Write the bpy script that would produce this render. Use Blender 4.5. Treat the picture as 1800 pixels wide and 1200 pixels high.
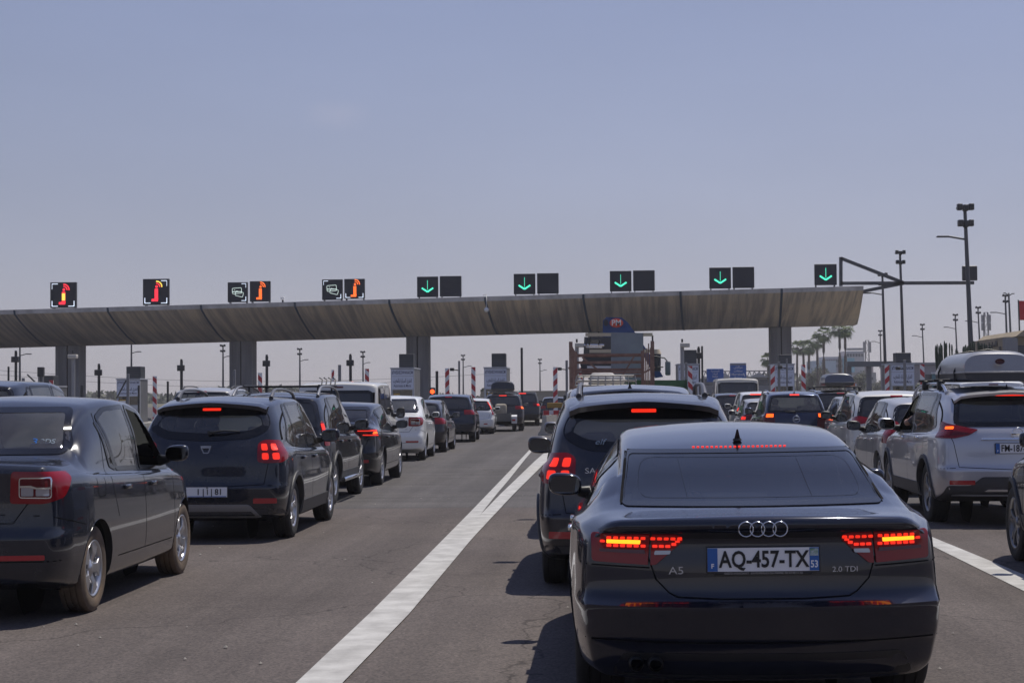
import bpy, bmesh, math, random
import numpy as np
from math import radians as R, sin, cos, pi, sqrt, atan2, tan
from mathutils import Vector, Matrix
from mathutils.bvhtree import BVHTree
from mathutils.geometry import delaunay_2d_cdt

for _o in list(bpy.data.objects): bpy.data.objects.remove(_o)
S = bpy.context.scene
COL = S.collection
random.seed(7)

# ------------------------------------------------------------------ camera
cam_d = bpy.data.cameras.new('camera'); cam = bpy.data.objects.new('camera', cam_d); COL.objects.link(cam)
cam_d.sensor_width = 36; cam_d.lens = 60; cam_d.clip_start = 0.1; cam_d.clip_end = 6000
EYE = Vector((0, 0, 1.55))
YAW, PITCH, ROLL = math.atan(150/3000), math.atan(95/3000), R(0.4)
cam.matrix_world = (Matrix.Translation(EYE) @ Matrix.Rotation(YAW, 4, 'Z') @ Matrix.Rotation(PITCH, 4, 'X')
                    @ Matrix.Rotation(pi/2, 4, 'X') @ Matrix.Rotation(-ROLL, 4, 'Z'))
CM = CMT = cam.matrix_world.to_3x3()
S.camera = cam
S.render.resolution_x, S.render.resolution_y = 1024, 682

# ------------------------------------------------------------------ light
SUN_EL, SUN_AZ = R(66), R(42)          # azimuth measured from +Y towards +X
w = bpy.data.worlds.new('World'); S.world = w; w.use_nodes = True
nt = w.node_tree; nt.nodes.clear()
sky = nt.nodes.new('ShaderNodeTexSky'); sky.sky_type = 'NISHITA'; sky.sun_disc = False
sky.sun_elevation = SUN_EL; sky.sun_rotation = SUN_AZ
sky.air_density = 1.6; sky.dust_density = 0.3; sky.ozone_density = 6.0; sky.altitude = 0
tint = nt.nodes.new('ShaderNodeMixRGB'); tint.blend_type = 'MULTIPLY'; tint.inputs['Fac'].default_value = 1
tint.inputs['Color2'].default_value = (1.0, .745, .80, 1)
hsv = nt.nodes.new('ShaderNodeHueSaturation'); hsv.inputs['Saturation'].default_value = 1
bg = nt.nodes.new('ShaderNodeBackground'); bg.inputs['Strength'].default_value = 0.087
wo = nt.nodes.new('ShaderNodeOutputWorld')
_tc = nt.nodes.new('ShaderNodeTexCoord'); _mp = nt.nodes.new('ShaderNodeMapping'); _mp.vector_type = 'POINT'
_mp.inputs['Scale'].default_value = (1, 1, .70); _mp.inputs['Location'].default_value = (0, 0, .09)
nt.links.new(_tc.outputs['Generated'], _mp.inputs['Vector']); nt.links.new(_mp.outputs[0], sky.inputs['Vector'])
_n = nt.nodes.new('ShaderNodeTexNoise'); _n.inputs['Scale'].default_value = 3.2; _n.inputs['Detail'].default_value = 7; _m2 = nt.nodes.new('ShaderNodeMapping'); _m2.inputs['Scale'].default_value = (1, 1, 3.5)
nt.links.new(_tc.outputs['Generated'], _m2.inputs[0]); nt.links.new(_m2.outputs[0], _n.inputs['Vector'])
_r = nt.nodes.new('ShaderNodeMapRange'); _r.inputs[1].default_value = .3; _r.inputs[2].default_value = .8; _r.inputs[3].default_value = .97; _r.inputs[4].default_value = 1.06; nt.links.new(_n.outputs['Fac'], _r.inputs[0])
_s = nt.nodes.new('ShaderNodeVectorMath'); _s.operation = 'SCALE'; nt.links.new(sky.outputs[0], _s.inputs[0]); nt.links.new(_r.outputs[0], _s.inputs['Scale']); _wd = nt.nodes.new('ShaderNodeVectorMath'); _wd.operation = 'DISTANCE'; _m3 = nt.nodes.new('ShaderNodeMapping'); _m3.inputs['Scale'].default_value = (1, 1, 2.2); nt.links.new(_tc.outputs['Generated'], _m3.inputs[0])
_cdir = (CMT @ Vector(((592-900)/3000, -(203-600)/3000, -1))).normalized(); nt.links.new(_m3.outputs[0], _wd.inputs[0]); _wd.inputs[1].default_value = (_cdir.x, _cdir.y, _cdir.z*2.2)
_wr = nt.nodes.new('ShaderNodeMapRange'); _wr.inputs[1].default_value = .022; _wr.inputs[2].default_value = .0; _wr.inputs[3].default_value = 0; _wr.inputs[4].default_value = 1; nt.links.new(_wd.outputs['Value'], _wr.inputs[0])
_wn = nt.nodes.new('ShaderNodeTexNoise'); _wn.inputs['Scale'].default_value = 90; _wn.inputs['Detail'].default_value = 6; nt.links.new(_m3.outputs[0], _wn.inputs['Vector'])
_wm = nt.nodes.new('ShaderNodeMath'); _wm.operation = 'MULTIPLY'; nt.links.new(_wr.outputs[0], _wm.inputs[0]); nt.links.new(_wn.outputs['Fac'], _wm.inputs[1])
_wc = nt.nodes.new('ShaderNodeMixRGB'); _wc.blend_type = 'MULTIPLY'; _wc.inputs[2].default_value = (1.22, 1.12, 1.04, 1); nt.links.new(_wm.outputs[0], _wc.inputs[0]); nt.links.new(_s.outputs[0], _wc.inputs[1]); nt.links.new(_wc.outputs[0], hsv.inputs['Color']); nt.links.new(hsv.outputs[0], tint.inputs['Color1'])
nt.links.new(tint.outputs[0], bg.inputs[0]); nt.links.new(bg.outputs[0], wo.inputs[0])
sun_d = bpy.data.lights.new('sun', 'SUN'); sun_d.energy = 3.4; sun_d.angle = R(0.6); sun_d.color = (1, .94, .84)
sun = bpy.data.objects.new('sun', sun_d); COL.objects.link(sun)
sdir = Vector((sin(SUN_AZ)*cos(SUN_EL), cos(SUN_AZ)*cos(SUN_EL), sin(SUN_EL)))
sun.rotation_euler = sdir.to_track_quat('Z', 'Y').to_euler(); sun.location = (0, 0, 50)
S.view_settings.view_transform = 'Standard'; S.view_settings.look = 'None'
S.view_settings.exposure = 0.12; S.view_settings.gamma = 1

# ------------------------------------------------------------------ pixel helpers (1800x1200 photo pixels)
def ray(px, py): return CM @ Vector(((px-900)/3000, -(py-600)/3000, -1))
def P(px, py, Y):
    d = ray(px, py); return EYE + d*(Y/d.y)
def G(px, py):
    d = ray(px, py); return EYE + d*(-EYE.z/d.z)

# ------------------------------------------------------------------ materials
MATS = {}
def N(nt, t, **kw):
    n = nt.nodes.new(t)
    for k, v in kw.items():
        if k in n.inputs: n.inputs[k].default_value = v
        else: setattr(n, k, v)
    return n
def mat(name, col, rough=.5, metal=0, coat=0, var=0, vscale=3, bump=0, bscale=40, emit=None, estr=0, spec=.5, col2=None, stretch=None, dirt=0):
    if name in MATS: return MATS[name]
    m = bpy.data.materials.new(name); m.use_nodes = True; t = m.node_tree; b = t.nodes['Principled BSDF']
    b.inputs['Base Color'].default_value = (*col, 1); b.inputs['Roughness'].default_value = rough
    b.inputs['Metallic'].default_value = metal; b.inputs['Specular IOR Level'].default_value = spec
    if coat: b.inputs['Coat Weight'].default_value = coat; b.inputs['Coat Roughness'].default_value = .03
    tc = N(t, 'ShaderNodeTexCoord'); src = tc.outputs['Object']
    if stretch:
        mp = N(t, 'ShaderNodeMapping'); mp.inputs['Scale'].default_value = stretch; t.links.new(src, mp.inputs[0]); src = mp.outputs[0]
    if var or col2:
        n = N(t, 'ShaderNodeTexNoise', Scale=vscale, Detail=6, Roughness=.6); t.links.new(src, n.inputs['Vector'])
        rp = N(t, 'ShaderNodeValToRGB'); c2 = col2 or tuple(min(1, c*(1+var)) for c in col)
        c1 = col if col2 else tuple(c*(1-var) for c in col)
        rp.color_ramp.elements[0].position = .35; rp.color_ramp.elements[1].position = .65
        rp.color_ramp.elements[0].color = (*c1, 1); rp.color_ramp.elements[1].color = (*c2, 1)
        t.links.new(n.outputs['Fac'], rp.inputs[0]); t.links.new(rp.outputs[0], b.inputs['Base Color'])
    if dirt:
        n = N(t, 'ShaderNodeTexNoise', Scale=2.2, Detail=7, Roughness=.65); t.links.new(src, n.inputs['Vector'])
        mr = N(t, 'ShaderNodeMapRange'); mr.inputs[1].default_value = .35; mr.inputs[2].default_value = .75
        mr.inputs[3].default_value = .02; mr.inputs[4].default_value = .02+dirt*.35
        t.links.new(n.outputs['Fac'], mr.inputs[0]); t.links.new(mr.outputs[0], b.inputs['Coat Roughness'])
        n2 = N(t, 'ShaderNodeTexNoise', Scale=1.3, Detail=8, Roughness=.7); t.links.new(src, n2.inputs['Vector'])
        mr2 = N(t, 'ShaderNodeMapRange'); mr2.inputs[1].default_value = .45; mr2.inputs[2].default_value = .8
        mr2.inputs[3].default_value = 0; mr2.inputs[4].default_value = dirt*1.3
        t.links.new(n2.outputs['Fac'], mr2.inputs[0])
        mx = N(t, 'ShaderNodeMixRGB'); mx.inputs['Color1'].default_value = (*col, 1); mx.inputs['Color2'].default_value = (.22, .19, .16, 1)
        t.links.new(mr2.outputs[0], mx.inputs['Fac']); t.links.new(mx.outputs[0], b.inputs['Base Color'])
    if bump:
        n = N(t, 'ShaderNodeTexNoise', Scale=bscale, Detail=4); t.links.new(src, n.inputs['Vector'])
        bp = N(t, 'ShaderNodeBump', Strength=bump, Distance=.02); t.links.new(n.outputs['Fac'], bp.inputs['Height'])
        t.links.new(bp.outputs[0], b.inputs['Normal'])
    if emit:
        b.inputs['Emission Color'].default_value = (*emit, 1); b.inputs['Emission Strength'].default_value = estr
    MATS[name] = m; return m
def paint(name, col, metal=.35, dirt=.12, rough=.35):
    if name in MATS: return MATS[name]
    m = mat(name, col, rough=rough, metal=metal, coat=1, dirt=dirt, spec=.25)
    t = m.node_tree; b = t.nodes['Principled BSDF']; o = t.nodes['Material Output']
    g = N(t, 'ShaderNodeNewGeometry'); d = N(t, 'ShaderNodeBsdfDiffuse'); d.inputs[0].default_value = (.035, .034, .036, 1)
    mx = N(t, 'ShaderNodeMixShader'); t.links.new(g.outputs['Backfacing'], mx.inputs[0])
    t.links.new(b.outputs[0], mx.inputs[1]); t.links.new(d.outputs[0], mx.inputs[2]); t.links.new(mx.outputs[0], o.inputs[0])
    return m
def glassmat(name, tintc, dust=.03):
    if name in MATS: return MATS[name]
    m = bpy.data.materials.new(name); m.use_nodes = True; t = m.node_tree; t.nodes.clear()
    o = N(t, 'ShaderNodeOutputMaterial'); tr = N(t, 'ShaderNodeBsdfTransparent'); tr.inputs[0].default_value = (*tintc, 1)
    gl = N(t, 'ShaderNodeBsdfGlossy'); gl.inputs['Roughness'].default_value = .015; gl.inputs[0].default_value = (1, 1, 1, 1)
    df = N(t, 'ShaderNodeBsdfDiffuse'); df.inputs[0].default_value = (.35, .32, .29, 1)
    fr = N(t, 'ShaderNodeFresnel'); fr.inputs[0].default_value = 1.8
    tc = N(t, 'ShaderNodeTexCoord'); nz = N(t, 'ShaderNodeTexNoise', Scale=2.5, Detail=6, Roughness=.7); t.links.new(tc.outputs['Object'], nz.inputs['Vector'])
    mr = N(t, 'ShaderNodeMapRange'); mr.inputs[1].default_value = .3; mr.inputs[2].default_value = .8; mr.inputs[3].default_value = dust*.3; mr.inputs[4].default_value = dust*2.2
    t.links.new(nz.outputs['Fac'], mr.inputs[0])
    m1 = N(t, 'ShaderNodeMixShader'); m2 = N(t, 'ShaderNodeMixShader')
    t.links.new(mr.outputs[0], m1.inputs[0]); t.links.new(tr.outputs[0], m1.inputs[1]); t.links.new(df.outputs[0], m1.inputs[2])
    t.links.new(fr.outputs[0], m2.inputs[0]); t.links.new(m1.outputs[0], m2.inputs[1]); t.links.new(gl.outputs[0], m2.inputs[2])
    t.links.new(m2.outputs[0], o.inputs[0]); MATS[name] = m; return m
M_black = mat('black_plastic', (.018, .018, .02), .45)
M_seam = mat('seam_black', (.006, .006, .007), .8, spec=.1)
M_clad = mat('grey_cladding', (.05, .05, .054), .55, bump=.1, bscale=300)
M_rub = mat('tyre_rubber', (.022, .021, .021), .8, var=.25, vscale=6, bump=.15, bscale=80)
M_rubd = mat('dusty_tyre_rubber', (.045, .036, .03), .9, col2=(.20, .145, .10), vscale=2.2, bump=.15, bscale=80)
M_rim = mat('alloy_rim', (.55, .55, .57), .3, metal=.85)
M_rimd = mat('dark_alloy_rim', (.22, .22, .23), .35, metal=.8)
M_chr = mat('chrome', (.75, .76, .78), .12, metal=1)
M_glass = glassmat('window_glass', (.80, .86, .85), .11)
M_gdark = glassmat('tinted_window_glass', (.12, .13, .14), .04)
M_gaudi = glassmat('rear_screen_glass', (.13, .14, .17), .004); M_gdust = glassmat('dusty_window_glass', (.5, .52, .5), .22)
M_frit = mat('black_glass_border', (.008, .008, .01), .12)
M_seat = mat('seat_fabric', (.035, .035, .038), .9)
M_red = mat('red_lamp_plastic', (.24, .004, .010), .12, coat=.4, spec=.35)
M_dred = mat('dark_red_lamp_plastic', (.11, .004, .010), .12, coat=.4, spec=.3)
M_refl = mat('red_reflector', (.42, .01, .02), .25, coat=1)
M_brk = mat('lit_brake_lamp', (.6, .02, .01), .4, emit=(1, .03, .012), estr=.85)
M_brk2 = mat('bright_brake_lamp', (.9, .1, .01), .4, emit=(1, .11, .008), estr=1.8)
M_amb = mat('lit_amber_lamp', (.9, .3, .02), .4, emit=(1, .27, .01), estr=2.4)
M_clear = mat('clear_lamp_plastic', (.42, .42, .45), .12, metal=.5, coat=1)
M_plate = mat('plate_white', (.86, .86, .87), .45)
M_pblue = mat('plate_blue', (.03, .13, .42), .4)
M_ink = mat('plate_ink', (.012, .012, .014), .5)
M_silv = mat('silver_letters', (.6, .63, .7), .25, metal=.9)
M_well = mat('wheel_well', (.008, .008, .008), .95, spec=.1)
M_mir = mat('mirror_glass', (.10, .11, .13), .06, metal=1)
M_white = mat('white_paint_plastic', (.7, .7, .7), .5)
M_skin = mat('skin', (.34, .19, .13), .5, var=.1, vscale=10)

# ------------------------------------------------------------------ object helpers
def tag(o, label=None, cat=None, group=None, kind=None):
    if label: o['label'] = label
    if cat: o['category'] = cat
    if group: o['group'] = group
    if kind: o['kind'] = kind
    return o
def thing(name, label, cat, loc=(0, 0, 0), rz=0, group=None, ry=0):
    o = bpy.data.objects.new(name, None); COL.objects.link(o); o.empty_display_size = .2
    o.location = loc; o.rotation_euler = (0, ry, rz); return tag(o, label, cat, group)
def link(name, me, parent=None, mats=None, M=None):
    o = bpy.data.objects.new(name, me); COL.objects.link(o)
    if mats is not None:
        for m in (mats if isinstance(mats, (list, tuple)) else [mats]): me.materials.append(m)
    if parent is not None: o.parent = parent
    if M is not None: o.matrix_basis = M
    return o
def copy_tree(o, parent=None):
    kids = [c for c in bpy.data.objects if c.parent == o]
    c = o.copy(); COL.objects.link(c); c.parent = parent
    for k in kids: copy_tree(k, c)
    return c

class MB:
    def __init__(s): s.v = []; s.f = []; s.mi = []; s.sm = []
    def add(s, vs, fs, mi=0, smooth=False):
        b = len(s.v); s.v += [tuple(v) for v in vs]
        for f in fs: s.f.append([i+b for i in f]); s.mi.append(mi); s.sm.append(smooth)
        return s
    def bm(s, bm, M=None, mi=0, smooth=False):
        bm.verts.ensure_lookup_table()
        for i, v in enumerate(bm.verts): v.index = i
        s.add([(M @ v.co if M else v.co.copy()) for v in bm.verts], [[v.index for v in f.verts] for f in bm.faces], mi, smooth); bm.free(); return s
    def box(s, c, d, bev=0, seg=2, M=None, mi=0, smooth=None, taper=None):
        bm = bmesh.new(); bmesh.ops.create_cube(bm, size=1)
        for v in bm.verts:
            v.co = Vector((v.co.x*d[0], v.co.y*d[1], v.co.z*d[2]))
            if taper and v.co.z > 0: v.co.x *= taper[0]; v.co.y *= taper[1]
        if bev: bmesh.ops.bevel(bm, geom=bm.edges[:], offset=bev, segments=seg, affect='EDGES', profile=.5)
        T = Matrix.Translation(c)
        return s.bm(bm, (M @ T) if M else T, mi, bool(bev) if smooth is None else smooth)
    def cyl(s, a, b, r, r2=None, n=12, mi=0, cap=True, smooth=True):
        a = Vector(a); b = Vector(b); r2 = r if r2 is None else r2; d = (b-a).normalized()
        u = d.orthogonal().normalized(); w = d.cross(u)
        vs = []
        for c, rr in ((a, r), (b, r2)):
            for i in range(n):
                t = 2*pi*i/n; vs.append(c+u*cos(t)*rr+w*sin(t)*rr)
        fs = [[i, (i+1) % n, n+(i+1) % n, n+i] for i in range(n)]
        s.add(vs, fs, mi, smooth)
        if cap: s.add(vs, [list(range(n))[::-1], list(range(n, 2*n))], mi, False)
        return s
    def bar(s, a, b, w, h, mi=0):
        a = Vector(a); b = Vector(b); d = (b-a); L = d.length; q = d.to_track_quat('Z', 'X').to_matrix().to_4x4()
        return s.box((0, 0, L/2), (w, h, L), M=Matrix.Translation(a) @ q, mi=mi)
    def tube(s, pts, r, n=8, mi=0):
        pts = [Vector(p) for p in pts]; vs = []; up = Vector((0, 0, 1))
        for i, p in enumerate(pts):
            d = (pts[min(i+1, len(pts)-1)]-pts[max(i-1, 0)]).normalized()
            u = d.cross(up); u = u.normalized() if u.length > 1e-4 else Vector((1, 0, 0)); w = u.cross(d)
            rr = r[i] if isinstance(r, (list, tuple)) else r
            if isinstance(rr, tuple): ra, rb = rr
            else: ra = rb = rr
            for k in range(n): t = 2*pi*k/n; vs.append(p+u*cos(t)*ra+w*sin(t)*rb)
        fs = [[i*n+k, i*n+(k+1) % n, (i+1)*n+(k+1) % n, (i+1)*n+k] for i in range(len(pts)-1) for k in range(n)]
        s.add(vs, fs, mi, True); m = len(pts)-1
        s.add(vs, [list(range(n))[::-1], [m*n+k for k in range(n)]], mi, False); return s
    def lathe(s, prof, n=32, M=None, mi=0, smooth=True):  # prof: (r, x) about X axis
        vs = []
        for r, x in prof:
            for i in range(n):
                t = 2*pi*i/n; v = Vector((x, r*cos(t), r*sin(t))); vs.append(M @ v if M else v)
        m = len(prof)
        s.add(vs, [[j*n+i, (j+1)*n+i, (j+1)*n+(i+1) % n, j*n+(i+1) % n] for j in range(m-1) for i in range(n)], mi, smooth); return s
    def prism(s, poly, z0, z1, M=None, mi=0):  # poly in xy
        n = len(poly); vs = [Vector((x, y, z)) for z in (z0, z1) for x, y in poly]
        if M: vs = [M @ v for v in vs]
        s.add(vs, [[i, (i+1) % n, n+(i+1) % n, n+i] for i in range(n)]+[list(range(n))[::-1], list(range(n, 2*n))], mi); return s
    def mesh(s, name='m', sharp=None):
        me = bpy.data.meshes.new(name); me.from_pydata(s.v, [], s.f)
        me.polygons.foreach_set('material_index', s.mi); me.polygons.foreach_set('use_smooth', s.sm)
        if sharp:
            me.set_sharp_from_angle(angle=R(sharp))
        me.update(); return me
    def build(s, name, mats, parent=None, M=None, sharp=None): return link(name, s.mesh(name, sharp), parent, mats, M)

def textmesh(body, size, extrude=.002, align='CENTER', bold=0, sx=1, shear=0):
    cu = bpy.data.curves.new('t', 'FONT'); cu.body = body; cu.size = size; cu.extrude = extrude; cu.align_x = align; cu.align_y = 'CENTER'
    cu.offset = bold; cu.shear = shear; cu.resolution_u = 3
    o = bpy.data.objects.new('t', cu); COL.objects.link(o)
    dg = bpy.context.evaluated_depsgraph_get(); dg.update()
    me = bpy.data.meshes.new_from_object(o.evaluated_get(dg)); bpy.data.objects.remove(o)
    if sx != 1:
        for v in me.vertices: v.co.x *= sx
    return me
FACE_Y = Matrix.Rotation(pi/2, 4, 'X')     # text plane XY -> XZ facing -Y
def text(name, body, size, m, parent, loc, M=None, **kw):
    me = textmesh(body, size, **kw)
    return link(name, me, parent, m, Matrix.Translation(loc) @ (M if M else FACE_Y))

def pchip(pts):
    xs = np.array([p[0] for p in pts], float); ys = np.array([p[1] for p in pts], float)
    h = np.diff(xs); d = np.diff(ys)/h; m = np.zeros(len(xs))
    for i in range(1, len(xs)-1):
        if d[i-1]*d[i] > 0:
            w1 = 2*h[i]+h[i-1]; w2 = h[i]+2*h[i-1]; m[i] = (w1+w2)/(w1/d[i-1]+w2/d[i])
    m[0] = d[0]; m[-1] = d[-1]
    def f(x):
        x = np.clip(x, xs[0], xs[-1]); i = np.clip(np.searchsorted(xs, x, side='right')-1, 0, len(xs)-2)
        t = (x-xs[i])/h[i]; t2 = t*t; t3 = t2*t
        return (2*t3-3*t2+1)*ys[i]+(t3-2*t2+t)*h[i]*m[i]+(-2*t3+3*t2)*ys[i+1]+(t3-t2)*h[i]*m[i+1]
    return f
def round_poly(pts, r, n=5):
    out = []; m = len(pts)
    for i, p in enumerate(pts):
        rr = r[i] if isinstance(r, (list, tuple)) else r
        p = Vector(p); a = Vector(pts[i-1]); b = Vector(pts[(i+1) % m]); da = (a-p); db = (b-p)
        q = min(rr, da.length*.48, db.length*.48)
        if q < 1e-4: out.append(tuple(p)); continue
        s, e = p+da.normalized()*q, p+db.normalized()*q
        for k in range(n+1):
            t = k/n; v = s*(1-t)**2+p*2*t*(1-t)+e*t*t; out.append((v.x, v.y))
    return out
def dense(pts, step, closed=True):
    out = []; m = len(pts)
    for i in range(m if closed else m-1):
        a = Vector(pts[i]); b = Vector(pts[(i+1) % m]); n = max(1, int((b-a).length/step))
        for k in range(n): out.append(tuple(a.lerp(b, k/n)))
    if not closed: out.append(tuple(pts[-1]))
    return out
def inset(pts, d):
    n = len(pts); A = sum(pts[i][0]*pts[(i+1) % n][1]-pts[(i+1) % n][0]*pts[i][1] for i in range(n)); sg = 1 if A > 0 else -1
    out = []
    for i in range(n):
        a = Vector(pts[i-1]); p = Vector(pts[i]); b = Vector(pts[(i+1) % n])
        t = ((p-a).normalized()+(b-p).normalized()); t = t.normalized() if t.length > 1e-6 else Vector((1, 0))
        nrm = Vector((-t.y, t.x))*sg; out.append(tuple(p+nrm*d))
    return out
def inpoly(x, y, poly):
    px = np.array([p[0] for p in poly]); py = np.array([p[1] for p in poly]); c = np.zeros(np.shape(x), bool); j = len(poly)-1
    for i in range(len(poly)):
        cond = ((py[i] > y) != (py[j] > y))
        with np.errstate(divide='ignore', invalid='ignore'):
            xi = (px[j]-px[i])*(y-py[i])/(py[j]-py[i])+px[i]
        c ^= cond & (x < xi); j = i
    return c
# ------------------------------------------------------------------ car bodies
def smooth01(t): t = np.clip(t, 0, 1); return t*t*(3-2*t)
class Shell:
    """lofted car body: y=0 at the rear bumper, +y forward, z=0 on the road"""
    def __init__(s, sp, res):
        s.sp = sp; L, H = sp['L'], sp['H']; hw0 = sp['W']/2
        g = {k: pchip(sp[k]) for k in ('top', 'belt', 'hw', 'ht', 'zb')}
        pr = pchip(sp['prof']); pf = pchip(sp['fprof']); s.g = g
        t1r, t1f = sp.get('t1', 1.5), 1.2; crown = sp.get('crown', .05); hbi = sp.get('hbi', .07); zm = sp.get('zm', .6)
        n_t = {3: 120, 2: 64, 1: 40}[res]; n_j = {3: 12, 2: 5, 1: 3}[res]
        u = np.linspace(0, 1, n_t); e = .5*(1-np.cos(pi*u)); t_ = L*(.55*e+.45*u)
        t_ = np.unique(np.concatenate([t_, [.012, .03, .06, .1, .15, L-.03, L-.1]]))
        rr, ri = sp.get('rr', .24), sp.get('ri', .09)
        def inset_(t):
            a = ri*(1-np.sqrt(np.clip(1-(1-np.clip(t/rr, 0, 1))**2, 0, 1)))
            b = .16*(1-np.sqrt(np.clip(1-(1-np.clip((L-t)/.5, 0, 1))**2, 0, 1)))
            return a+b
        rings = []
        for t in t_:
            hw = float(g['hw'](t)); zb = float(g['zb'](t)); zt = float(g['top'](t)); zl = min(float(g['belt'](t)), zt-.02)
            ht = float(g['ht'](t)); hb = hw-hbi; c = zt-zl; cr = min(crown, c*.4); zc = zt-cr
            ht = min(ht, hb-.01)
            pts = [(0, zb), (hw*.8, zb), (hw-.06, zb+.03), (hw-.02, zb+.14), (hw, zm), (hw-.012, zl-.13), (hw-.03, zl-.04), (hb, zl)]
            if c > .25: pts += [(hb+(ht-hb)*.45+.018, zl+(zc-zl)*.5), (ht+.03, zc-.07), (ht, zc-.012), (ht-.07, zc+cr*.35)]
            else:
                q = c/.25; xx = hb-(hb-ht)*(.35+.65*q)
                pts += [(hb*.98+(xx-hb*.98)*.3, zl+(zc-zl)*.45), (xx*.5+hb*.47, zl+(zc-zl)*.8), (xx*.96, zc+cr*.1), (xx*.88, zc+cr*.35)]
            pts += [(ht*.5, zt-cr*.22), (0, zt)]
            p = np.array(pts); k = np.concatenate([[0], np.cumsum(np.maximum(1e-4, np.linalg.norm(np.diff(p, axis=0), axis=1))**.5)])
            segs = []; m = len(p)
            for i in range(m-1):
                n = n_j if i not in (0,) else max(2, n_j//3)
                if i in (3, 4): n = int(n*1.6)
                p0 = p[i-1] if i else 2*p[0]-p[1]; p3 = p[i+2] if i+2 < m else p[i+1]*[-1, 1]*1.0+0*p[i]
                if i+2 >= m: p3 = p[i]*[-1, 1]
                k0 = k[i-1] if i else -(k[1]); k3 = k[i+2] if i+2 < m else k[i+1]+(k[i+1]-k[i])
                tt = np.linspace(0, 1, n, endpoint=False); h = k[i+1]-k[i]
                m1 = ((p[i+1]-p0)/(k[i+1]-k0))*h; m2 = ((p3-p[i])/(k3-k[i]))*h
                T = tt[:, None]; segs.append((2*T**3-3*T**2+1)*p[i]+(T**3-2*T**2+T)*m1+(-2*T**3+3*T**2)*p[i+1]+(T**3-T**2)*m2)
            q = np.vstack(segs+[p[-1:]]); ins = float(inset_(t)); q[:, 0] = np.maximum(0, q[:, 0]*(1-ins/hw)); q[0, 0] = 0; q[-1, 0] = 0
            # round the vertical extremes at the ends
            ez = .03*(1-sqrt(max(0, 1-(1-min(1, t/.06))**2))); q[:, 1] = np.where(q[:, 1] > zl, q[:, 1]-ez, q[:, 1])
            rings.append(q)
        Rg = np.array(rings); nt_, nj, _ = Rg.shape; s.hw0 = hw0
        def disp(x, z, t):
            ax = np.abs(x)/hw0
            yr = pr(z)+sp.get('plan', .10)*ax**2.6
            yf = pf(z)+.28*ax**2.4
            return t+yr*(1-smooth01(t/t1r))-yf*(1-smooth01((L-t)/t1f))
        X = np.concatenate([-Rg[:, ::-1, 0], Rg[:, 1:, 0]], 1); Z = np.concatenate([Rg[:, ::-1, 1], Rg[:, 1:, 1]], 1)
        # ring order: top centre -> left -> bottom centre -> right -> top centre
        T = np.repeat(t_[:, None], X.shape[1], 1); Y = disp(X, Z, T)
        V = np.stack([X, Y, Z], -1).reshape(-1, 3).tolist(); nr = X.shape[1]; F = []
        for i in range(nt_-1):
            for j in range(nr-1):
                F.append((i*nr+j, i*nr+j+1, (i+1)*nr+j+1, (i+1)*nr+j))
        m = {3: 28, 2: 14, 1: 8}[res]
        for end in (0, 1):
            q = Rg[0 if end == 0 else -1]; t = t_[0] if end == 0 else t_[-1]; b0 = len(V); xs = np.linspace(-1, 1, m)
            for kx, kz in q:
                yy = disp(kx*xs, np.full(m, kz), t)
                V += [[kx*a, b, kz] for a, b in zip(xs, yy)]
            for k in range(len(q)-1):
                if abs(q[k][1]-q[k+1][1]) < 1e-5: continue
                for a in range(m-1):
                    f = (b0+k*m+a, b0+k*m+a+1, b0+(k+1)*m+a+1, b0+(k+1)*m+a); F.append(f if end == 0 else f[::-1])
        s.V = np.array(V); s.F = F
        bm = bmesh.new(); vs = [bm.verts.new(v) for v in V]
        for f in F:
            try: bm.faces.new([vs[i] for i in f])
            except ValueError: pass
        bmesh.ops.remove_doubles(bm, verts=bm.verts[:], dist=.0008)
        bmesh.ops.dissolve_degenerate(bm, edges=bm.edges[:], dist=.0005)
        bmesh.ops.recalc_face_normals(bm, faces=bm.faces[:])
        bm.faces.ensure_lookup_table(); mid = [f for f in bm.faces if abs(f.calc_center_median().y-L*.5) < L*.2 and abs(f.calc_center_median().x) > hw0*.8]
        if sum(1 if f.normal.x*f.calc_center_median().x > 0 else -1 for f in mid) < 0: bmesh.ops.reverse_faces(bm, faces=bm.faces[:])
        s.bm = bm; s.bvh = BVHTree.FromBMesh(bm)
    # projections -> (point, outward normal)
    def cast(s, o, d):
        o = Vector(o); d = Vector(d); h, n, i, dist = s.bvh.ray_cast(o, d)
        if h is None: return None
        if n.dot(d) > 0 and (o-Vector((0, 0, .8))).length > 2: n = -n
        return h, n
    def rear(s, x, z): return s.cast((x, -3, z), (0, 1, 0))
    def front(s, x, z): return s.cast((x, s.sp['L']+3, z), (0, -1, 0))
    def side(s, sg):
        def f(y, z): return s.cast((sg*3, y, z), (-sg, 0, 0))
        return f
    def topp(s, x, y): return s.cast((x, y, 4), (0, 0, -1))
    def corner(s, sg, xc=None, yc=.5):
        xc = s.hw0-.42 if xc is None else xc
        def f(th, z):
            a = R(th); d = Vector((sg*sin(a), -cos(a), 0)); h, n, i, ds = s.bvh.ray_cast(Vector((sg*xc, yc, z)), d)
            if h is None: return None
            return h, (n if n.dot(d) > 0 else -n)
        return f
    def belt(s, y): return float(s.g['belt'](y))
    def cant(s, y): return float(s.g['top'](y))-s.sp.get('crown', .05)

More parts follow.
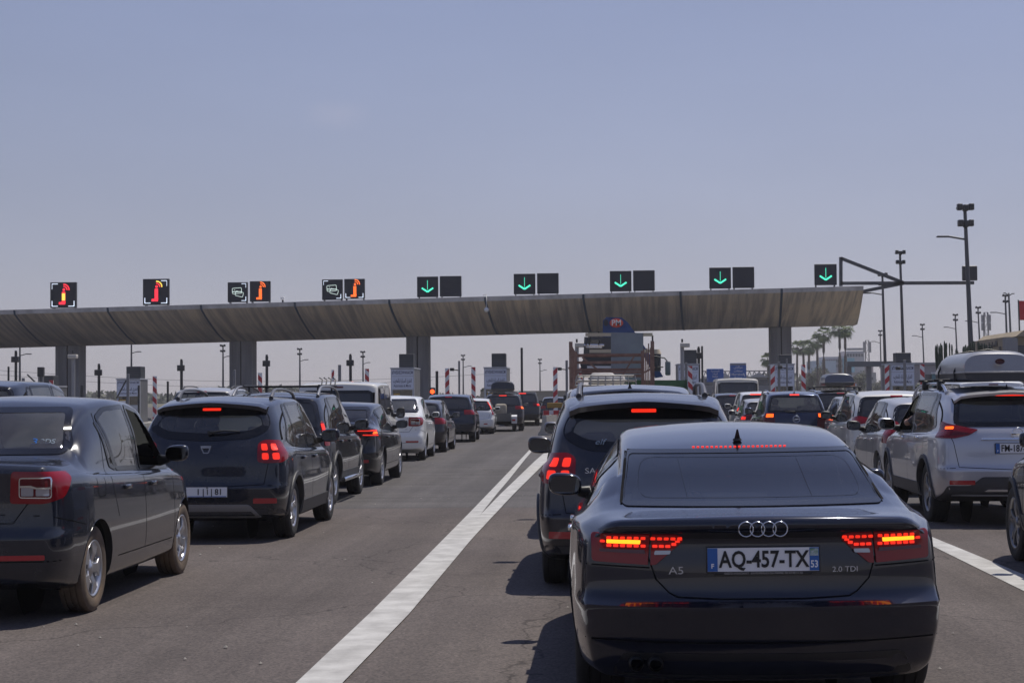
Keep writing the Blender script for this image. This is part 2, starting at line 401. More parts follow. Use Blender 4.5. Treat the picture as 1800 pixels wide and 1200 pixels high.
def pt(pj, a, b, off):
    r = pj(a, b)
    if r is None: return None
    return r[0]+r[1]*off
def patch_into(mb, pj, poly, off=.004, grid=.05, skirt=0, mi=0, scale=(1, 1)):
    """surface patch covering a 2-D outline, laid on the body (scale = units to metres)"""
    P2 = [(a*scale[0], b*scale[1]) for a, b in poly]; P2 = dense(P2, grid)
    n = len(P2); xs = [p[0] for p in P2]; ys = [p[1] for p in P2]; ins = inset(P2, grid*.5)
    gx = np.arange(min(xs)+grid*.5, max(xs), grid); gy = np.arange(min(ys)+grid*.5, max(ys), grid); pts = list(P2)
    if len(gx) and len(gy):
        GX, GY = np.meshgrid(gx, gy); ok = inpoly(GX, GY, ins); pts += list(zip(GX[ok].tolist(), GY[ok].tolist()))
    vs, es, fs, *_ = delaunay_2d_cdt([Vector(p) for p in pts], [(i, (i+1) % n) for i in range(n)], [list(range(n))], 1, 1e-5)
    out = []; last = None
    for v in vs:
        q = pt(pj, v.x/scale[0], v.y/scale[1], off)
        out.append(q)
    good = [q for q in out if q]
    if not good: return
    out = [q if q else min(good, key=lambda g: (g-good[0]).length) for q in out] if len(good) == len(out) else out
    F = [f for f in fs if all(out[i] is not None for i in f)]
    # orient outwards
    FF = []
    for f in F:
        a, b, c = (out[i] for i in f[:3]); v = vs[f[0]]; r = pj(v.x/scale[0], v.y/scale[1])
        if r and (b-a).cross(c-a).dot(r[1]) < 0: f = f[::-1]
        FF.append(f)
    O = [o if o else Vector((0, 0, .5)) for o in out]
    mb.add(O, FF, mi, True)
    if skirt:
        ring = []
        for p in P2:
            a = pt(pj, p[0]/scale[0], p[1]/scale[1], off); b = pt(pj, p[0]/scale[0], p[1]/scale[1], off-skirt)
            if a is None: return
            ring.append((a, b))
        m = len(ring); vv = [r[0] for r in ring]+[r[1] for r in ring]
        mb.add(vv, [[i, (i+1) % m, m+(i+1) % m, m+i] for i in range(m)], mi, False)
def ring_into(mb, pj, poly, w_in, w_out=.0, off=.006, step=.05, mi=0, scale=(1, 1)):
    P2 = dense([(a*scale[0], b*scale[1]) for a, b in poly], step); a = inset(P2, -w_out); b = inset(P2, w_in); n = len(P2); vs = []; ok = True
    for p in a+b:
        q = pt(pj, p[0]/scale[0], p[1]/scale[1], off); vs.append(q)
    F = [[i, (i+1) % n, n+(i+1) % n, n+i] for i in range(n)]
    F = [f for f in F if all(vs[i] is not None for i in f)]
    vs = [v if v else Vector((0, 0, .5)) for v in vs]; mb.add(vs, F, mi, True)
def line_into(mb, pj, pts, w=.007, off=.0015, step=.05, mi=0, scale=(1, 1)):
    Q = [Vector(p) for p in dense([(a*scale[0], b*scale[1]) for a, b in pts], step, False)]; vs = []
    for i, p in enumerate(Q):
        t = (Q[min(i+1, len(Q)-1)]-Q[max(i-1, 0)]).normalized(); nn = Vector((-t.y, t.x))*w/2
        for q in (p+nn, p-nn): vs.append(pt(pj, q.x/scale[0], q.y/scale[1], off))
    F = [[2*i, 2*i+1, 2*i+3, 2*i+2] for i in range(len(Q)-1)]; F = [f for f in F if all(vs[k] is not None for k in f)]
    mb.add([v if v else Vector((0, 0, .5)) for v in vs], F, mi, False)

def wheel_meshes(Rt, Rr, wd, style, res):
    n = {3: 56, 2: 36, 1: 20}[res]; h = wd/2; x = MB()
    pr = [(Rr-.01, -h*.85), (Rr+.012, -h*.95), (Rr+(Rt-Rr)*.5, -h*1.03), (Rt-.03, -h*.98), (Rt-.009, -h*.88), (Rt-.001, -h*.7)]
    if res == 3:
        for gx in (-.45, 0, .45): pr += [(Rt, h*(gx-.06)), (Rt-.009, h*(gx-.045)), (Rt-.009, h*(gx+.045)), (Rt, h*(gx+.06))]
    else: pr += [(Rt, 0)]
    pr += [(Rt-.001, h*.7), (Rt-.009, h*.88), (Rt-.03, h*.98), (Rr+(Rt-Rr)*.5, h*1.03), (Rr+.012, h*.95), (Rr-.01, h*.85)]
    x.lathe(pr, n); tyre = x.mesh('tyre', 40)
    r = MB(); o = h*.88
    r.lathe([(Rr-.005, o), (Rr+.004, o+.004), (Rr-.012, o+.002), (Rr-.022, o-.02), (Rr-.04, -h*.5), (Rr-.01, -h*.9)], n)
    hub = .058
    r.lathe([(0, o-.012), (hub*.55, o-.012), (hub*.6, o-.018), (hub*1.2, o-.02), (hub*1.3, o-.05)], 24)
    def spoke(a0, a1, w0, w1):
        vs = []
        for rr, ww, xx in ((hub*.8, w0, o-.022), (Rr*.55, (w0+w1)/2*.9, o-.004), (Rr-.012, w1, o-.008)):
            a = a0+(a1-a0)*(rr-hub)/(Rr-hub); c = Vector((0, sin(a), cos(a))); d = Vector((0, cos(a), -sin(a)))
            for sx, k in ((0, 1), (-.006, 1.25), (-.035, 1.25)):
                for sg in (-1, 1): vs.append(c*rr+d*sg*ww/2*k+Vector((xx+sx, 0, 0)))
        F = []
        for i in (0, 6): F += [[i, i+1, i+7, i+6], [i+2, i, i+6, i+8], [i+1, i+3, i+9, i+7], [i+4, i+2, i+8, i+10], [i+3, i+5, i+11, i+9]]
        r.add(vs, F, 0, False)
    if style == 'steel5':
        for k in range(5):
            a = 2*pi*k/5; spoke(a, a, .062, .05); spoke(a, a-.33, .045, .03); spoke(a, a+.33, .045, .03)
    elif style == 'five':
        for k in range(5): a = 2*pi*k/5; spoke(a, a, .05, .075)
    elif style == 'double':
        for k in range(5):
            a = 2*pi*k/5; spoke(a+.12, a+.2, .028, .026); spoke(a-.12, a-.2, .028, .026)
    elif style == 'vee':
        for k in range(5):
            a = 2*pi*k/5; spoke(a, a+.30, .04, .022); spoke(a, a-.30, .04, .022); spoke(a, a, .012, .012)
    else:
        for k in range(10): a = 2*pi*k/10; spoke(a, a+.06, .022, .02)
    rim = r.mesh('rim')
    d = MB(); d.lathe([(0, h*.1), (.13, h*.1), (.13, 0), (Rr-.045, 0), (Rr-.045, -h*.6), (0, -h*.6)], 24); disc = d.mesh('disc', 30)
    return disc, tyre, rim

def make_mirror(parent, sg, x, y, z, m_body, w=.23, h=.155, glasscol=None, res=2):
    mb = MB(); c = Vector((sg*(x+w*.55), y, z))
    bm = bmesh.new(); bmesh.ops.create_uvsphere(bm, u_segments=20, v_segments=14, radius=1)
    for v in bm.verts:
        a = v.co.copy(); f = lambda q: math.copysign(abs(q)**.62, q)
        yy = a.y; X = f(a.x)*w/2; Z = f(a.z)*h/2
        Y = yy*.05 if yy < 0 else yy*.11
        if yy > 0: X *= 1-.25*yy; Z *= 1-.2*yy
        if sg*a.x < 0: Z *= 1-.12*abs(a.x)
        Z += .010*sg*a.x
        v.co = Vector((X, Y, Z))
    mb.bm(bm, Matrix.Translation(c), 0, True)
    o = mb.build('wing_mirror', [m_body, M_black], parent)
    a = MB(); a.tube([(sg*(x-.06), y+.06, z-.06), (sg*(x+.02), y+.04, z-.05), (sg*(x+w*.4), y+.02, z-.01)], [(.03, .05), (.028, .035), (.03, .03)], 8); a.build('mirror_arm', M_black, o)
    g = MB(); pts = round_poly([(-w*.43, -h*.38), (w*.43, -h*.38), (w*.43, h*.38), (-w*.43, h*.38)], .05, 5)
    vs = [Vector((c.x+p[0], c.y-.054+abs(p[0])*.03, c.z+p[1])) for p in pts]; g.add(vs, [list(range(len(vs)))], 0, False)
    g.build('mirror_glass', M_mir, o)
    return o

def make_seats(parent, L, ys, W, zseat=.52, ztop=1.18, wheel=None):
    mb = MB()
    for k, (y, n) in enumerate(ys):
        xs = [-.36, .36] if n == 2 else [-.42, 0, .42]
        if n == 3:
            mb.box((0, y, zseat-.06), (W*.72, .5, .2), .05); mb.box((0, y-.28, (zseat+ztop-.22)/2), (W*.72, .16, ztop-.2-zseat+.1), .06)
        else:
            for x in xs:
                mb.box((x, y, zseat-.06), (.5, .5, .2), .05); mb.box((x, y-.28, (zseat+ztop-.22)/2), (.48, .15, ztop-.22-zseat+.1), .06, taper=(.85, .8))
        for x in xs:
            if n == 3 and x == 0: continue
            mb.box((x, y-.3, ztop-.07), (.27, .11, .19), .045); mb.cyl((x-.07, y-.3, ztop-.3), (x-.07, y-.3, ztop-.1), .01, n=6); mb.cyl((x+.07, y-.3, ztop-.3), (x+.07, y-.3, ztop-.1), .01, n=6)
    yd = ys[0][0]+.75
    mb.box((0, yd+.2, .72), (W*.8, .5, .34), .08)
    t = [Vector((-.36+.18*cos(a), yd-.12+.07*sin(a), .86+.17*sin(a))) for a in np.linspace(0, 2*pi, 17)]
    mb.tube(t, .015, 6)
    return mb.build('seats', M_seat, parent)

def plate_obj(parent, pj, x, z, kind, texts, off=.012, wid=.52, hgt=.11, yfix=None):
    r = pj(x, z); y = (r[0].y-off) if yfix is None else yfix
    if r and yfix is None:
        for dx, dz in ((-wid/2, -hgt/2), (wid/2, -hgt/2), (-wid/2, hgt/2), (wid/2, hgt/2)):
            q = pj(x+dx, z+dz)
            if q: y = min(y, q[0].y-.006)
    mb = MB(); mb.box((0, 0, 0), (wid+.014, .008, hgt+.014), .003, mi=1); mb.box((0, -.005, 0), (wid, .004, hgt), 0, mi=0)
    if kind == 'F':
        mb.box((-wid/2+.0235, -.0075, 0), (.047, .003, hgt-.002), 0, mi=2)
        mb.box((wid/2-.022, -.0075, -.018), (.044, .003, hgt*.64), 0, mi=2); mb.box((wid/2-.022, -.0075, .036), (.044, .003, .036), 0, mi=2); mb.box((wid/2-.022, -.0095, .033), (.038, .001, .034), 0, mi=3)
    if kind == 'MA': mb.box((0, -.0075, -hgt/2+.006), (wid*.96, .003, .008), 0, mi=2)
    o = mb.build('number_plate', [M_plate, M_black, M_pblue, mat('plate_crest', (.5, .55, .6), .5, col2=(.15, .3, .15), vscale=60)], parent, Matrix.Translation((x, y, z)))
    for (s, size, dx, dz, m, sx, bold) in texts:
        text('plate_lettering', s, size, m, o, (dx, -.0095, dz), extrude=.001, sx=sx, bold=bold)
    return o

CARN = {}
def build_car(kind_name, sp, label, cat, loc, rz=0, res=2, m_body=None, group=None, tilt=0):
    """loc: ground point under the centre of the rear bumper"""
    B = Shell(sp, res); L, H, hw = sp['L'], sp['H'], sp['W']/2; bm = B.bm
    root = thing(kind_name, label, cat, loc, rz, group)
    if tilt: root.rotation_euler = (0, tilt, rz)
    side = {sg: B.side(sg) for sg in (-1, 1)}
    # ---- openings
    Rt = sp['wheel'][0]; Ra = sp.get('arch', Rt+.045); wy = (sp['oh'], sp['oh']+sp['wb'])
    wins = []
    if callable(sp['dlo']): dl = sp['dlo'](B)
    else:
        dl = []
        for poly, rad in sp['dlo']:
            dl.append(round_poly([(y, B.belt(y)+.012+h*(B.cant(y)-.03-B.belt(y))) for y, h in poly], rad))
    rw = round_poly(sp['rearwin'], sp.get('rwr', .06))
    fw = round_poly(sp['frontwin'], .06)
    wins = [('rear', rw)]+[('front', fw)]+[('side', p) for p in dl]
    bm.faces.ensure_lookup_table()
    cs = np.array([f.calc_center_median()[:] for f in bm.faces]); ns = np.array([f.normal[:] for f in bm.faces])
    kill = np.zeros(len(cs), bool)
    kill |= inpoly(cs[:, 0], cs[:, 2], rw) & (ns[:, 1] < -.05) & (cs[:, 1] < L*.5)
    kill |= inpoly(cs[:, 0], cs[:, 2], fw) & (ns[:, 1] > .05) & (cs[:, 1] > L*.5)
    for p in dl: kill |= inpoly(cs[:, 1], cs[:, 2], p) & (np.abs(ns[:, 0]) > .3)
    ka = np.zeros(len(cs), bool)
    for y in wy: ka |= ((cs[:, 1]-y)**2+(cs[:, 2]-Rt)**2 < Ra**2) & (np.abs(cs[:, 0]) > hw-.3)
    fl = list(bm.faces); bmesh.ops.delete(bm, geom=[fl[i] for i in np.nonzero(kill | ka)[0]], context='FACES')
    for v in bm.verts:
        if not v.is_boundary: continue
        for y in wy:
            d = Vector((v.co.y-y, v.co.z-Rt)); r_ = d.length
            if abs(r_-Ra) < .09 and abs(v.co.x) > hw-.32 and v.co.z > .2:
                d = d.normalized()*Ra; v.co.y = y+d.x; v.co.z = Rt+d.y
    me = bpy.data.meshes.new('body'); bm.to_mesh(me); bm.free()
    me.polygons.foreach_set('use_smooth', [True]*len(me.polygons)); me.set_sharp_from_angle(angle=R(38))
    body = link('body', me, root, m_body)
    G_ = sp.get('grid', {3: .05, 2: .09, 1: .14}[res])
    mg = {'clear': M_glass, 'tint': M_gdark, 'audi': M_gaudi, 'dusty': M_gdust}
    # ---- glass
    def glass(nm, pj, poly, m, w_in=.035, w_out=.012):
        x = MB(); patch_into(x, pj, poly, .003, G_); o = x.build(nm, m, root)
        y = MB(); ring_into(y, pj, poly, w_in, w_out, .005, G_*.7); y.build('window_seal', M_frit, o); return o
    rg = glass('rear_window', B.rear, rw, mg[sp.get('rg', 'clear')], sp.get('rwb', .045))
    glass('windscreen', B.front, fw, M_glass)
    for i, p in enumerate(dl):
        for sg in (-1, 1):
            if (sg, i) in sp.get('open', ()):
                y = MB(); ring_into(y, side[sg], p, .02, .014, .005, G_*.7); y.build('window_seal', M_frit, root); continue
            glass('side_window', side[sg], p, mg[sp.get('sg', 'clear')], .022, .014)
            if i and res > 1:
                q = dl[i-1]; def_ = lambda P_, f: [f(a for a, b in P_), min(b for a, b in P_)+.02, max(b for a, b in P_)-.03]
                zc0 = max(min(b for a, b in p), min(b for a, b in q))+.03; zc1 = min(max(b for a, b in p), max(b for a, b in q))-.05
                def edge(P_, z, f):
                    c = [a1+(a2-a1)*(z-b1)/(b2-b1) for (a1, b1), (a2, b2) in zip(P_, P_[1:]+P_[:1]) if (b1-z)*(b2-z) < 0]
                    return f(c) if c else None
                A = [edge(q, z, max) for z in (zc0, zc1)]; B_ = [edge(p, z, min) for z in (zc0, zc1)]
                if None not in A+B_ and max(B_[0]-A[0], B_[1]-A[1]) < .3:
                    x = MB(); patch_into(x, side[sg], [(A[0]-.005, zc0), (B_[0]+.005, zc0), (B_[1]+.005, zc1), (A[1]-.005, zc1)], .0035, .06); x.build('door_pillar', M_frit, root)
    # ---- arches, wells
    for y in wy:
        for sg in (-1, 1):
            wl = MB(); ar = MB(); prev = None; ths = np.linspace(-20, 200, 34)
            A = []
            for th in ths:
                a = R(th); yy, zz = y+Ra*cos(a), Rt+Ra*sin(a); r = side[sg](yy, zz) if zz > sp['zb'][1][1]+.02 else None
                if r is None or abs(r[0].x) < hw-.25: continue
                xo = r[0].x
                row = [Vector((xo+sg*.002, yy, zz)), Vector((xo-sg*.05, yy, zz)), Vector((sg*(hw-.5), yy, zz))]
                if sp.get('clad'):
                    c = sp['clad']; q = side[sg](y+(Ra+c)*cos(a), Rt+(Ra+c)*sin(a))
                    zz2 = Rt+(Ra+c)*sin(a)
                    if q is None or zz2 < sp['zb'][1][1]+.01: q = None
                    q = q[0] if q else Vector((xo, y+(Ra+c)*cos(a), max(zz2, zz)))
                    A.append([Vector((q.x+sg*.002, q.y, q.z)), Vector((q.x+sg*.016, q.y, q.z)).lerp(Vector((xo+sg*.016, yy, zz)), .12), Vector((xo+sg*.018, yy, zz)), row[1]])
                else: A.append([Vector((xo+sg*.003, yy, zz)), row[1]])
                if prev: wl.add([prev[1], row[1], row[2], prev[2]], [[0, 1, 2, 3]], 0, True)
                prev = row
            for i in range(len(A)-1):
                for k in range(len(A[0])-1): ar.add([A[i][k], A[i][k+1], A[i+1][k+1], A[i+1][k]], [[0, 1, 2, 3]], 0, True)
            wl.lathe([(0, 0), (Ra, 0)], 24, M=Matrix.Translation((sg*(hw-.5), y, Rt))); wl.build('wheel_well', M_well, root)
            if res > 1 or sp.get('clad'): ar.build('wheel_arch', M_clad if sp.get('clad') else m_body, root)
    # ---- wheels
    key = (sp['wheel'], sp.get('rim', 'five'), res)
    if key not in CARN: CARN[key] = wheel_meshes(sp['wheel'][0], sp['wheel'][1], sp['wheel'][2], sp.get('rim', 'five'), res)
    dm, tm, rm = CARN[key]
    for y in wy:
        for sg in (-1, 1):
            mw = Matrix.Translation((sg*(hw-.035-sp['wheel'][2]/2), y, Rt)) @ Matrix.Rotation(0 if sg > 0 else pi, 4, 'Z') @ Matrix.Rotation(random.uniform(0, 6), 4, 'X')
            o = link('wheel', dm, root, None, mw)
            if not dm.materials: dm.materials.append(M_black)
            t = link('tyre', tm, o); t.matrix_basis = Matrix.Identity(4)
            if not tm.materials: tm.materials.append(sp.get('tyrem', M_rub))
            t = link('rim', rm, o)
            if not rm.materials: rm.materials.append(sp.get('rimm', M_rim))
    # ---- panel gaps
    vis = sp.get('vis', 0)     # 0 both sides, else only the side the queue shows
    if res > 1:
        for which, pts in sp.get('gaps', []):
            for sg in ((-1, 1) if which == 'side' else (1,)):
                gp = MB(); line_into(gp, {'rear': B.rear, 'top': B.topp, 'side': side[sg]}[which], pts, step=.03)
                if gp.v: gp.build('panel_gap', M_seam, body)
    # ---- patches (lamps, reflectors, trims)
    for it in sp.get('bits', []):
        nm, pjn, poly, rad, m, off, skirt, mirror = it[:8]; sub = it[8] if len(it) > 8 else []
        for sg in ((-1, 1) if mirror else (1,)):
            if pjn == 'rear': pj = B.rear; pl = [(sg*x, z) for x, z in poly]; sc = (1, 1)
            elif pjn == 'corner': pj = B.corner(sg, *sp.get('cax', ())); pl = poly; sc = (.0085, 1)
            elif pjn == 'side': pj = side[sg]; pl = poly; sc = (1, 1)
            elif pjn == 'top': pj = B.topp; pl = [(sg*x, z) for x, z in poly]; sc = (1, 1)
            pl2 = [(a*sc[0], b) for a, b in pl]; pl2 = round_poly(pl2, rad, 4); pl = [(a/sc[0], b) for a, b in pl2]
            x = MB(); patch_into(x, pj, pl, off, min(G_, .04), skirt, scale=sc)
            if not x.v: continue
            o = x.build(nm, m, root)
            for (nm2, poly2, rad2, m2, off2) in sub:
                p2 = [((sg*a if pjn in ('rear', 'top') else a), b) for a, b in poly2]
                q2 = round_poly([(a*sc[0], b) for a, b in p2], rad2, 3); q2 = [(a/sc[0], b) for a, b in q2]
                y = MB()
                if nm2 == 'lamp_trim': ring_into(y, pj, q2, .004, .004, off2, .03, scale=sc)
                else: patch_into(y, pj, q2, off2, .03, off2-off, scale=sc)
                if y.v: y.build(nm2, m2, o)
    # ---- door handles
    for (y, z) in sp.get('handles', []):
        for sg in (-1, 1):
            r = side[sg](y, z)
            if r: mb = MB(); mb.box(r[0]+Vector((sg*.012, 0, 0)), (.03, .17, .035), .012); mb.build('door_handle', sp.get('handlem', m_body), root)
    # ---- mirrors
    y, z = sp['mirror'][:2]; mw_, mh_ = sp.get('mirsize', (.23, .16))
    for sg in (-1, 1):
        r = side[sg](y, z-.08)
        make_mirror(root, sg, (abs(r[0].x) if r else hw-.1)+.02, y, z, sp.get('mirm', m_body), mw_, mh_)
    # ---- extras
    if sp.get('spoiler'):
        xw, y0, z0, dep, th = sp['spoiler']; vs = []; n = 17
        for i in range(n):
            x = -xw+2*xw*i/(n-1); r = B.rear(x, z0-.02*(abs(x)/xw)**2) ; 
            a = abs(x)/xw; top = B.topp(x, y0+.12)
            yr = y0+.10*a**3; zt = (top[0].z if top else z0)+.003
            vs += [Vector((x, y0+.14, zt)), Vector((x, yr-dep*.5, zt+.004-.012*a)), Vector((x, yr-dep, zt-.02-.016*a)), Vector((x, yr-dep+.012, zt-.02-th*.6-.016*a)), Vector((x, y0+.12, zt-.06-.02*a))]
        F = [[i*5+k, i*5+k+1, (i+1)*5+k+1, (i+1)*5+k] for i in range(n-1) for k in range(4)]
        mb = MB(); mb.add(vs, F, 0, True); mb.add(vs, [[0, 1, 2, 3, 4], [(n-1)*5+k for k in (4, 3, 2, 1, 0)]], 0, False); mb.build('roof_spoiler', sp.get('spoilm', m_body), root, sharp=50)
    if sp.get('rails'):
        y0, y1, x0, hgt = sp['rails'][:4]; m = sp.get('railm', M_clad)
        for sg in (-1, 1):
            pts = []; rad = []
            for k in range(15):
                u = k/14; y = y0+(y1-y0)*u; r = B.topp(sg*x0, y); z = r[0].z if r else H
                hh = hgt*min(1, (1-abs(2*u-1))*3.2)**.6; pts.append(Vector((sg*(x0-.02*(1-abs(2*u-1))), y, z+hh))); e = min(1, (1-abs(2*u-1))*4); rad.append((.018+.008*(1-e), .016+.02*(1-e)))
            mb = MB(); mb.tube(pts, rad, 8); mb.build('roof_rail', m, root)
    if sp.get('antenna'):
        kind, y = sp['antenna']; r = B.topp(0, y)
        mb = MB()
        if kind == 'fin':
            p = r[0]; vs = [p+Vector(v) for v in ((-.020, -.03, -.004), (.020, -.03, -.004), (.016, .1, -.004), (-.016, .1, -.004), (-.004, -.055, .062), (.004, -.055, .062), (0, .02, .025))]
            mb.add(vs, [[0, 1, 5, 4], [0, 4, 6, 3], [1, 2, 6, 5], [2, 3, 6], [4, 5, 6]]); mb.cyl(p+Vector((0, -.03, 0)), p+Vector((0, -.03, .012)), .026, .022, 12)
        else: mb.cyl(r[0], r[0]+Vector((0, 0, .02)), .02, n=10); mb.cyl(r[0], r[0]+Vector((0, -.22, .26)), .004, .002, 6)
        mb.build('roof_antenna', M_black, root)
    if sp.get('wiper'):
        x0, z0, x1, z1 = sp['wiper']; mb = MB(); a = pt(B.rear, x0, z0, .03); b = pt(B.rear, x1, z1, .02); m_ = a.lerp(b, .5)+Vector((0, -.02, .015))
        mb.tube([a, m_, b], [.016, .011, .007], 6); mb.cyl(a+Vector((0, .04, 0)), a+Vector((0, -.012, 0)), .022, n=10); mb.build('rear_wiper', M_black, root)
    if sp.get('hb_brake'):   # high brake lamp (x half, z0, z1, material)
        hx, z0, z1, m = sp['hb_brake']; mb = MB(); patch_into(mb, B.rear, round_poly([(-hx, z0), (hx, z0), (hx, z1), (-hx, z1)], .008), sp.get('hb_off', .012), .04, .01); mb.build('high_brake_lamp', m, root)
    if sp.get('seats'): make_seats(root, L, sp['seats'], sp['W'], sp.get('zseat', .52), sp.get('zhead', 1.2))
    if sp.get('clad'):
        for sg in (-1, 1):
            mb = MB(); z0 = sp['zb'][1][1]+.02; y0, y1 = wy[0]+Ra*.9, wy[1]-Ra*.9
            patch_into(mb, side[sg], [(y0, z0+.03), (y1, z0+.03), (y1, z0+.17), (y0, z0+.17)], .012, .12, .01)
            mb.build('sill_trim', M_clad, root)
    return root, B
# ------------------------------------------------------------------ car kinds
def base(kind, L, W, H, **kw):
    hw = W/2; sp = dict(L=L, W=W, H=H)
    if kind in ('hatch', 'suv', 'mpv'):
        bz = kw.get('bz', {'hatch': .62, 'suv': .63, 'mpv': .60}[kind]*H); fz = bz-.04; zb = {'suv': .27}.get(kind, .2)
        sp.update(top=[(0, H-.07), (.35, H-.035), (.9, H-.005), (L*.42, H), (L*.56, H-.03), (L*.60, H-.06), (L*.765, fz+.06), (L*.80, fz+.02), (L*.9, fz-.05), (L, fz-.16)],
                  belt=[(0, bz+.03), (.5, bz+.02), (L*.35, bz-.01), (L*.7, fz-.01), (L*.82, fz-.06), (L, fz-.22)],
                  hw=[(0, hw-.035), (.7, hw), (L*.5, hw), (L*.8, hw-.01), (L, hw-.10)],
                  ht=[(0, hw-.26), (.5, hw-.235), (L*.45, hw-.215), (L*.6, hw-.25), (L*.78, hw-.2), (L, hw-.3)],
                  zb=[(0, zb+.09), (.5, zb), (L-.5, zb), (L, zb+.03)],
                  prof=[(zb, .12), (zb+.12, .035), (zb+.22, .005), (zb+.38, 0), (zb+.44, .03), (bz-.12, .06), (bz, .095), (bz+.08, .14), (H-.12, .40), (H, .47)],
                  fprof=[(zb, .06), (zb+.2, 0), (bz-.15, .05), (bz, .2), (H, .3)],
                  oh=.72 if kind != 'suv' else .82, wb=.64*L, wheel=(.315, .20, .19), zm=.6)
        sp['dlo'] = [([(.62, .12), (1.02, .0), (1.02, .93), (.92, .93)], .05), ([(1.06, 0), (L*.43, 0), (L*.43, .97), (1.06, .95)], [.03, .03, .04, .05]), ([(L*.455, 0), (L*.70, .0), (L*.615, .93), (L*.455, .97)], [.03, .06, .05, .04])]
        w1, w2 = hw-.15, hw-.27
        sp['rearwin'] = [(-w1, bz+.06), (w1, bz+.06), (w2, H-.13), (-w2, H-.13)]; sp['rwr'] = .1
        sp['frontwin'] = [(-hw+.2, fz+.08), (hw-.2, fz+.08), (hw-.3, H-.09), (-hw+.3, H-.09)]
        sp['mirror'] = (L*.685, bz+.10); sp['handles'] = [(1.25, bz-.12), (L*.49, bz-.13)]
        sp['gaps'] = [('side', [(1.09, H-.12), (1.03, bz-.1), (1.12, .62), (1.3, .42)]), ('side', [(L*.442, H-.1), (L*.44, bz), (L*.445, .36)]), ('side', [(L*.69, bz-.03), (L*.70, .4)]), ('side', [(1.3, zb+.16), (L*.7, zb+.16)]),
                      ('rear', [(-hw+.2, H-.1), (-hw+.11, bz+.1), (-hw+.19, bz-.1), (-hw+.24, zb+.42), (0, zb+.39), (hw-.24, zb+.42), (hw-.19, bz-.1), (hw-.11, bz+.1), (hw-.2, H-.1)]), ('rear', [(-hw+.02, zb+.4), (-hw+.2, zb+.41)]), ('rear', [(hw-.2, zb+.41), (hw-.02, zb+.4)])]
        sp['seats'] = [(L*.5, 2), (L*.5-.85, 3)]
        sp['hb_brake'] = (.11, H-.125, H-.10, M_refl)
    elif kind == 'sedan':
        bz = kw.get('bz', .62*H); fz = bz-.03; zb = .2; dk = kw.get('deck', bz+.10)
        sp.update(top=[(0, dk-.03), (.05, dk), (.35, dk+.005), (.5, dk+.02), (1.12, H-.08), (1.4, H-.025), (L*.44, H), (L*.54, H-.02), (L*.60, H-.07), (L*.76, fz+.06), (L*.80, fz+.02), (L*.9, fz-.04), (L, fz-.15)],
                  belt=[(0, dk-.07), (.5, bz+.04), (L*.4, bz), (L*.7, fz-.01), (L*.82, fz-.06), (L, fz-.22)],
                  hw=[(0, hw-.04), (.7, hw), (L*.5, hw), (L*.8, hw-.01), (L, hw-.10)],
                  ht=[(0, hw-.16), (.4, hw-.2), (.8, hw-.26), (1.2, hw-.25), (L*.45, hw-.22), (L*.6, hw-.26), (L*.78, hw-.2), (L, hw-.3)],
                  zb=[(0, zb+.09), (.5, zb), (L-.5, zb), (L, zb+.03)],
                  prof=[(zb, .12), (zb+.12, .04), (zb+.25, .005), (zb+.40, 0), (zb+.46, .035), (bz-.1, .05), (dk-.05, .045), (dk, .06), (H, .08)],
                  fprof=[(zb, .06), (zb+.2, 0), (bz-.15, .05), (bz, .2), (H, .3)], t1=1.0,
                  oh=.85, wb=.605*L, wheel=(.31, .20, .185), zm=.6)
        sp['dlo'] = [([(.98, .12), (1.2, .02), (1.2, .86), (1.15, .86)], .04), ([(1.24, 0), (L*.455, 0), (L*.455, .97), (1.24, .9)], [.03, .03, .04, .05]), ([(L*.475, 0), (L*.70, .0), (L*.61, .93), (L*.475, .97)], [.03, .06, .05, .04])]
        sp['rearwin'] = [(-hw+.24, dk+.06), (hw-.24, dk+.06), (hw-.30, H-.1), (-hw+.30, H-.1)]; sp['rwr'] = .06
        sp['frontwin'] = [(-hw+.2, fz+.08), (hw-.2, fz+.08), (hw-.3, H-.09), (-hw+.3, H-.09)]
        sp['mirror'] = (L*.685, bz+.10); sp['handles'] = [(1.5, bz-.12), (L*.51, bz-.13)]
        sp['gaps'] = [('side', [(1.2, H-.12), (1.16, bz-.1), (1.22, .75), (1.3, .5)]), ('side', [(L*.464, H-.1), (L*.462, bz), (L*.465, .36)]), ('side', [(L*.69, bz-.03), (L*.70, .4)]), ('side', [(1.35, zb+.16), (L*.7, zb+.16)]),
                      ('rear', [(-hw+.16, dk-.03), (-hw+.17, bz-.1), (-hw+.25, zb+.45), (0, zb+.43), (hw-.25, zb+.45), (hw-.17, bz-.1), (hw-.16, dk-.03)])]
        sp['seats'] = [(L*.5, 2), (L*.5-.85, 3)]
    elif kind == 'van':
        bz = .60*H; fz = .56*H; zb = .24
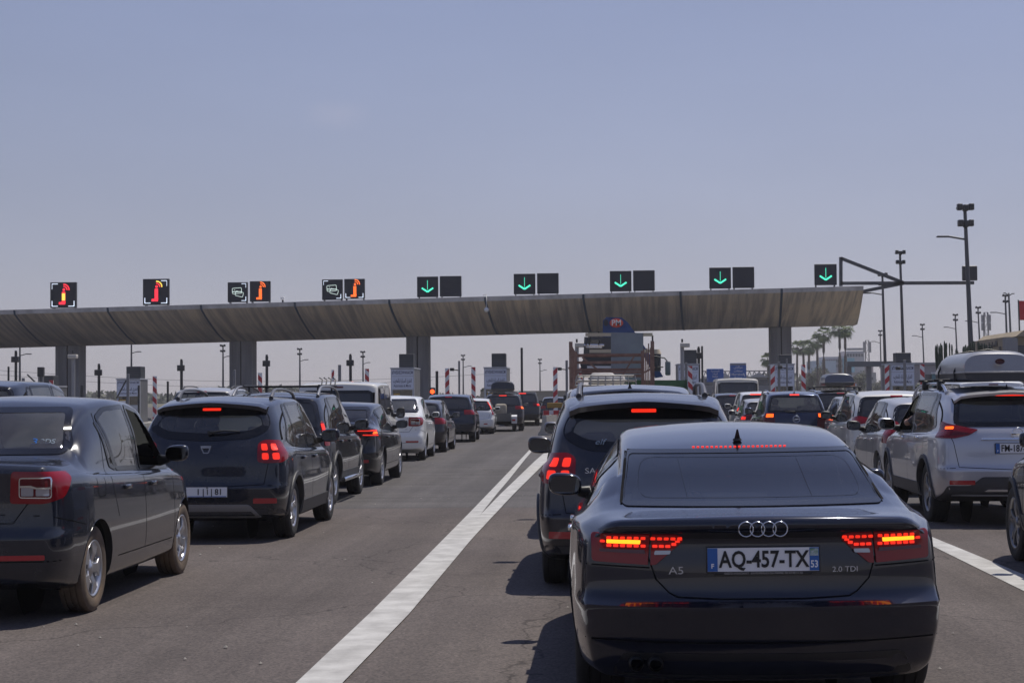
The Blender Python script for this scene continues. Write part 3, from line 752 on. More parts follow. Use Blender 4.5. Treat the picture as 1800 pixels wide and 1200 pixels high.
        sp.update(top=[(0, H-.05), (.3, H-.02), (1.2, H), (L*.5, H), (L*.60, H-.05), (L*.65, H-.10), (L*.80, fz+.06), (L*.84, fz+.02), (L*.93, fz-.07), (L, fz-.2)],
                  belt=[(0, bz), (L*.5, bz), (L*.72, fz), (L*.84, fz-.06), (L, fz-.28)],
                  hw=[(0, hw-.03), (.5, hw), (L*.7, hw), (L, hw-.10)], ht=[(0, hw-.13), (L*.5, hw-.13), (L*.66, hw-.2), (L*.8, hw-.2), (L, hw-.3)],
                  zb=[(0, zb+.09), (.5, zb), (L-.5, zb), (L, zb)],
                  prof=[(zb, .08), (zb+.1, .02), (zb+.2, 0), (zb+.35, 0), (zb+.40, .05), (bz, .075), (H-.1, .19), (H, .22)],
                  fprof=[(zb, .06), (zb+.2, 0), (bz-.15, .05), (bz, .2), (H, .3)], oh=.8, wb=.63*L, wheel=(.32, .19, .19), zm=.65, ri=.05, rr=.12)
        sp['dlo'] = [([(.38, .10), (1.25, .08), (1.25, .90), (.38, .90)], .08), ([(1.4, .06), (L*.5, .05), (L*.5, .92), (1.4, .92)], .06), ([(L*.53, .02), (L*.74, .02), (L*.66, .86), (L*.53, .92)], [.03, .06, .05, .04])]
        sp['rearwin'] = [(-hw+.15, bz+.06), (hw-.15, bz+.06), (hw-.2, H-.22), (-hw+.2, H-.22)]; sp['rwr'] = .08
        sp['frontwin'] = [(-hw+.2, fz+.08), (hw-.2, fz+.08), (hw-.25, H-.13), (-hw+.25, H-.13)]
        sp['mirror'] = (L*.72, bz+.06); sp['mirsize'] = (.2, .24); sp['mirm'] = M_black
        sp['gaps'] = [('rear', [(-hw+.09, H-.08), (-hw+.07, zb+.4)]), ('rear', [(hw-.09, H-.08), (hw-.07, zb+.4)]), ('side', [(1.3, H-.15), (1.3, .4)]), ('side', [(L*.52, H-.15), (L*.52, .4)])]
        sp['seats'] = [(L*.55, 2)]; sp['zhead'] = 1.35; sp['zseat'] = .7; sp['hb_brake'] = (.12, H-.15, H-.12, M_dred)
    sp.update(kw); return sp

def corner_lamp(z0, z1, a0=20, a1=80, m=None, sub=None, off=.010, rad=.03, name='tail_lamp', poly=None):
    return (name, 'corner', poly or [(a0, z0), (a1, z0+.01), (a1, z1-.01), (a0, z1)], rad, m or M_red, off, .02, True, sub or [])
# ------------------------------------------------------------------ the near fastback
PT_audi = paint('black_blue_metallic_paint', (.013, .016, .030), .35, .02, .18)
def make_fastback():
    L, W, H = 4.71, 1.854, 1.39; hw = W/2
    sp = base('sedan', L, W, H, deck=.985,
        top=[(0, .955), (.05, .978), (.2, .985), (.36, 1.0), (.5, 1.03), (1.13, 1.235), (1.45, 1.305), (1.9, 1.36), (2.4, 1.385), (2.8, 1.37), (3.0, 1.33), (3.6, 1.0), (3.75, .965), (4.3, .88), (L, .75)],
        belt=[(0, .90), (.35, .945), (.9, .955), (1.6, .93), (3.2, .89), (3.9, .85), (L, .66)],
        hw=[(0, .875), (.5, .905), (.85, .925), (2.5, .925), (3.8, .92), (L, .84)],
        ht=[(0, .70), (.3, .665), (.6, .665), (1.0, .64), (1.5, .625), (2.4, .62), (3.0, .62), (3.6, .66), (L, .6)],
        prof=[(.2, .16), (.27, .09), (.38, .05), (.40, .035), (.50, .012), (.555, .0), (.58, .035), (.62, .065), (.75, .075), (.86, .085), (.885, .075), (.93, .04), (.965, .03), (.98, .035), (1.4, .06)],
        plan=.26, rr=.32, ri=.05, t1=1.3, zb=[(0, .2), (.5, .17), (L-.5, .17), (L, .2)], zm=.52, crown=.055, hbi=.085,
        oh=1.02, wb=2.81, wheel=(.335, .235, .245), arch=.365, rim='ten', rearwin=[(-.645, 1.012), (.645, 1.012), (.60, 1.243), (-.60, 1.243)], rwr=.03, rg='audi', rwb=.008,
        frontwin=[(-.68, 1.0), (.68, 1.0), (.58, 1.33), (-.58, 1.33)], sg='tint', mirror=(3.05, .985), mirsize=(.215, .145),
        antenna=('fin', 1.40), rwr_=0, hb_brake=None, handlem=M_chr, seats=[(2.45, 2), (1.7, 3)], zseat=.4, zhead=1.1)
    sp['dlo'] = [([(1.25, .06), (1.62, .0), (1.62, .80), (1.6, .80)], [.06, .02, .02, .02]), ([(1.66, 0), (2.25, 0), (2.25, .93), (1.66, .82)], .03), ([(2.29, 0), (3.2, .0), (2.8, .88), (2.29, .93)], [.03, .06, .05, .04])]
    sp['handles'] = [(1.85, .80), (2.75, .79)]
    sp['gaps'] = [('side', [(1.64, 1.15), (1.62, .85), (1.5, .6), (1.42, .5)]), ('side', [(2.27, 1.2), (2.27, .3)]), ('side', [(3.25, .9), (3.3, .35)]), ('side', [(1.45, .33), (3.3, .33)]),
        ('rear', [(-.59, .94), (-.57, .89), (-.50, .68), (-.44, .62), (-.40, .60)]), ('rear', [(-.40, .60), (-.2, .592), (.2, .592), (.40, .60)]), ('rear', [(.40, .60), (.44, .62), (.50, .68), (.57, .89), (.59, .94)]),
        ('rear', [(-.84, .395), (-.3, .388), (.3, .388), (.84, .395)]), ('rear', [(-.86, .745), (-.53, .735)]), ('rear', [(.86, .745), (.53, .735)])]
    amb = [(-.54, 0)]
    cells = []
    # lamp inner structure in rear view coordinates (x outward positive)
    def sq(x, z, w=.022, h=.014): return [(x-w/2, z-h/2), (x+w/2, z-h/2), (x+w/2, z+h/2), (x-w/2, z+h/2)]
    outer = [('lamp_cell', sq(.555+.032*i, .879), .004, M_brk, .014) for i in range(6)]
    outer += [('lamp_cell', sq(.555+.032*i, .836), .004, M_brk, .014) for i in range(6)]
    outer += [('lamp_cell', sq(.745, .857), .004, M_brk, .014)]
    outer += [('lamp_bar', [(.57, .845), (.725, .847), (.725, .870), (.565, .868)], .004, M_amb, .0145)]
    outer += [('lamp_strip', [(.545, .800), (.76, .806), (.76, .820), (.55, .818)], .004, mat('smoked_strip', (.12, .05, .06), .3), .0125)]
    inner = [('lamp_cell', sq(.385+.031*i, .878), .004, M_brk, .014) for i in range(5)]
    inner += [('lamp_cell', sq(*p), .004, M_brk, .014) for p in ((.395, .861), (.412, .846), (.440, .836), (.470, .836), (.500, .836))]
    inner += [('lamp_clear', [(.43, .798), (.505, .795), (.50, .815), (.425, .816)], .006, M_clear, .0145)]
    sp['bits'] = [('tail_lamp', 'rear', [(.536, .748), (.80, .76), (.80, .893), (.525, .895)], [.004, .02, .02, .004], M_red, .008, .012, True, outer),
                  ('boot_lamp', 'rear', [(.524, .748), (.500, .748), (.368, .862), (.375, .885), (.41, .895), (.515, .895)], [.004, .01, .01, .01, .01, .004], M_red, .008, .012, True, inner)]
    c = P(1353, 1000, 8.15)
    root, B = build_car('parked_car', sp, 'black fastback with four silver rings on its boot lid, nearest to the camera', 'car', (c.x-.03, 8.02, 0), R(0.2), 3, PT_audi, 'cars queuing for the toll booths', tilt=R(-.5))
    # rings
    mb = MB(); r0 = B.rear(0, .916)[0]
    for k in range(4):
        cx = -.0795+.053*k; n = 28
        mb.tube([Vector((cx+.034*cos(a), r0.y-.012-(k % 2)*.002, .918+.034*sin(a))) for a in np.linspace(0, 2*pi, n)], .0034, 6)
    mb.build('ring_badge', M_silv, root)
    y = B.rear(-.40, .72)[0].y-.006; text('model_lettering', 'A5', .050, M_silv, root, (-.405, y, .722), sx=1.25, extrude=.002)
    y = B.rear(.30, .72)[0].y-.004; text('model_lettering', '2.0 TDI', .036, M_silv, root, (.385, y+.010, .722), M=Matrix.Rotation(R(7), 4, 'Z') @ FACE_Y, sx=1.12, extrude=.002)
    p = plate_obj(root, B.rear, 0, .775, 'F', [('AQ-457-TX', .108, .003, -.002, M_ink, .78, .0022), ('F', .03, -.237, -.030, M_plate, 1, .001), ('53', .046, .238, -.024, M_plate, .8, .001)])
    n = text('plate_lettering', 'GGE D. FOUCAULT  53170 MESLAY DU MAINE  02 43 98 11 50', .0135, M_silv, p, (0, -.006, -.064), extrude=.0005)
    mb = MB(); mb.box((0, -.001, -.064), (.46, .006, .016), .002); mb.build('plate_frame', M_black, p)
    for sx_ in (-1, 1):
        sg_ = MB(); line_into(sg_, B.rear, [(sx_*.652, 1.01), (sx_*.606, 1.245)], .012, .006); sg_.build('screen_gap', M_seam, root)
    # boot lid brake strip
    mb = MB(); e = MB()
    for i in range(21):
        x = -.245+.0245*i; q = B.rear(x, 1.262)
        if q: e.box(q[0]+q[1]*.006, (.014, .008, .009), .002)
    e.build('high_brake_lamp', M_brk, root)
    g = MB(); line_into(g, B.rear, [(-.60, 1.25), (-.3, 1.248), (.3, 1.248), (.60, 1.25)], .012, .003); g.build('screen_gap', M_seam, root)
    # heater wires and tinted inner outline on the glass
    hw_ = MB()
    for i in range(0):
        z = 1.06+i*.026; line_into(hw_, B.rear, [(-.52, z), (.52, z)], .0012, .0055, .2)
    ring_into(hw_, B.rear, round_poly([(-.57, 1.033), (.57, 1.033), (.54, 1.222), (-.54, 1.222)], .07), .0018, 0, .0055)
    for x in (-.32, .30): line_into(hw_, B.rear, [(x, 1.035), (x-.02, 1.21)], .002, .0056)
    hw_.build('heater_wire', mat('heater_wire', (.012, .012, .014), .12), root)
    # lower bumper trim, exhausts, diffuser
    mb = MB()
    for x in (-.60, -.51):
        q = B.rear(x, .285); y = q[0].y if q else .12
        mb.lathe([(.028, -.06), (.036, -.055), (.037, .0), (.037, .1), (.031, .1), (.031, -.03)], 20, M=Matrix.Translation((x, y+.0, .285)) @ Matrix.Rotation(pi/2, 4, 'Z'))
    mb.build('exhaust_pipe', mat('exhaust_steel', (.04, .04, .04), .4, metal=.9), root)
    d = MB(); patch_into(d, B.rear, round_poly([(-.72, .215), (.72, .215), (.66, .335), (-.66, .335)], .04), .003, .06); d.build('rear_diffuser', M_black, root)
    return root, B
make_fastback()
# ------------------------------------------------------------------ the queue
GQ = 'cars queuing for the toll booths'
PT_gb = paint('grey_blue_metallic_paint', (.016, .0195, .031), .2, .10, .25)
PT_db = paint('dark_blue_metallic_paint', (.012, .017, .034), .2, .08, .25)
PT_bk = paint('black_gloss_paint', (.010, .011, .016), .2, .08, .25)
PT_bn = paint('brown_black_paint', (.028, .022, .024), .2, .12, .28)
PT_gd = paint('dusty_dark_grey_paint', (.030, .031, .040), .5, .28, .3)
PT_wh = paint('white_gloss_paint', (.80, .80, .79), 0, .04)
PT_wm = paint('warm_white_paint', (.72, .70, .65), 0, .06)
PT_sv = paint('silver_metallic_paint', (.52, .52, .55), .5, .03, .3)
PT_sg = paint('silver_grey_paint', (.50, .49, .48), .35, .07)
PT_gy = paint('grey_metallic_paint', (.20, .205, .23), .5, .1)
PT_nv = paint('navy_paint', (.012, .022, .060), .6, .06, .25)
PT_cr = paint('cream_paint', (.62, .58, .49), 0, .1)

def cells4(c, z, dx, dz, m=M_brk, w=9, h=.075):
    out = []
    for i in (-1, 1):
        for k in (-1, 1): a = c+i*dx; b = z+k*dz; out.append(('lamp_cell', [(a-w/2, b-h/2), (a+w/2, b-h/2), (a+w/2, b+h/2), (a-w/2, b+h/2)], .018, m, .014))
    return out
def rect_sub(nm, a0, a1, z0, z1, m, off=.014, r=.008): return (nm, [(a0, z0), (a1, z0), (a1, z1), (a0, z1)], r, m, off)
def reflector(x0, x1, z0, z1): return ('rear_reflector', 'rear', [(x0, z0), (x1, z0), (x1, z1), (x0, z1)], .01, M_refl, .008, .012, True)

def sedan_low(label, x, y, m, res=3, rimm=None, dusty=False, rz=0):
    L, W, H = 4.35, 1.735, 1.575; hw = W/2; dk = 1.11; bz = .99
    lamp = corner_lamp(.83, 1.045, poly=[(4, .835), (33, .83), (52, .875), (66, 1.0), (65, 1.04), (40, 1.045), (5, 1.05)],
        sub=[('lamp_inner', [(13, .88), (37, .875), (37, 1.0), (13, 1.0)], .012, M_dred, .0115), rect_sub('lamp_clear', 14, 24.5, .885, .945, M_clear, .013), rect_sub('lamp_clear', 26.5, 36.5, .885, .932, M_clear, .013),
             ('lamp_trim', [(12.5, .875), (38, .87), (38, 1.008), (12.5, 1.008)], .02, M_chr, .016), ('lamp_trim', [(13, .947), (22, .948), (27, .936), (37.5, .936), (37.5, .940), (27, .940), (22, .954), (13, .953)], .001, M_chr, .016)], rad=.03)
    sp = base('sedan', L, W, H, deck=dk, bz=bz, wheel=(.315, .205, .19), arch=.36, rim='steel5', wb=2.63, oh=.86, zm=.55,
              tyrem=M_rubd if dusty else M_rub, bits=[lamp, reflector(.42, .72, .45, .485)], ht=[(0, hw-.14), (.4, hw-.19), (.8, hw-.25), (1.2, hw-.245), (1.9, hw-.21), (2.6, hw-.24), (3.4, hw-.2), (L, hw-.3)],
              top=[(0, dk-.035), (.05, dk), (.35, dk+.01), (.55, dk+.035), (1.12, H-.10), (1.35, H-.035), (1.9, H), (2.4, H-.015), (2.7, H-.06), (3.35, .99), (3.5, .95), (4.0, .86), (L, .74)], mirror=(2.98, 1.08), mirsize=(.20, .14))
    sp['dlo'] = [([(1.32, .76), (1.37, .06), (1.50, .0), (1.36, .76)], .015), ([(1.53, 0), (2.10, 0), (2.10, .97), (1.60, .95), (1.39, .84)], [.03, .03, .04, .05, .03]), ([(2.2, 0), (3.12, .0), (2.62, .95), (2.2, .98)], [.03, .06, .05, .04])]
    sp['rearwin'] = [(-.66, dk+.05), (.66, dk+.05), (.56, H-.10), (-.56, H-.10)]; sp['rwb'] = .03
    sp['gaps'] = [('side', [(1.36, 1.44), (1.30, 1.25), (1.22, 1.02), (1.28, .85), (1.38, .66)]), ('side', [(2.15, 1.45), (2.14, 1.0), (2.16, .36)]), ('side', [(3.08, .96), (3.10, .4)]), ('side', [(1.4, .36), (3.05, .36)]), ('side', [(.55, .66), (.2, .72), (.06, .76)]),
        ('side', [(.86, .86), (.86, 1.0), (1.04, 1.0), (1.06, .93), (1.04, .84), (.9, .83), (.86, .86)]), ('rear', [(-.68, dk-.02), (-.69, 1.0)]), ('rear', [(.68, dk-.02), (.69, 1.0)]), ('rear', [(-.60, .84), (-.5, .70), (.5, .70), (.60, .84)]), ('rear', [(-.8, .44), (.8, .44)])]
    sp['handles'] = [(1.62, .87), (2.38, .86)]; sp['open'] = [(1, 2)] if dusty else []
    return build_car('parked_car', sp, label, 'car', (x, y, 0), rz, res, m, GQ)

def stepway(label, x, y, m, res=3, lit=M_brk, rz=0, rg='clear'):
    L, W, H = 4.08, 1.735, 1.57; hw = W/2
    lamp = corner_lamp(.85, 1.09, poly=[(14, .86), (24, .845), (48, .85), (72, .90), (74, 1.04), (60, 1.085), (28, 1.09), (16, 1.05)], m=M_red if lit else M_red, sub=cells4(33, .965, 7, .048, lit, 9, .068), rad=.04)
    sp = base('hatch', L, W, H, bz=.99, bits=[lamp, reflector(.52, .76, .42, .475)], clad=.05, wheel=(.325, .21, .2), arch=.365, rim='vee', wb=2.59, oh=.78, rails=(1.0, 2.6, .53, .095), railm=mat('rail_grey', (.16, .16, .17), .35, metal=.4),
              spoiler=(.60, .42, H-.075, .16, .07), mirror=(2.78, 1.08), wiper=(.02, 1.155, .34, 1.175), hb_brake=(.10, H-.165, H-.14, M_brk), spoilm=m)
    sp['rearwin'] = [(-.48, 1.12), (0, 1.09), (.48, 1.12), (.655, 1.22), (.60, 1.37), (.50, 1.42), (-.50, 1.42), (-.60, 1.37), (-.655, 1.22)]; sp['rwr'] = .14; sp['rwb'] = .07; sp['rg'] = rg
    root, B = build_car('parked_car', sp, label, 'car', (x, y, 0), rz, res, m, GQ)
    mb = MB(); patch_into(mb, B.rear, round_poly([(-.60, .27), (.60, .27), (.48, .41), (-.48, .41)], .04), .012, .05, .02); mb.build('bumper_insert', mat('insert_grey', (.30, .30, .31), .45, metal=.2), root)
    mb = MB(); patch_into(mb, B.rear, round_poly([(-.82, .30), (.82, .30), (.80, .36), (-.80, .36)], .02), .004, .05); mb.build('bumper_trim', M_clad, root)
    # triangular pale badge
    q = B.rear(0, 1.0)[0].y-.014; o = round_poly([(-.062, .040), (.062, .040), (.030, -.042), (-.030, -.042)], .012); i_ = inset(o, .011)
    mb = MB(); n = len(o)
    vs = [Vector((a, -.005, b)) for a, b in o]+[Vector((a, -.005, b)) for a, b in i_]+[Vector((a, .006, b)) for a, b in o]
    mb.add(vs, [[k, (k+1) % n, n+(k+1) % n, n+k] for k in range(n)]+[[k, (k+1) % n, 2*n+(k+1) % n, 2*n+k] for k in range(n)]); mb.box((0, -.003, .022), (.10, .006, .016))
    mb.build('grille_badge', M_silv, root, Matrix.Translation((0, q, .995)))
    return root, B

# left lane, from the near end
root, B = sedan_low('dark blue-grey saloon with dusty tyres, cut off by the left edge', -4.50, 11.45, PT_gb, 3, dusty=True)
text('window_sticker', 'BDS', .060, mat('sticker_ink', (.30, .36, .42), .5), root, (.50, B.rear(.52, 1.24)[0].y-.008, 1.24), M=Matrix.Rotation(R(90-42), 4, 'X'), extrude=.0005, sx=1.1, bold=.001)
text('window_sticker', '3', .08, mat('sticker_blue', (.02, .16, .55), .5), root, (.41, B.rear(.41, 1.24)[0].y-.008, 1.24), M=Matrix.Rotation(R(90-42), 4, 'X'), extrude=.0005, sx=1.3)
root, B = stepway('dark grey-blue hatchback with roof rails and a plate ending in 81', -4.2, 18.05, PT_gb, 3)
plate_obj(root, B.rear, 0, .545, 'MA', [('1 | \u0623 | 81', .088, .06, 0, M_ink, .95, .0012)], wid=.50, hgt=.105)
# rugged SUV with roof rack
def suv(label, x, y, m, L=4.32, W=1.80, H=1.63, res=2, lamp=None, rz=0, **kw):
    hw = W/2; bz = kw.pop('bz', .63*H)
    if lamp is None: lamp = [corner_lamp(bz-.18, bz+.02, a0=15, a1=75)]
    sp = base('suv', L, W, H, bz=bz, bits=lamp, **kw)
    return build_car('parked_car', sp, label, 'car', (x, y, 0), rz, res, m, GQ)
def roof_rack(root, label_, y0, y1, hw_, z):
    mb = MB(); q = R(1)
    for s_ in (-1, 1):
        mb.tube([(s_*hw_, y0, z+.06), (s_*hw_, y1, z+.06)], .014, 6)
    for k in range(7): yy = y0+(y1-y0)*k/6; mb.tube([(-hw_, yy, z+.05), (hw_, yy, z+.05)], .012, 6)
    for k in range(4):
        mb.tube([(hw_-.02-.07*k, y1-.05, z+.05), (hw_-.02-.07*k, y1+.06, z+.16), (hw_-.06-.07*k, y1+.02, z+.19)], .01, 6)
    for s_ in (-1, 1):
        for yy in (y0+.2, y1-.2): mb.cyl((s_*hw_*.92, yy, z-.03), (s_*hw_*.92, yy, z+.06), .016, n=6)
    return mb.build('roof_rack', M_black, root)
root, B = suv('black SUV with a black roof rack and a silver side step', -4.66, 23.75, PT_bk, res=3, bz=1.02, clad=.045, wheel=(.345, .215, .215), arch=.39, rim='double', wb=2.67, oh=.84, sg='tint', rg='tint', rails=(.75, 3.0, .62, .11), railm=mat('rail_silver', (.30, .30, .31), .35, metal=.6),
    lamp=[corner_lamp(.86, 1.22, poly=[(44, .86), (62, .86), (66, 1.15), (58, 1.22), (46, 1.16)], sub=[rect_sub('lamp_cell', 48, 61, 1.08, 1.17, M_brk)])])
roof_rack(root, '', 1.2, 2.9, .56, 1.66)
mb = MB(); mb.tube([(.90, 1.35, .33), (.93, 1.5, .34), (.93, 2.9, .34), (.90, 3.05, .33)], (.035), 8); mb.tube([(-.90, 1.35, .33), (-.93, 1.5, .34), (-.93, 2.9, .34), (-.90, 3.05, .33)], (.035), 8); mb.build('side_step', M_chr, root)
# black saloon with hooked lamps
L, W, H = 4.6, 1.81, 1.46; hw = W/2
sp = base('sedan', L, W, H, deck=1.07, bz=.95, wheel=(.325, .225, .21), arch=.36, rim='ten', wb=2.71, oh=.95, sg='tint', rg='tint', mirror=(3.1, 1.03), bits=[corner_lamp(.86, .99, poly=[(2, .90), (30, .87), (66, .86), (70, .97), (50, .99), (20, .985), (3, .96)], m=M_dred,
    sub=[('lamp_bar', [(8, .955), (62, .955), (62, .972), (8, .972)], .006, M_brk, .014), ('lamp_bar', [(20, .885), (64, .875), (64, .895), (20, .902)], .006, M_brk, .014), ('lamp_bar', [(40, .91), (60, .91), (58, .945), (44, .945)], .008, M_brk2, .0135)]), reflector(.5, .74, .42, .47)])
build_car('parked_car', sp, 'black saloon with hook-shaped lit tail lamps, between the roof-rack SUV and the white saloon', 'car', (-4.66, 29.0, 0), 0, 2, PT_bk, GQ)
# white van
sp = base('van', 4.38, 1.82, 1.88, bits=[corner_lamp(.95, 1.30, poly=[(30, .80), (62, .80), (62, 1.28), (48, 1.30)], m=M_dred, off=.008)], frontwin=None or [(-.7, 1.15), (.7, 1.15), (.62, 1.74), (-.62, 1.74)], rg='tint', sg='tint', wheel=(.32, .2, .2), rim='steel5', antenna=None)
build_car('parked_van', sp, 'white passenger van towering behind the black saloon in the left lane', 'van', (-5.33, 34.6, 0), 0, 2, PT_wm, 'vans queuing for the toll booths')
c = G(751, 808); sedan_low('white saloon with clear-centred tail lamps, in front of the white passenger van', c.x-.85, c.y-.86, PT_wh, 2, rz=R(1))
def hatch(label, x, y, m, L=4.1, W=1.74, H=1.48, res=2, lamp=None, rz=0, kind='hatch', cat='car', **kw):
    bz = kw.pop('bz', .62*H); lamp = lamp or [corner_lamp(bz-.14, bz+.04, a0=8, a1=72), reflector(.5, .7, .4, .44)]
    sp = base(kind, L, W, H, bz=bz, bits=lamp, **kw)
    return build_car('parked_car', sp, label, cat, (x, y, 0), rz, res, m, GQ)
c = G(788, 794); hatch('brown-black hatchback with a glossy side, just ahead of the white saloon', c.x-.87, c.y-.72, PT_bn, H=1.46, lamp=[corner_lamp(.78, .95, a0=15, a1=75)])
c = G(838, 776); suv('dark blue SUV with tinted glass, between the brown-black hatchback and the white estate', c.x-.9, c.y-.82, PT_db, L=4.45, W=1.84, H=1.62, wheel=(.35, .24, .22), arch=.39, rg='tint', sg='tint', rz=R(1.5), rim='double', lamp=[corner_lamp(.92, 1.08, a0=5, a1=74, m=M_red)])
c = G(871, 762); hatch('white estate car with tall red tail lamps beside its rear window', c.x-.87, c.y-.9, PT_wh, L=4.52, W=1.77, H=1.46, rg='tint', sg='tint', oh=.95, wb=2.64, rz=R(2), lamp=[corner_lamp(.8, 1.3, poly=[(40, .78), (66, .78), (62, .95), (60, 1.3), (48, 1.33), (46, .98)], off=.012, rad=.01), corner_lamp(.98, 1.25, poly=[(49, 1.0), (58, 1.0), (57, 1.28), (50, 1.28)], m=M_brk, off=.018, rad=.008, name='lit_lamp'), reflector(.45, .6, .4, .44)])
# SUV with roof box and its trailer
c = G(922, 757); cx, cy = c.x-.9, c.y-.85
root, B = suv('black SUV with a long black roof box, towing a small white trailer', cx, cy, PT_bn, L=4.6, W=1.85, H=1.66, wheel=(.36, .24, .22), arch=.39, rg='tint', sg='tint', rz=R(2), rim='double', hb_brake=(.16, 1.53, 1.56, M_brk), lamp=[corner_lamp(.95, 1.1, a0=5, a1=74, sub=[rect_sub('lamp_cell', 40, 64, .98, 1.06, M_brk2)])])
def roof_box(label, x, y, z, w, l, h, m1, m2, rz=0, group=None, badge=False):
    t = thing('roof_box', label, 'roof box', (x, y, z), rz, group)
    def shell(z0, z1, top):
        vs = []; F = []; ns, nr = 15, 17
        for i in range(ns):
            u = i/(ns-1); yy = l*u; k = 1-.30*max(0, u-.55)**1.5/.3*.55; e = sin(pi*min(1, max(0, .5*min(1, u/.06))))*1.0
            e2 = min(1, u/.05)**.5 if u < .05 else min(1, max(.15, (1-u)/.25))**.5
            for j in range(nr):
                a = pi*j/(nr-1); px = -cos(a); pz = sin(a); f = lambda q, p: math.copysign(abs(q)**p, q)
                if top: vs.append(Vector((w/2*k*f(px, .62), yy+(.09*sin(a) if i == 0 else 0), z0+(z1-z0)*f(pz, .55)*(e2 if i else .86))))
                else: vs.append(Vector((w/2*k*f(px, .35)*(1-.12*pz), yy, z1-(z1-z0)*f(pz, .3))))
        for i in range(ns-1):
            for j in range(nr-1): F.append([i*nr+j, i*nr+j+1, (i+1)*nr+j+1, (i+1)*nr+j])
        mb = MB(); mb.add(vs, F, 0, True); mb.add(vs, [list(range(nr)), list(range((ns-1)*nr, ns*nr))[::-1]], 0, False); return mb
    o = shell(.10, h, True); o.build('box_lid', m1, t, sharp=50)
    o = shell(0, .10, False); o.build('box_base', m2, t, sharp=50)
    mb = MB(); mb.box((0, -.004, .105), (w+.02, .02, .018), .004); 
    for s_ in (-1, 1): mb.box((s_*w*.5, l*.3, .105), (.02, l*.6, .018), .004)
    mb.build('box_seam', m1, t)
    return t
M_box = mat('roof_box_black', (.012, .013, .018), .3, coat=.6)
roof_box('long black roof box on the SUV that tows a trailer', cx-.05+.01, cy+.75, 1.74, 1.02, 2.1, .46, M_box, M_box, R(2), 'roof boxes')
def cross_bars(root, ys, z, hw_, m=M_black):
    for y in ys:
        mb = MB(); mb.box((0, y, z), (2*hw_, .07, .03), .01)
        for s_ in (-1, 1): mb.box((s_*(hw_-.08), y, z-.06), (.07, .1, .12), .015)
        mb.build('roof_bar', m, root)
cross_bars(root, (1.2, 2.3), 1.72, .72, mat('bar_silver', (.5, .5, .5), .4, metal=.5))
c = G(906, 758); t = thing('small_trailer', 'small open white trailer behind the black SUV with the roof box', 'trailer', (c.x-.72, c.y-.1, 0), R(2))
mb = MB()
for s_ in (-1, 1): mb.box((s_*.52, .1, .62), (.03, 1.3, .34))
mb.box((0, -.54, .62), (1.04, .03, .34)); mb.box((0, .74, .62), (1.04, .03, .34)); mb.box((0, .1, .46), (1.04, 1.3, .03)); mb.build('trailer_body', mat('trailer_grey', (.10, .10, .10), .5), t)
for s_ in (-1, 1):
    mb = MB(); mb.lathe([(.27, -.09), (.30, -.08), (.30, .08), (.27, .09), (.18, .09)], 24, M=Matrix.Translation((s_*.68, 0, .30))); mb.lathe([(0, .04), (.18, .07), (.18, -.07), (0, -.07)], 20, M=Matrix.Translation((s_*.68, 0, .30)), mi=1); mb.build('trailer_wheel', [M_rub, M_white], t)
    vs = []; 
    for k in range(13):
        a = pi*k/12; vs += [Vector((s_*.56, .36*cos(a), .36+.36*sin(a))), Vector((s_*.80, .36*cos(a), .36+.36*sin(a)))]
    mb = MB(); mb.add(vs, [[2*k, 2*k+1, 2*k+3, 2*k+2] for k in range(12)], 0, True); mb.box((s_*.68, -.36, .5), (.24, .01, .3)); mb.build('mudguard', M_white, t)
    mb = MB(); mb.box((s_*.66, -.38, .5), (.14, .03, .08), .01); mb.build('trailer_lamp', M_brk if s_ < 0 else M_refl, t)
mb = MB(); mb.box((.1, .2, .95), (.5, .5, .5), .1); mb.box((-.25, .1, .88), (.3, .4, .3), .08); mb.tube([(0, .7, .5), (0, 1.5, .5)], .03); mb.build('trailer_load', mat('sack_cloth', (.34, .30, .24), .9, var=.3), t)
hz = 88
suv('tall black SUV ahead of the roof-box SUV, near the striped barrier', -3.85, 86.5, PT_bk, L=4.6, W=1.87, H=1.76, wheel=(.36, .24, .22), arch=.39, rg='tint', sg='tint', rz=R(2.5), hb_brake=(.22, 1.63, 1.67, M_brk), lamp=[corner_lamp(1.0, 1.15, a0=8, a1=74, m=M_dred, sub=[rect_sub('lamp_cell', 35, 64, 1.03, 1.12, M_brk)])])
hatch('small dark saloon farthest along the left lane, beside the striped bollard', -2.55, 100, PT_db, H=1.46, res=1, sg='tint', rg='tint')
# second lane on the left
hatch('small white hatchback seen between the saloon and the grey-blue hatchback', -11.05, 46, PT_wm, L=3.9, W=1.70, H=1.68, kind='mpv', hb_brake=(.1, 1.6, 1.63, M_dred))
hatch('silver people carrier with roof rails, behind the grey-blue hatchback', -9.45, 40, PT_sg, L=4.5, W=1.80, H=1.80, kind='mpv', rails=(.9, 3, .6, .06), antenna=None)
hatch('dark blue van-like car showing only its roof at the left edge', -9.35, 24.5, PT_gb, L=4.5, W=1.85, H=1.84, kind='mpv')
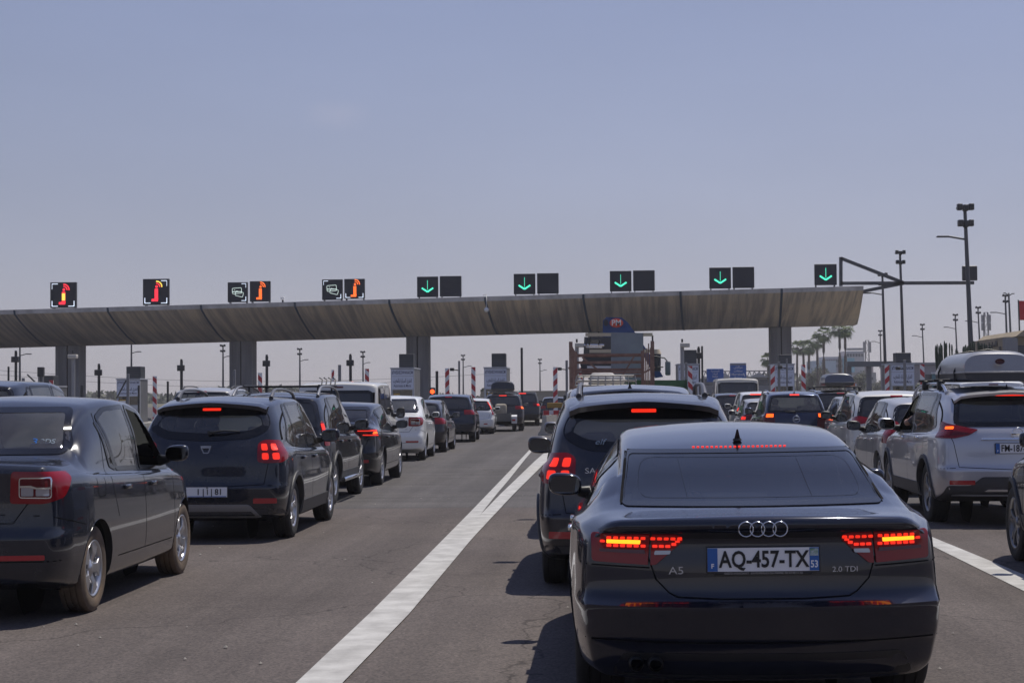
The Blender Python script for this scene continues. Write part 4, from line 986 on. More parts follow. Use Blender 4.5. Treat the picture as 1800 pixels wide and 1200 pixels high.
# own lane
root, B = stepway('dusty dark hatchback with roof rails directly ahead of the black fastback', .37, 13.45, PT_gd, 3, lit=M_brk, rg='dusty')
text('model_lettering', 'SANDERO', .062, M_silv, root, (-.30, B.rear(-.18, .95)[0].y+.0, .95), M=Matrix.Rotation(R(-4), 4, 'Z') @ FACE_Y, sx=1.25, extrude=.002)
text('window_sticker', 'elf', .07, mat('sticker_pale', (.3, .36, .4), .5), root, (-.36, B.rear(-.36, 1.17)[0].y-.02, 1.175), M=Matrix.Rotation(R(65), 4, 'X'), extrude=.0005, shear=.3, sx=1.2)
root, B = hatch('grey estate car seen over the roof of the dusty hatchback', .36, 18.6, PT_gy, L=4.5, W=1.76, H=1.67, kind='mpv', antenna=('fin', .62), ht=[(0, .64), (.5, .66), (2, .66), (2.8, .62), (3.5, .66), (4.5, .55)], spoiler=(.62, .42, 1.60, .12, .05), spoilm=M_frit)
sp = base('van', 4.9, 1.75, 1.71, sg='tint', rg='tint')
root, B = build_car('parked_van', sp, 'cream van with a pipe roof rack, between the grey estate and the caged lorry', 'van', (.16, 33.5, 0), 0, 2, PT_cr, 'vans queuing for the toll booths')
mb = MB(); M_pipe = mat('galvanised_pipe', (.42, .40, .37), .5, metal=.3); hx, z0, z1 = .60, 1.74, 1.93; y0, y1 = .2, 2.6
for z in (z0, (z0+z1)/2, z1):
    e = .05 if z == z1 else 0
    mb.tube([(-hx+e, y0, z), (hx-e, y0, z), (hx-e, y1, z), (-hx+e, y1, z), (-hx+e, y0, z)], .016, 6)
for k in range(9):
    x = -hx+2*hx*k/8; mb.tube([(x, y0, z0), (x*.96, y0, z1)], .012, 6); 
for k in range(7): y = y0+(y1-y0)*k/6; mb.tube([(-hx, y, z0), (hx, y, z0)], .012, 6)
mb.build('roof_rack', M_pipe, root)
tt = tag(MB().box((0, 0, .10), (.7, .9, .2), .09, 3).box((-.1, .2, .15), (.5, .4, .2), .08, 3).build('cloth_bundle', mat('bundle_cloth', (.5, .48, .46), .9, var=.2, bump=.4, bscale=12)), 'pale cloth bundle inside the roof rack of the cream van', 'bundle'); tt.location = (.2, 34.5, 1.75)
# right lanes
c = P(1397, 736, 44)
root, B = hatch('navy people carrier with amber-lit tail lamps, seen over the fastback roof', c.x, 43.6, PT_nv, L=4.45, W=1.76, H=1.62, kind='mpv', bz=1.0, rails=(.9, 3, .62, .05), railm=M_silv, antenna=('fin', .5), wiper=(-.02, 1.07, -.28, 1.09), hb_brake=(.12, 1.50, 1.53, M_brk),
    lamp=[corner_lamp(.65, 1.06, poly=[(8, .66), (60, .66), (55, 1.05), (12, 1.06)], m=M_dred, sub=[rect_sub('lamp_cell', 16, 40, .95, 1.035, M_brk2)])], rearwin=[(-.70, 1.08), (.70, 1.08), (.60, 1.49), (-.60, 1.49)])
mb = MB(); q = B.rear(0, .90)[0].y-.02
mb.tube([Vector((.085*cos(a), q, .9+.085*sin(a))) for a in np.linspace(0, 2*pi, 25)], .010, 6); mb.add([(-.12, q-.004, .885), (-.01, q-.004, .885), (.12, q-.004, .915), (.01, q-.004, .915)], [[0, 1, 2, 3]]); mb.build('round_badge', M_silv, root)
hatch('small grey hatchback tucked left of the navy people carrier', 4.95, 50, PT_sg, L=3.7, W=1.62, H=1.42, lamp=[corner_lamp(.78, .95, a0=10, a1=74, m=M_dred, sub=[rect_sub('lamp_cell', 35, 60, .8, .88, M_brk)])])
suv('white SUV with claw-shaped lit tail lamps, beyond the navy people carrier', 5.55, 57.5, PT_wh, L=4.45, W=1.84, H=1.64, rg='tint', sg='tint', antenna=('fin', .6), hb_brake=(.42, 1.51, 1.545, M_brk), lamp=[corner_lamp(.95, 1.12, poly=[(0, .95), (74, .97), (74, 1.12), (0, 1.10)], m=M_dred, sub=[('lamp_bar', [(10, .98), (20, .98), (26, 1.09), (16, 1.09)], .004, M_brk, .015), ('lamp_bar', [(30, .98), (40, .98), (46, 1.09), (36, 1.09)], .004, M_brk, .015), ('lamp_bar', [(50, .98), (60, .98), (66, 1.09), (56, 1.09)], .004, M_brk, .015)])])
hatch('dark hatchback just left of the white SUV with claw lamps', 5.2, 66, PT_bn, H=1.6, res=1, sg='tint', rg='tint')
sp = base('van', 5.4, 1.98, 2.25, rg='tint', sg='tint', mirsize=(.25, .35), hb_brake=None)
build_car('minibus', sp, 'dusty cream minibus below the two blue road signs', 'minibus', (6.05, 74, 0), 0, 2, PT_cr, 'vans queuing for the toll booths')
# silver SUV with the silver roof box
L, W, H = 4.64, 1.82, 1.63; hw = W/2
sp = base('suv', L, W, H, open=[(-1, 2)], bz=1.07, clad=.05, wheel=(.36, .235, .225), arch=.405, rim='vee', rimm=mat('two_tone_rim', (.30, .30, .31), .3, metal=.8), wb=2.705, oh=.97, rails=(.75, 2.9, .66, .07), railm=M_silv, sg='clear', rg='tint', antenna=('fin', .62), hb_brake=(.17, 1.505, 1.53, M_brk),
    bits=[corner_lamp(1.0, 1.2, poly=[(-8, 1.115), (8, 1.055), (30, 1.02), (74, 1.02), (77, 1.19), (70, 1.215), (30, 1.165)], off=.014, rad=.012, m=M_red, sub=[('lamp_smoke', [(2, 1.07), (70, 1.03), (70, 1.075), (30, 1.10)], .004, M_dred, .018), rect_sub('lamp_cell', 34, 50, 1.12, 1.15, M_brk2, .018)]),
          reflector(.50, .78, .49, .54), ('lower_bumper', 'rear', [(-.86, .28), (.86, .28), (.80, .48), (.55, .48), (.42, .58), (-.42, .58), (-.55, .48), (-.80, .48)], .03, M_clad, .006, .01, False),
          ('chrome_strip', 'rear', [(-.42, 1.0), (.42, 1.0), (.40, 1.018), (-.40, 1.018)], .004, M_chr, .025, .03, False), ('skid_strip', 'rear', [(-.40, .415), (.40, .415), (.36, .44), (-.36, .44)], .006, M_silv, .014, .02, False)],
    mirror=(3.22, 1.14), spoiler=(.66, .40, 1.55, .13, .05), handles=[(1.45, 1.0), (2.45, .98)], handlem=M_chr, spoilm=PT_sv)
sp['rearwin'] = [(-.70, 1.16), (.70, 1.16), (.62, 1.49), (-.62, 1.49)]
root, B = build_car('parked_car', sp, 'silver SUV under a large silver roof box, its front side window open', 'car', (4.82, 19.85, 0), 0, 3, PT_sv, GQ)
plate_obj(root, B.rear, 0, .905, 'F', [('FM-187-PW', .108, .003, -.002, M_ink, .76, .0022), ('F', .03, -.237, -.030, M_plate, 1, .001)])
q = B.rear(0, 1.075)[0].y-.03; mb = MB(); mb.tube([Vector((.062*cos(a), q, 1.075+.062*sin(a))) for a in np.linspace(0, 2*pi, 25)], .009, 6); mb.box((0, q-.004, 1.075), (.15, .012, .028), .004); mb.build('round_badge', M_chr, root)
cross_bars(root, (1.15, 2.1), 1.70, .74)
M_sbox = mat('roof_box_silver', (.31, .31, .32), .35, metal=.25, coat=.4, var=.05)
t = roof_box('large silver roof box with a dark base, on the silver SUV', 4.72, 20.35, 1.68, .80, 2.1, .36, M_sbox, mat('roof_box_base', (.05, .05, .055), .5), 0, 'roof boxes')
mb = MB(); mb.lathe([(0, .0), (.055, .0), (.055, .02)], 20, M=Matrix.Translation((0, -.035, .23)) @ Matrix.Rotation(pi/2, 4, 'Z') @ Matrix.Rotation(pi, 4, 'Z') @ Matrix.Diagonal((1, 1, .6, 1))); mb.build('box_badge', mat('badge_red', (.09, .02, .025), .4), t)
for k in (.55, 1.5):
    mb = MB(); mb.tube([(-.41, k, .0), (-.41, k, .12), (-.34, k, .27), (-.2, k, .35), (0, k, .385), (.2, k, .35), (.34, k, .27), (.41, k, .12), (.41, k, 0)], (.012), 6); mb.build('strap', M_black, t)
hatch('small silver hatchback directly ahead of the silver SUV', 5.12, 25.8, PT_sg, L=3.85, W=1.70, H=1.49, bz=.95, sg='tint', rg='tint', mirm=M_black, mirror=(2.65, 1.02), antenna=('rod', .5), lamp=[corner_lamp(.80, 1.10, poly=[(14, .78), (72, .80), (70, 1.02), (55, 1.10), (36, 1.12), (18, 1.02)], sub=[])])
suv('white crossover with black side rails, ahead of the small silver hatchback', 5.5, 31.4, PT_wm, L=4.3, W=1.80, H=1.60, bz=1.02, rg='tint', sg='tint', rails=(.9, 3, .64, .05), railm=M_black, mirm=M_black, lamp=[corner_lamp(.98, 1.12, poly=[(5, 1.02), (40, .97), (74, .98), (76, 1.10), (40, 1.13), (10, 1.09)], m=M_red)])
root, B = suv('dark SUV with a dark grey roof box, in the far right lane', 7.1, 50, PT_bk, L=4.5, W=1.8, H=1.66, rg='tint', sg='tint')
cross_bars(root, (1.2, 2.2), 1.74, .75)
roof_box('dark grey roof box on the SUV in the far right lane', 7.1, 50.6, 1.76, .85, 1.8, .38, mat('roof_box_grey', (.10, .11, .14), .35, coat=.4), M_box, 0, 'roof boxes')
hatch('pale hatchback half hidden behind the white crossover', 6.6, 41.5, PT_sg, H=1.5, sg='tint', rg='tint', lamp=[corner_lamp(.82, .98, a0=10, a1=74, m=M_dred, sub=[rect_sub('lamp_cell', 40, 66, .86, .94, M_brk)])])
sp = base('van', 4.6, 1.82, 1.88, rg='tint', sg='tint'); build_car('parked_van', sp, 'white van whose roof shows under the silver roof box', 'van', (10.1, 44, 0), 0, 2, PT_wh, 'vans queuing for the toll booths')
hatch('dark hatchback in the far right lane behind the pale one', 8.9, 60, PT_bk, H=1.5, res=1, sg='tint', rg='tint'); hatch('white hatchback close to the right-hand toll booth', 7.3, 70, PT_wh, H=1.5, res=1, sg='tint', rg='tint')
# front corner of the next car on the right
c = G(1785, 985)
root, B = suv('dark crossover whose front wheel just enters the frame at the right edge', c.x+.80, c.y-3.55, PT_gb, L=4.35, W=1.82, H=1.62, res=3, clad=.05, wheel=(.345, .235, .225), arch=.39, rim='double', wb=2.70, oh=.85, rimm=M_rimd, mirror=(2.6, 1.13), mirsize=(.17, .14), rz=R(-1))

# ------------------------------------------------------------------ people in the cars
def person_mesh(arm_out=False):
    me = bpy.data.meshes.new('p'); V = [(0, 0, 0), (0, .02, .25), (0, .0, .45), (0, .0, .53), (0, .02, .62), (0, .03, .74),
        (-.17, 0, .45), (-.26, .12, .22), (-.12, .38, .26), (.17, 0, .45), (.24, .14, .22), (.12, .38, .28), (-.1, .42, .03), (.1, .42, .03)]
    Rr = [.15, .14, .13, .055, .085, .08, .07, .045, .035, .07, .045, .035, .075, .075]
    if arm_out: V[7] = (-.40, .10, .30); V[8] = (-.36, .34, .32)
    E = [(0, 1), (1, 2), (2, 3), (3, 4), (4, 5), (2, 6), (6, 7), (7, 8), (2, 9), (9, 10), (10, 11), (0, 12), (0, 13)]
    me.from_pydata(V, E, []); o = bpy.data.objects.new('p', me); COL.objects.link(o)
    o.modifiers.new('s', 'SKIN'); sd = me.skin_vertices[0].data
    for i, r in enumerate(Rr): sd[i].radius = (r, r)
    sd[0].use_root = True; m = o.modifiers.new('u', 'SUBSURF'); m.levels = 2
    dg = bpy.context.evaluated_depsgraph_get(); dg.update(); out = bpy.data.meshes.new_from_object(o.evaluated_get(dg)); bpy.data.objects.remove(o)
    out.materials.clear(); out.materials.append(mat('shirt_cloth', (.10, .09, .10), .9)); out.materials.append(M_skin)
    for p in out.polygons:
        p.use_smooth = True; c = p.center; p.material_index = 1 if c.z > .50 or (abs(c.x) > .19 and c.y > .06 and c.z < .42) else 0
    return out
PM0, PM1 = person_mesh(), person_mesh(True)
def person(label, x, y, z, me=PM0, hair=(.012, .01, .009)):
    o = link('person', me); o.location = (x, y, z); tag(o, label, 'person', 'people sitting in the cars')
    mb = MB(); bm = bmesh.new(); bmesh.ops.create_uvsphere(bm, u_segments=14, v_segments=10, radius=1)
    for v in bm.verts: v.co = Vector((v.co.x*.098, v.co.y*.10-.012, v.co.z*.09+.715))
    mb.bm(bm, None, 0, True); mb.build('hair', mat('dark_hair', hair, .8), o)
person('driver of the silver SUV resting one bare elbow on the window sill', 4.82-.44, 22.15, .86, PM1)
person('driver of the near grey-blue hatchback seen through its rear window', -4.2-.36, 20.0, .58)
person('front passenger of the near grey-blue hatchback in the rear window', -4.2+.36, 20.0, .58)
person('driver of the black fastback behind the dark rear screen', .79-.36, 10.45, .45)
person('driver of the navy people carrier', c.x*0+5.08-.36, 45.8, .62)
person('driver of the near left saloon', -4.5-.36, 13.4, .56)
# ------------------------------------------------------------------ ground, roads, markings
def sheet(name, pts, z, m, kind='structure', **kw):
    mb = MB(); mb.add([(p[0], p[1], z) for p in pts], [list(range(len(pts)))]); o = mb.build(name, m); return tag(o, kind=kind)
def asphalt(name, c1, c2, big, streak):
    m = bpy.data.materials.new(name); m.use_nodes = True; t = m.node_tree; b = t.nodes['Principled BSDF']; tc = N(t, 'ShaderNodeTexCoord'); o = tc.outputs['Object']
    fine = N(t, 'ShaderNodeTexVoronoi', Scale=70); t.links.new(o, fine.inputs['Vector'])
    f2 = N(t, 'ShaderNodeTexNoise', Scale=140, Detail=2); t.links.new(o, f2.inputs['Vector'])
    mp = N(t, 'ShaderNodeMapping'); mp.inputs['Scale'].default_value = streak; t.links.new(o, mp.inputs[0])
    bg_ = N(t, 'ShaderNodeTexNoise', Scale=big, Detail=7, Roughness=.62); t.links.new(mp.outputs[0], bg_.inputs['Vector'])
    r1 = N(t, 'ShaderNodeValToRGB'); r1.color_ramp.elements[0].position = .3; r1.color_ramp.elements[1].position = .72
    r1.color_ramp.elements[0].color = (*c1, 1); r1.color_ramp.elements[1].color = (*c2, 1); t.links.new(bg_.outputs['Fac'], r1.inputs[0])
    r2 = N(t, 'ShaderNodeValToRGB'); e = r2.color_ramp.elements; e[0].position = .0; e[0].color = (.55, .55, .56, 1); e[1].position = 1; e[1].color = (1.75, 1.68, 1.6, 1)
    t.links.new(fine.outputs['Color'], r2.inputs[0])
    mx = N(t, 'ShaderNodeMixRGB', blend_type='MULTIPLY'); mx.inputs[0].default_value = .75; t.links.new(r1.outputs[0], mx.inputs[1]); t.links.new(r2.outputs[0], mx.inputs[2])
    # cracks and oil spots with shapes of their own
    vo = N(t, 'ShaderNodeTexVoronoi', Scale=.22, feature='DISTANCE_TO_EDGE'); 
    wn = N(t, 'ShaderNodeTexNoise', Scale=1.4, Detail=6); t.links.new(o, wn.inputs['Vector']); wa = N(t, 'ShaderNodeVectorMath', operation='ADD'); t.links.new(o, wa.inputs[0]); t.links.new(wn.outputs['Color'], wa.inputs[1]); t.links.new(wa.outputs[0], vo.inputs['Vector'])
    cr = N(t, 'ShaderNodeMapRange'); cr.inputs[1].default_value = .0; cr.inputs[2].default_value = .004; cr.inputs[3].default_value = .45; cr.inputs[4].default_value = 1; t.links.new(vo.outputs['Distance'], cr.inputs[0])
    ds = N(t, 'ShaderNodeTexNoise', Scale=.9, Detail=5, Roughness=.7); t.links.new(o, ds.inputs['Vector'])
    dr = N(t, 'ShaderNodeMapRange'); dr.inputs[1].default_value = .60; dr.inputs[2].default_value = .72; dr.inputs[3].default_value = 1; dr.inputs[4].default_value = .72; t.links.new(ds.outputs['Fac'], dr.inputs[0])
    mt = N(t, 'ShaderNodeMapping'); mt.inputs['Scale'].default_value = (1.3, .035, 1); t.links.new(o, mt.inputs[0]); tn = N(t, 'ShaderNodeTexNoise', Scale=1, Detail=6, Roughness=.65); t.links.new(mt.outputs[0], tn.inputs['Vector'])
    tr_ = N(t, 'ShaderNodeMapRange'); tr_.inputs[1].default_value = .40; tr_.inputs[2].default_value = .62; tr_.inputs[3].default_value = .80; tr_.inputs[4].default_value = 1.06; t.links.new(tn.outputs['Fac'], tr_.inputs[0])
    m0 = N(t, 'ShaderNodeMath', operation='MULTIPLY'); t.links.new(tr_.outputs[0], m0.inputs[0]); t.links.new(dr.outputs[0], m0.inputs[1])
    m1 = N(t, 'ShaderNodeMath', operation='MULTIPLY'); t.links.new(cr.outputs[0], m1.inputs[0]); t.links.new(m0.outputs[0], m1.inputs[1])
    m3 = N(t, 'ShaderNodeVectorMath', operation='SCALE'); t.links.new(mx.outputs[0], m3.inputs[0]); t.links.new(m1.outputs[0], m3.inputs['Scale'])
    t.links.new(m3.outputs[0], b.inputs['Base Color']); b.inputs['Roughness'].default_value = .85; b.inputs['Specular IOR Level'].default_value = .25
    bp = N(t, 'ShaderNodeBump', Strength=.35, Distance=.006); t.links.new(f2.outputs['Fac'], bp.inputs['Height']); t.links.new(bp.outputs[0], b.inputs['Normal'])
    return m
M_asA = asphalt('worn_asphalt_near', (.082, .070, .067), (.120, .104, .098), .35, (1, 1, 1))
M_asB = asphalt('worn_asphalt_far', (.072, .068, .070), (.112, .106, .106), .8, (.35, 1.6, 1))
M_earth = mat('dry_earth', (.16, .125, .085), .95, col2=(.09, .095, .05), vscale=.03)
M_line = mat('road_paint', (.54, .53, .51), .7, col2=(.36, .35, .335), vscale=3.5, bump=.2, bscale=90)
M_conc = mat('kerb_concrete', (.28, .27, .25), .85, var=.25, vscale=4)
sheet('ground', [(-900, -150), (900, -150), (900, 1500), (-900, 1500)], -.012, M_earth)
sheet('road', [(-75, -60), (60, -60), (60, 420), (-75, 420)], 0, M_asB)
edge = [(-75+1.5*i, 23.6+.12*sin(i*1.7)+random.uniform(-.06, .06)) for i in range(91)]
sheet('road_surface_near', [(60, -60), (60, 23.6)][:1]+[(60, 23.6)]+edge[::-1]+[(-75, -60)], .004, M_asA)
def line_obj(L_, Rr_, label, z):
    a = [G(*p) for p in L_]; b = [G(*p) for p in Rr_]
    # continue along the lane, towards and behind the camera
    def ext(q): d = (q[0]-q[-1]); d = d/abs(d.y); return [q[0]+Vector((0, -14, 0))]+q
    a = ext(a); b = ext(b)
    mb = MB(); pts = [(p.x, p.y, z) for p in a]+[(p.x, p.y, z) for p in b[::-1]]
    mb.add(pts, [list(range(len(pts)))]); return tag(mb.build('lane_line', M_line), label, 'road marking', 'lane lines', 'structure')
line_obj([(522, 1200), (652, 1077), (766, 962), (828, 899), (894, 830), (953, 767)], [(575, 1200), (703, 1075), (800, 965), (850, 898), (872, 870), (894, 844), (924, 806), (958, 767)], 'left stripe of the double white line, bending towards the striped barrier', .009)
line_obj([(562, 1200), (692, 1075), (792, 972), (847, 903), (883, 866), (940, 811), (975, 780)], [(605, 1200), (720, 1080), (828, 950), (862, 913), (904, 868), (961, 811), (990, 782)], 'right stripe of the double white line beside the dusty hatchback', .013)
line_obj([(1850, 1066), (1800, 1040), (1632, 957)], [(1850, 1034), (1800, 1011), (1637, 944)], 'white line on the right between the black fastback and silver SUV', .009)
rnd_ = random.Random(11); mb = MB()
for i in range(420):
    x, y = rnd_.uniform(-7, 6), 7+rnd_.random()**1.6*70; r_ = rnd_.uniform(.004, .016); z = .012; a0 = rnd_.uniform(0, 6)
    q = [(x+r_*cos(a0+k*1.25)*rnd_.uniform(.6, 1.4), y+r_*sin(a0+k*1.25)*rnd_.uniform(.6, 1.4), z) for k in range(5)]; mb.add(q+[(x, y, z+r_*.8)], [[k, (k+1) % 5, 5] for k in range(5)])
tag(mb.build('road_grit', mat('grit', (.30, .28, .25), .9)), kind='stuff')
# toll islands
def island(x, y0, y1, w, label):
    mb = MB(); pts = round_poly([(x-w/2, y0), (x+w/2, y0), (x+w/2, y1), (x-w/2, y1)], w*.48, 6); mb.prism(pts, 0, .16)
    return tag(mb.build('toll_island', M_conc), kind='structure')

# ------------------------------------------------------------------ canopy
def concrete_streaks(name, base_, dark, sc, k=0):
    m = bpy.data.materials.new(name); m.use_nodes = True; t = m.node_tree; b = t.nodes['Principled BSDF']; tc = N(t, 'ShaderNodeTexCoord')
    mp = N(t, 'ShaderNodeMapping'); mp.inputs['Scale'].default_value = sc
    sx_ = N(t, 'ShaderNodeSeparateXYZ'); cx_ = N(t, 'ShaderNodeCombineXYZ'); t.links.new(tc.outputs['Object'], sx_.inputs[0]); ma = N(t, 'ShaderNodeMath', operation='MULTIPLY_ADD'); ma.inputs[1].default_value = -k
    t.links.new(sx_.outputs[1], ma.inputs[0]); t.links.new(sx_.outputs[0], ma.inputs[2]); t.links.new(ma.outputs[0], cx_.inputs[0]); t.links.new(sx_.outputs[1], cx_.inputs[1]); t.links.new(sx_.outputs[2], cx_.inputs[2]); t.links.new(cx_.outputs[0], mp.inputs[0])
    n = N(t, 'ShaderNodeTexNoise', Scale=1, Detail=5, Roughness=.62, Distortion=.35); t.links.new(mp.outputs[0], n.inputs['Vector'])
    r = N(t, 'ShaderNodeValToRGB'); e = r.color_ramp.elements; e[0].position = .40; e[0].color = (*dark, 1); e[1].position = .58; e[1].color = (*base_, 1); t.links.new(n.outputs['Fac'], r.inputs[0])
    n2 = N(t, 'ShaderNodeTexNoise', Scale=.12, Detail=4); t.links.new(tc.outputs['Object'], n2.inputs['Vector'])
    r2 = N(t, 'ShaderNodeValToRGB'); r2.color_ramp.elements[0].color = (.72, .74, .80, 1); r2.color_ramp.elements[1].color = (1.15, 1.08, .98, 1); r2.color_ramp.elements[0].position = .35; r2.color_ramp.elements[1].position = .65
    t.links.new(n2.outputs['Fac'], r2.inputs[0])
    mx = N(t, 'ShaderNodeMixRGB', blend_type='MULTIPLY'); mx.inputs[0].default_value = 1; t.links.new(r.outputs[0], mx.inputs[1]); t.links.new(r2.outputs[0], mx.inputs[2])
    t.links.new(mx.outputs[0], b.inputs['Base Color']); b.inputs['Roughness'].default_value = .85; b.inputs['Specular IOR Level'].default_value = .3; return m
M_fas = mat('fascia_concrete', (.55, .55, .57), .8, var=.2, vscale=1.5, stretch=(1, 1, .2))
M_joint = mat('joint_sealant', (.05, .085, .14), .6)
FTl, FTr = P(0, 545, 107.5), P(1518, 502.5, 100); BTl, BTr = P(58, 608.8, 114.3), P(1507, 570, 106.8)
M_can = concrete_streaks('stained_concrete', (.76, .69, .58), (.46, .43, .395), (2.6, .10, .16), (BTl-FTl+BTr-FTr).x/(BTl-FTl+BTr-FTr).y)
def fr_(px):
    # point on the front top edge seen at photo x = px
    lo, hi = -3., 2.
    for _ in range(50):
        m_ = (lo+hi)/2; p = FTl.lerp(FTr, m_); v = CM.transposed() @ (p-EYE); x = 900+3000*v.x/-v.z
        if x < px: lo = m_
        else: hi = m_
    return m_
def prof_pt(u, k):
    F_ = FTl.lerp(FTr, u); B_ = BTl.lerp(BTr, u); d = B_-F_
    fy, fz = [(0, 0), (.02, .13), (.18, .33), (.40, .55), (.68, .80), (1, 1), (1.5, .97), (2.1, .55), (2.2, .1), (2.2, 0)][k]
    return Vector((F_.x+d.x*fy, F_.y+d.y*fy, F_.z+d.z*fz))
us = [-.35]+[fr_(x) for x in (-130, 25, 189, 353, 518, 684, 853, 1025, 1196, 1374)]+[1.0]
can = thing('toll_canopy', 'long stained concrete canopy spanning the toll lanes', 'canopy', (0, 0, 0))
for i in range(len(us)-1):
    n = 6; vs = []; g = .03/ (FTr-FTl).length
    a, b = us[i]+g, us[i+1]-(g if i < len(us)-2 else 0)
    for s_ in range(n+1): vs += [prof_pt(a+(b-a)*s_/n, k) for k in range(10)]
    mb = MB()
    for s_ in range(n):
        for k in range(10): mb.add([vs[s_*10+k], vs[s_*10+(k+1) % 10], vs[s_*10+10+(k+1) % 10], vs[s_*10+10+k]], [[0, 1, 2, 3]], 1 if k in (0, 9) else 0, k in (1, 2, 3, 4))
    mb.add(vs[:10], [list(range(10))], 0); mb.add(vs[-10:], [list(range(10))[::-1]], 0)
    mb.build('canopy_segment', [M_can, M_fas], can)
    if i:
        u = us[i]; vs = []; w_ = .11/(FTr-FTl).length
        for k in range(7):
            c_ = prof_pt(u, k)+Vector((0, -.05, -.05)); e_ = (FTr-FTl).normalized()*.07
            vs += [c_-e_, c_+e_]
        mb = MB(); mb.add([v+Vector((0, .02, .03)) for v in vs], [[2*k, 2*k+1, 2*k+3, 2*k+2] for k in range(6)], 0, True); mb.build('canopy_joint', M_joint, can)
# pillars
M_pil = mat('pillar_concrete', (.27, .27, .29), .85, var=.25, vscale=2, stretch=(1, 1, .08))
for px0, px1, lab in ((97, 139, 'broad concrete pillar behind the near left saloon'), (403, 443, 'concrete pillar behind the black roof rack'), (714, 753, 'concrete pillar beside the booth above the white saloon'), (1034, 1072, 'concrete pillar mostly hidden by the crane lorry'), (1356, 1392, 'concrete pillar beside the palms'), (-230, -188, None)):
    u = fr_((px0+px1)/2+8 if px0 < 1200 else (px0+px1)/2); Yb = prof_pt(max(-.3, u), 5).y+.6; a = P(px0, 640, Yb); b = P(px1, 640, Yb); top = prof_pt(u, 5).z+.05; cx_ = (a.x+b.x)/2; w_ = b.x-a.x
    if lab is None: continue
    t = thing('canopy_pillar', lab, 'pillar', (cx_, Yb, 0), 0, 'pillars under the canopy')
    for s_ in (-1, 1): mb = MB(); mb.box((s_*w_*.26, .8, top/2), (w_*.48, 1.6, top), .03, 1, smooth=False); mb.build('pillar_half', M_pil, t)
    mb = MB(); mb.box((0, .85, top/2), (w_*.1, 1.5, top-.1)); mb.build('pillar_core', M_seam, t)

# ------------------------------------------------------------------ lane signs on the canopy
M_case = mat('sign_case', (.012, .014, .02), .4); M_face = mat('sign_face', (.014, .018, .030), .6)
M_grn = mat('green_leds', (.1, .9, .6), .5, emit=(.10, 1, .62), estr=.95); M_rdl = mat('red_leds', (.9, .05, .05), .5, emit=(1, .03, .06), estr=1.1)
M_orl = mat('orange_leds', (.9, .3, .05), .5, emit=(1, .14, .02), estr=1.1); M_yel = mat('yellow_leds', (.9, .8, .1), .5, emit=(1, .75, .10), estr=1.0); M_whl = mat('white_leds', (.8, .85, .9), .5, emit=(.75, .85, 1), estr=.8)
def seg(mb, a, b, w, y=-.02): mb.bar((a[0], y, a[1]), (b[0], y, b[1]), w, .02)
def j_glyph(parent, s, mcol, mtop, mmid=None):
    mb = MB(); seg(mb, (.02*s, -.30*s), (.02*s, .12*s), .13*s); seg(mb, (-.16*s, -.31*s), (.08*s, -.31*s), .09*s); mb.build('glyph_stem', mcol, parent)
    if mmid: mb = MB(); seg(mb, (.02*s, -.20*s), (.02*s, .06*s), .12*s, -.035); mb.build('glyph_stem', mmid, parent)
    mb = MB(); mb.cyl((.03*s, -.03, .20*s), (.03*s, -.01, .20*s), .05*s); mb.build('glyph_dot', mcol, parent)
    for r_, m_ in ((.12, mcol), (.20, mtop)):
        mb = MB(); mb.tube([(.03*s+r_*s*sin(a), -.02, .20*s+r_*s*cos(a)) for a in np.linspace(R(-5), R(95), 8)], .022*s, 6); mb.build('glyph_wave', m_, parent)
def card_glyph(parent, s):
    for (dx, dz, rz_, w, h) in ((-.02, .06, R(4), .40, .24), (.08, -.08, R(-14), .34, .20)):
        mb = MB(); q = [Vector((a, 0, b)) for a, b in round_poly([(-w/2*s, -h/2*s), (w/2*s, -h/2*s), (w/2*s, h/2*s), (-w/2*s, h/2*s)], .04*s, 3)]
        Rm = Matrix.Rotation(-rz_, 3, 'Y'); q = [Rm @ v+Vector((dx*s, -.02-(.01 if dz > 0 else 0), dz*s)) for v in q]; mb.tube(q+[q[0]], .012*s, 5)
        if dz > 0: mb.bar(Vector((dx*s-w*.48*s, -.03, .02*s)), Vector((dx*s+w*.48*s, -.03, .02*s)), .035*s, .01); mb.box((dx*s-.1*s, -.03, .10*s), (.03*s, .01, .03*s))
        mb.build('card_outline', mat('pale_leds', (.7, .8, .75), .5, emit=(.75, .9, .82), estr=.6), parent)
def arrow_glyph(parent, s):
    mb = MB(); seg(mb, (0, .30*s), (0, -.14*s), .075*s); seg(mb, (-.27*s, -.06*s), (0, -.24*s), .075*s); seg(mb, (.27*s, -.06*s), (0, -.24*s), .075*s); mb.build('green_arrow', M_grn, parent)
def corner_marks(parent, s, which):
    for (a, b) in which:
        mb = MB(); x, z = a*.42*s, b*.42*s; seg(mb, (x, z), (x-a*.22*s, z), .03*s); seg(mb, (x, z), (x, z-b*.2*s), .03*s); mb.build('corner_mark', M_whl, parent)
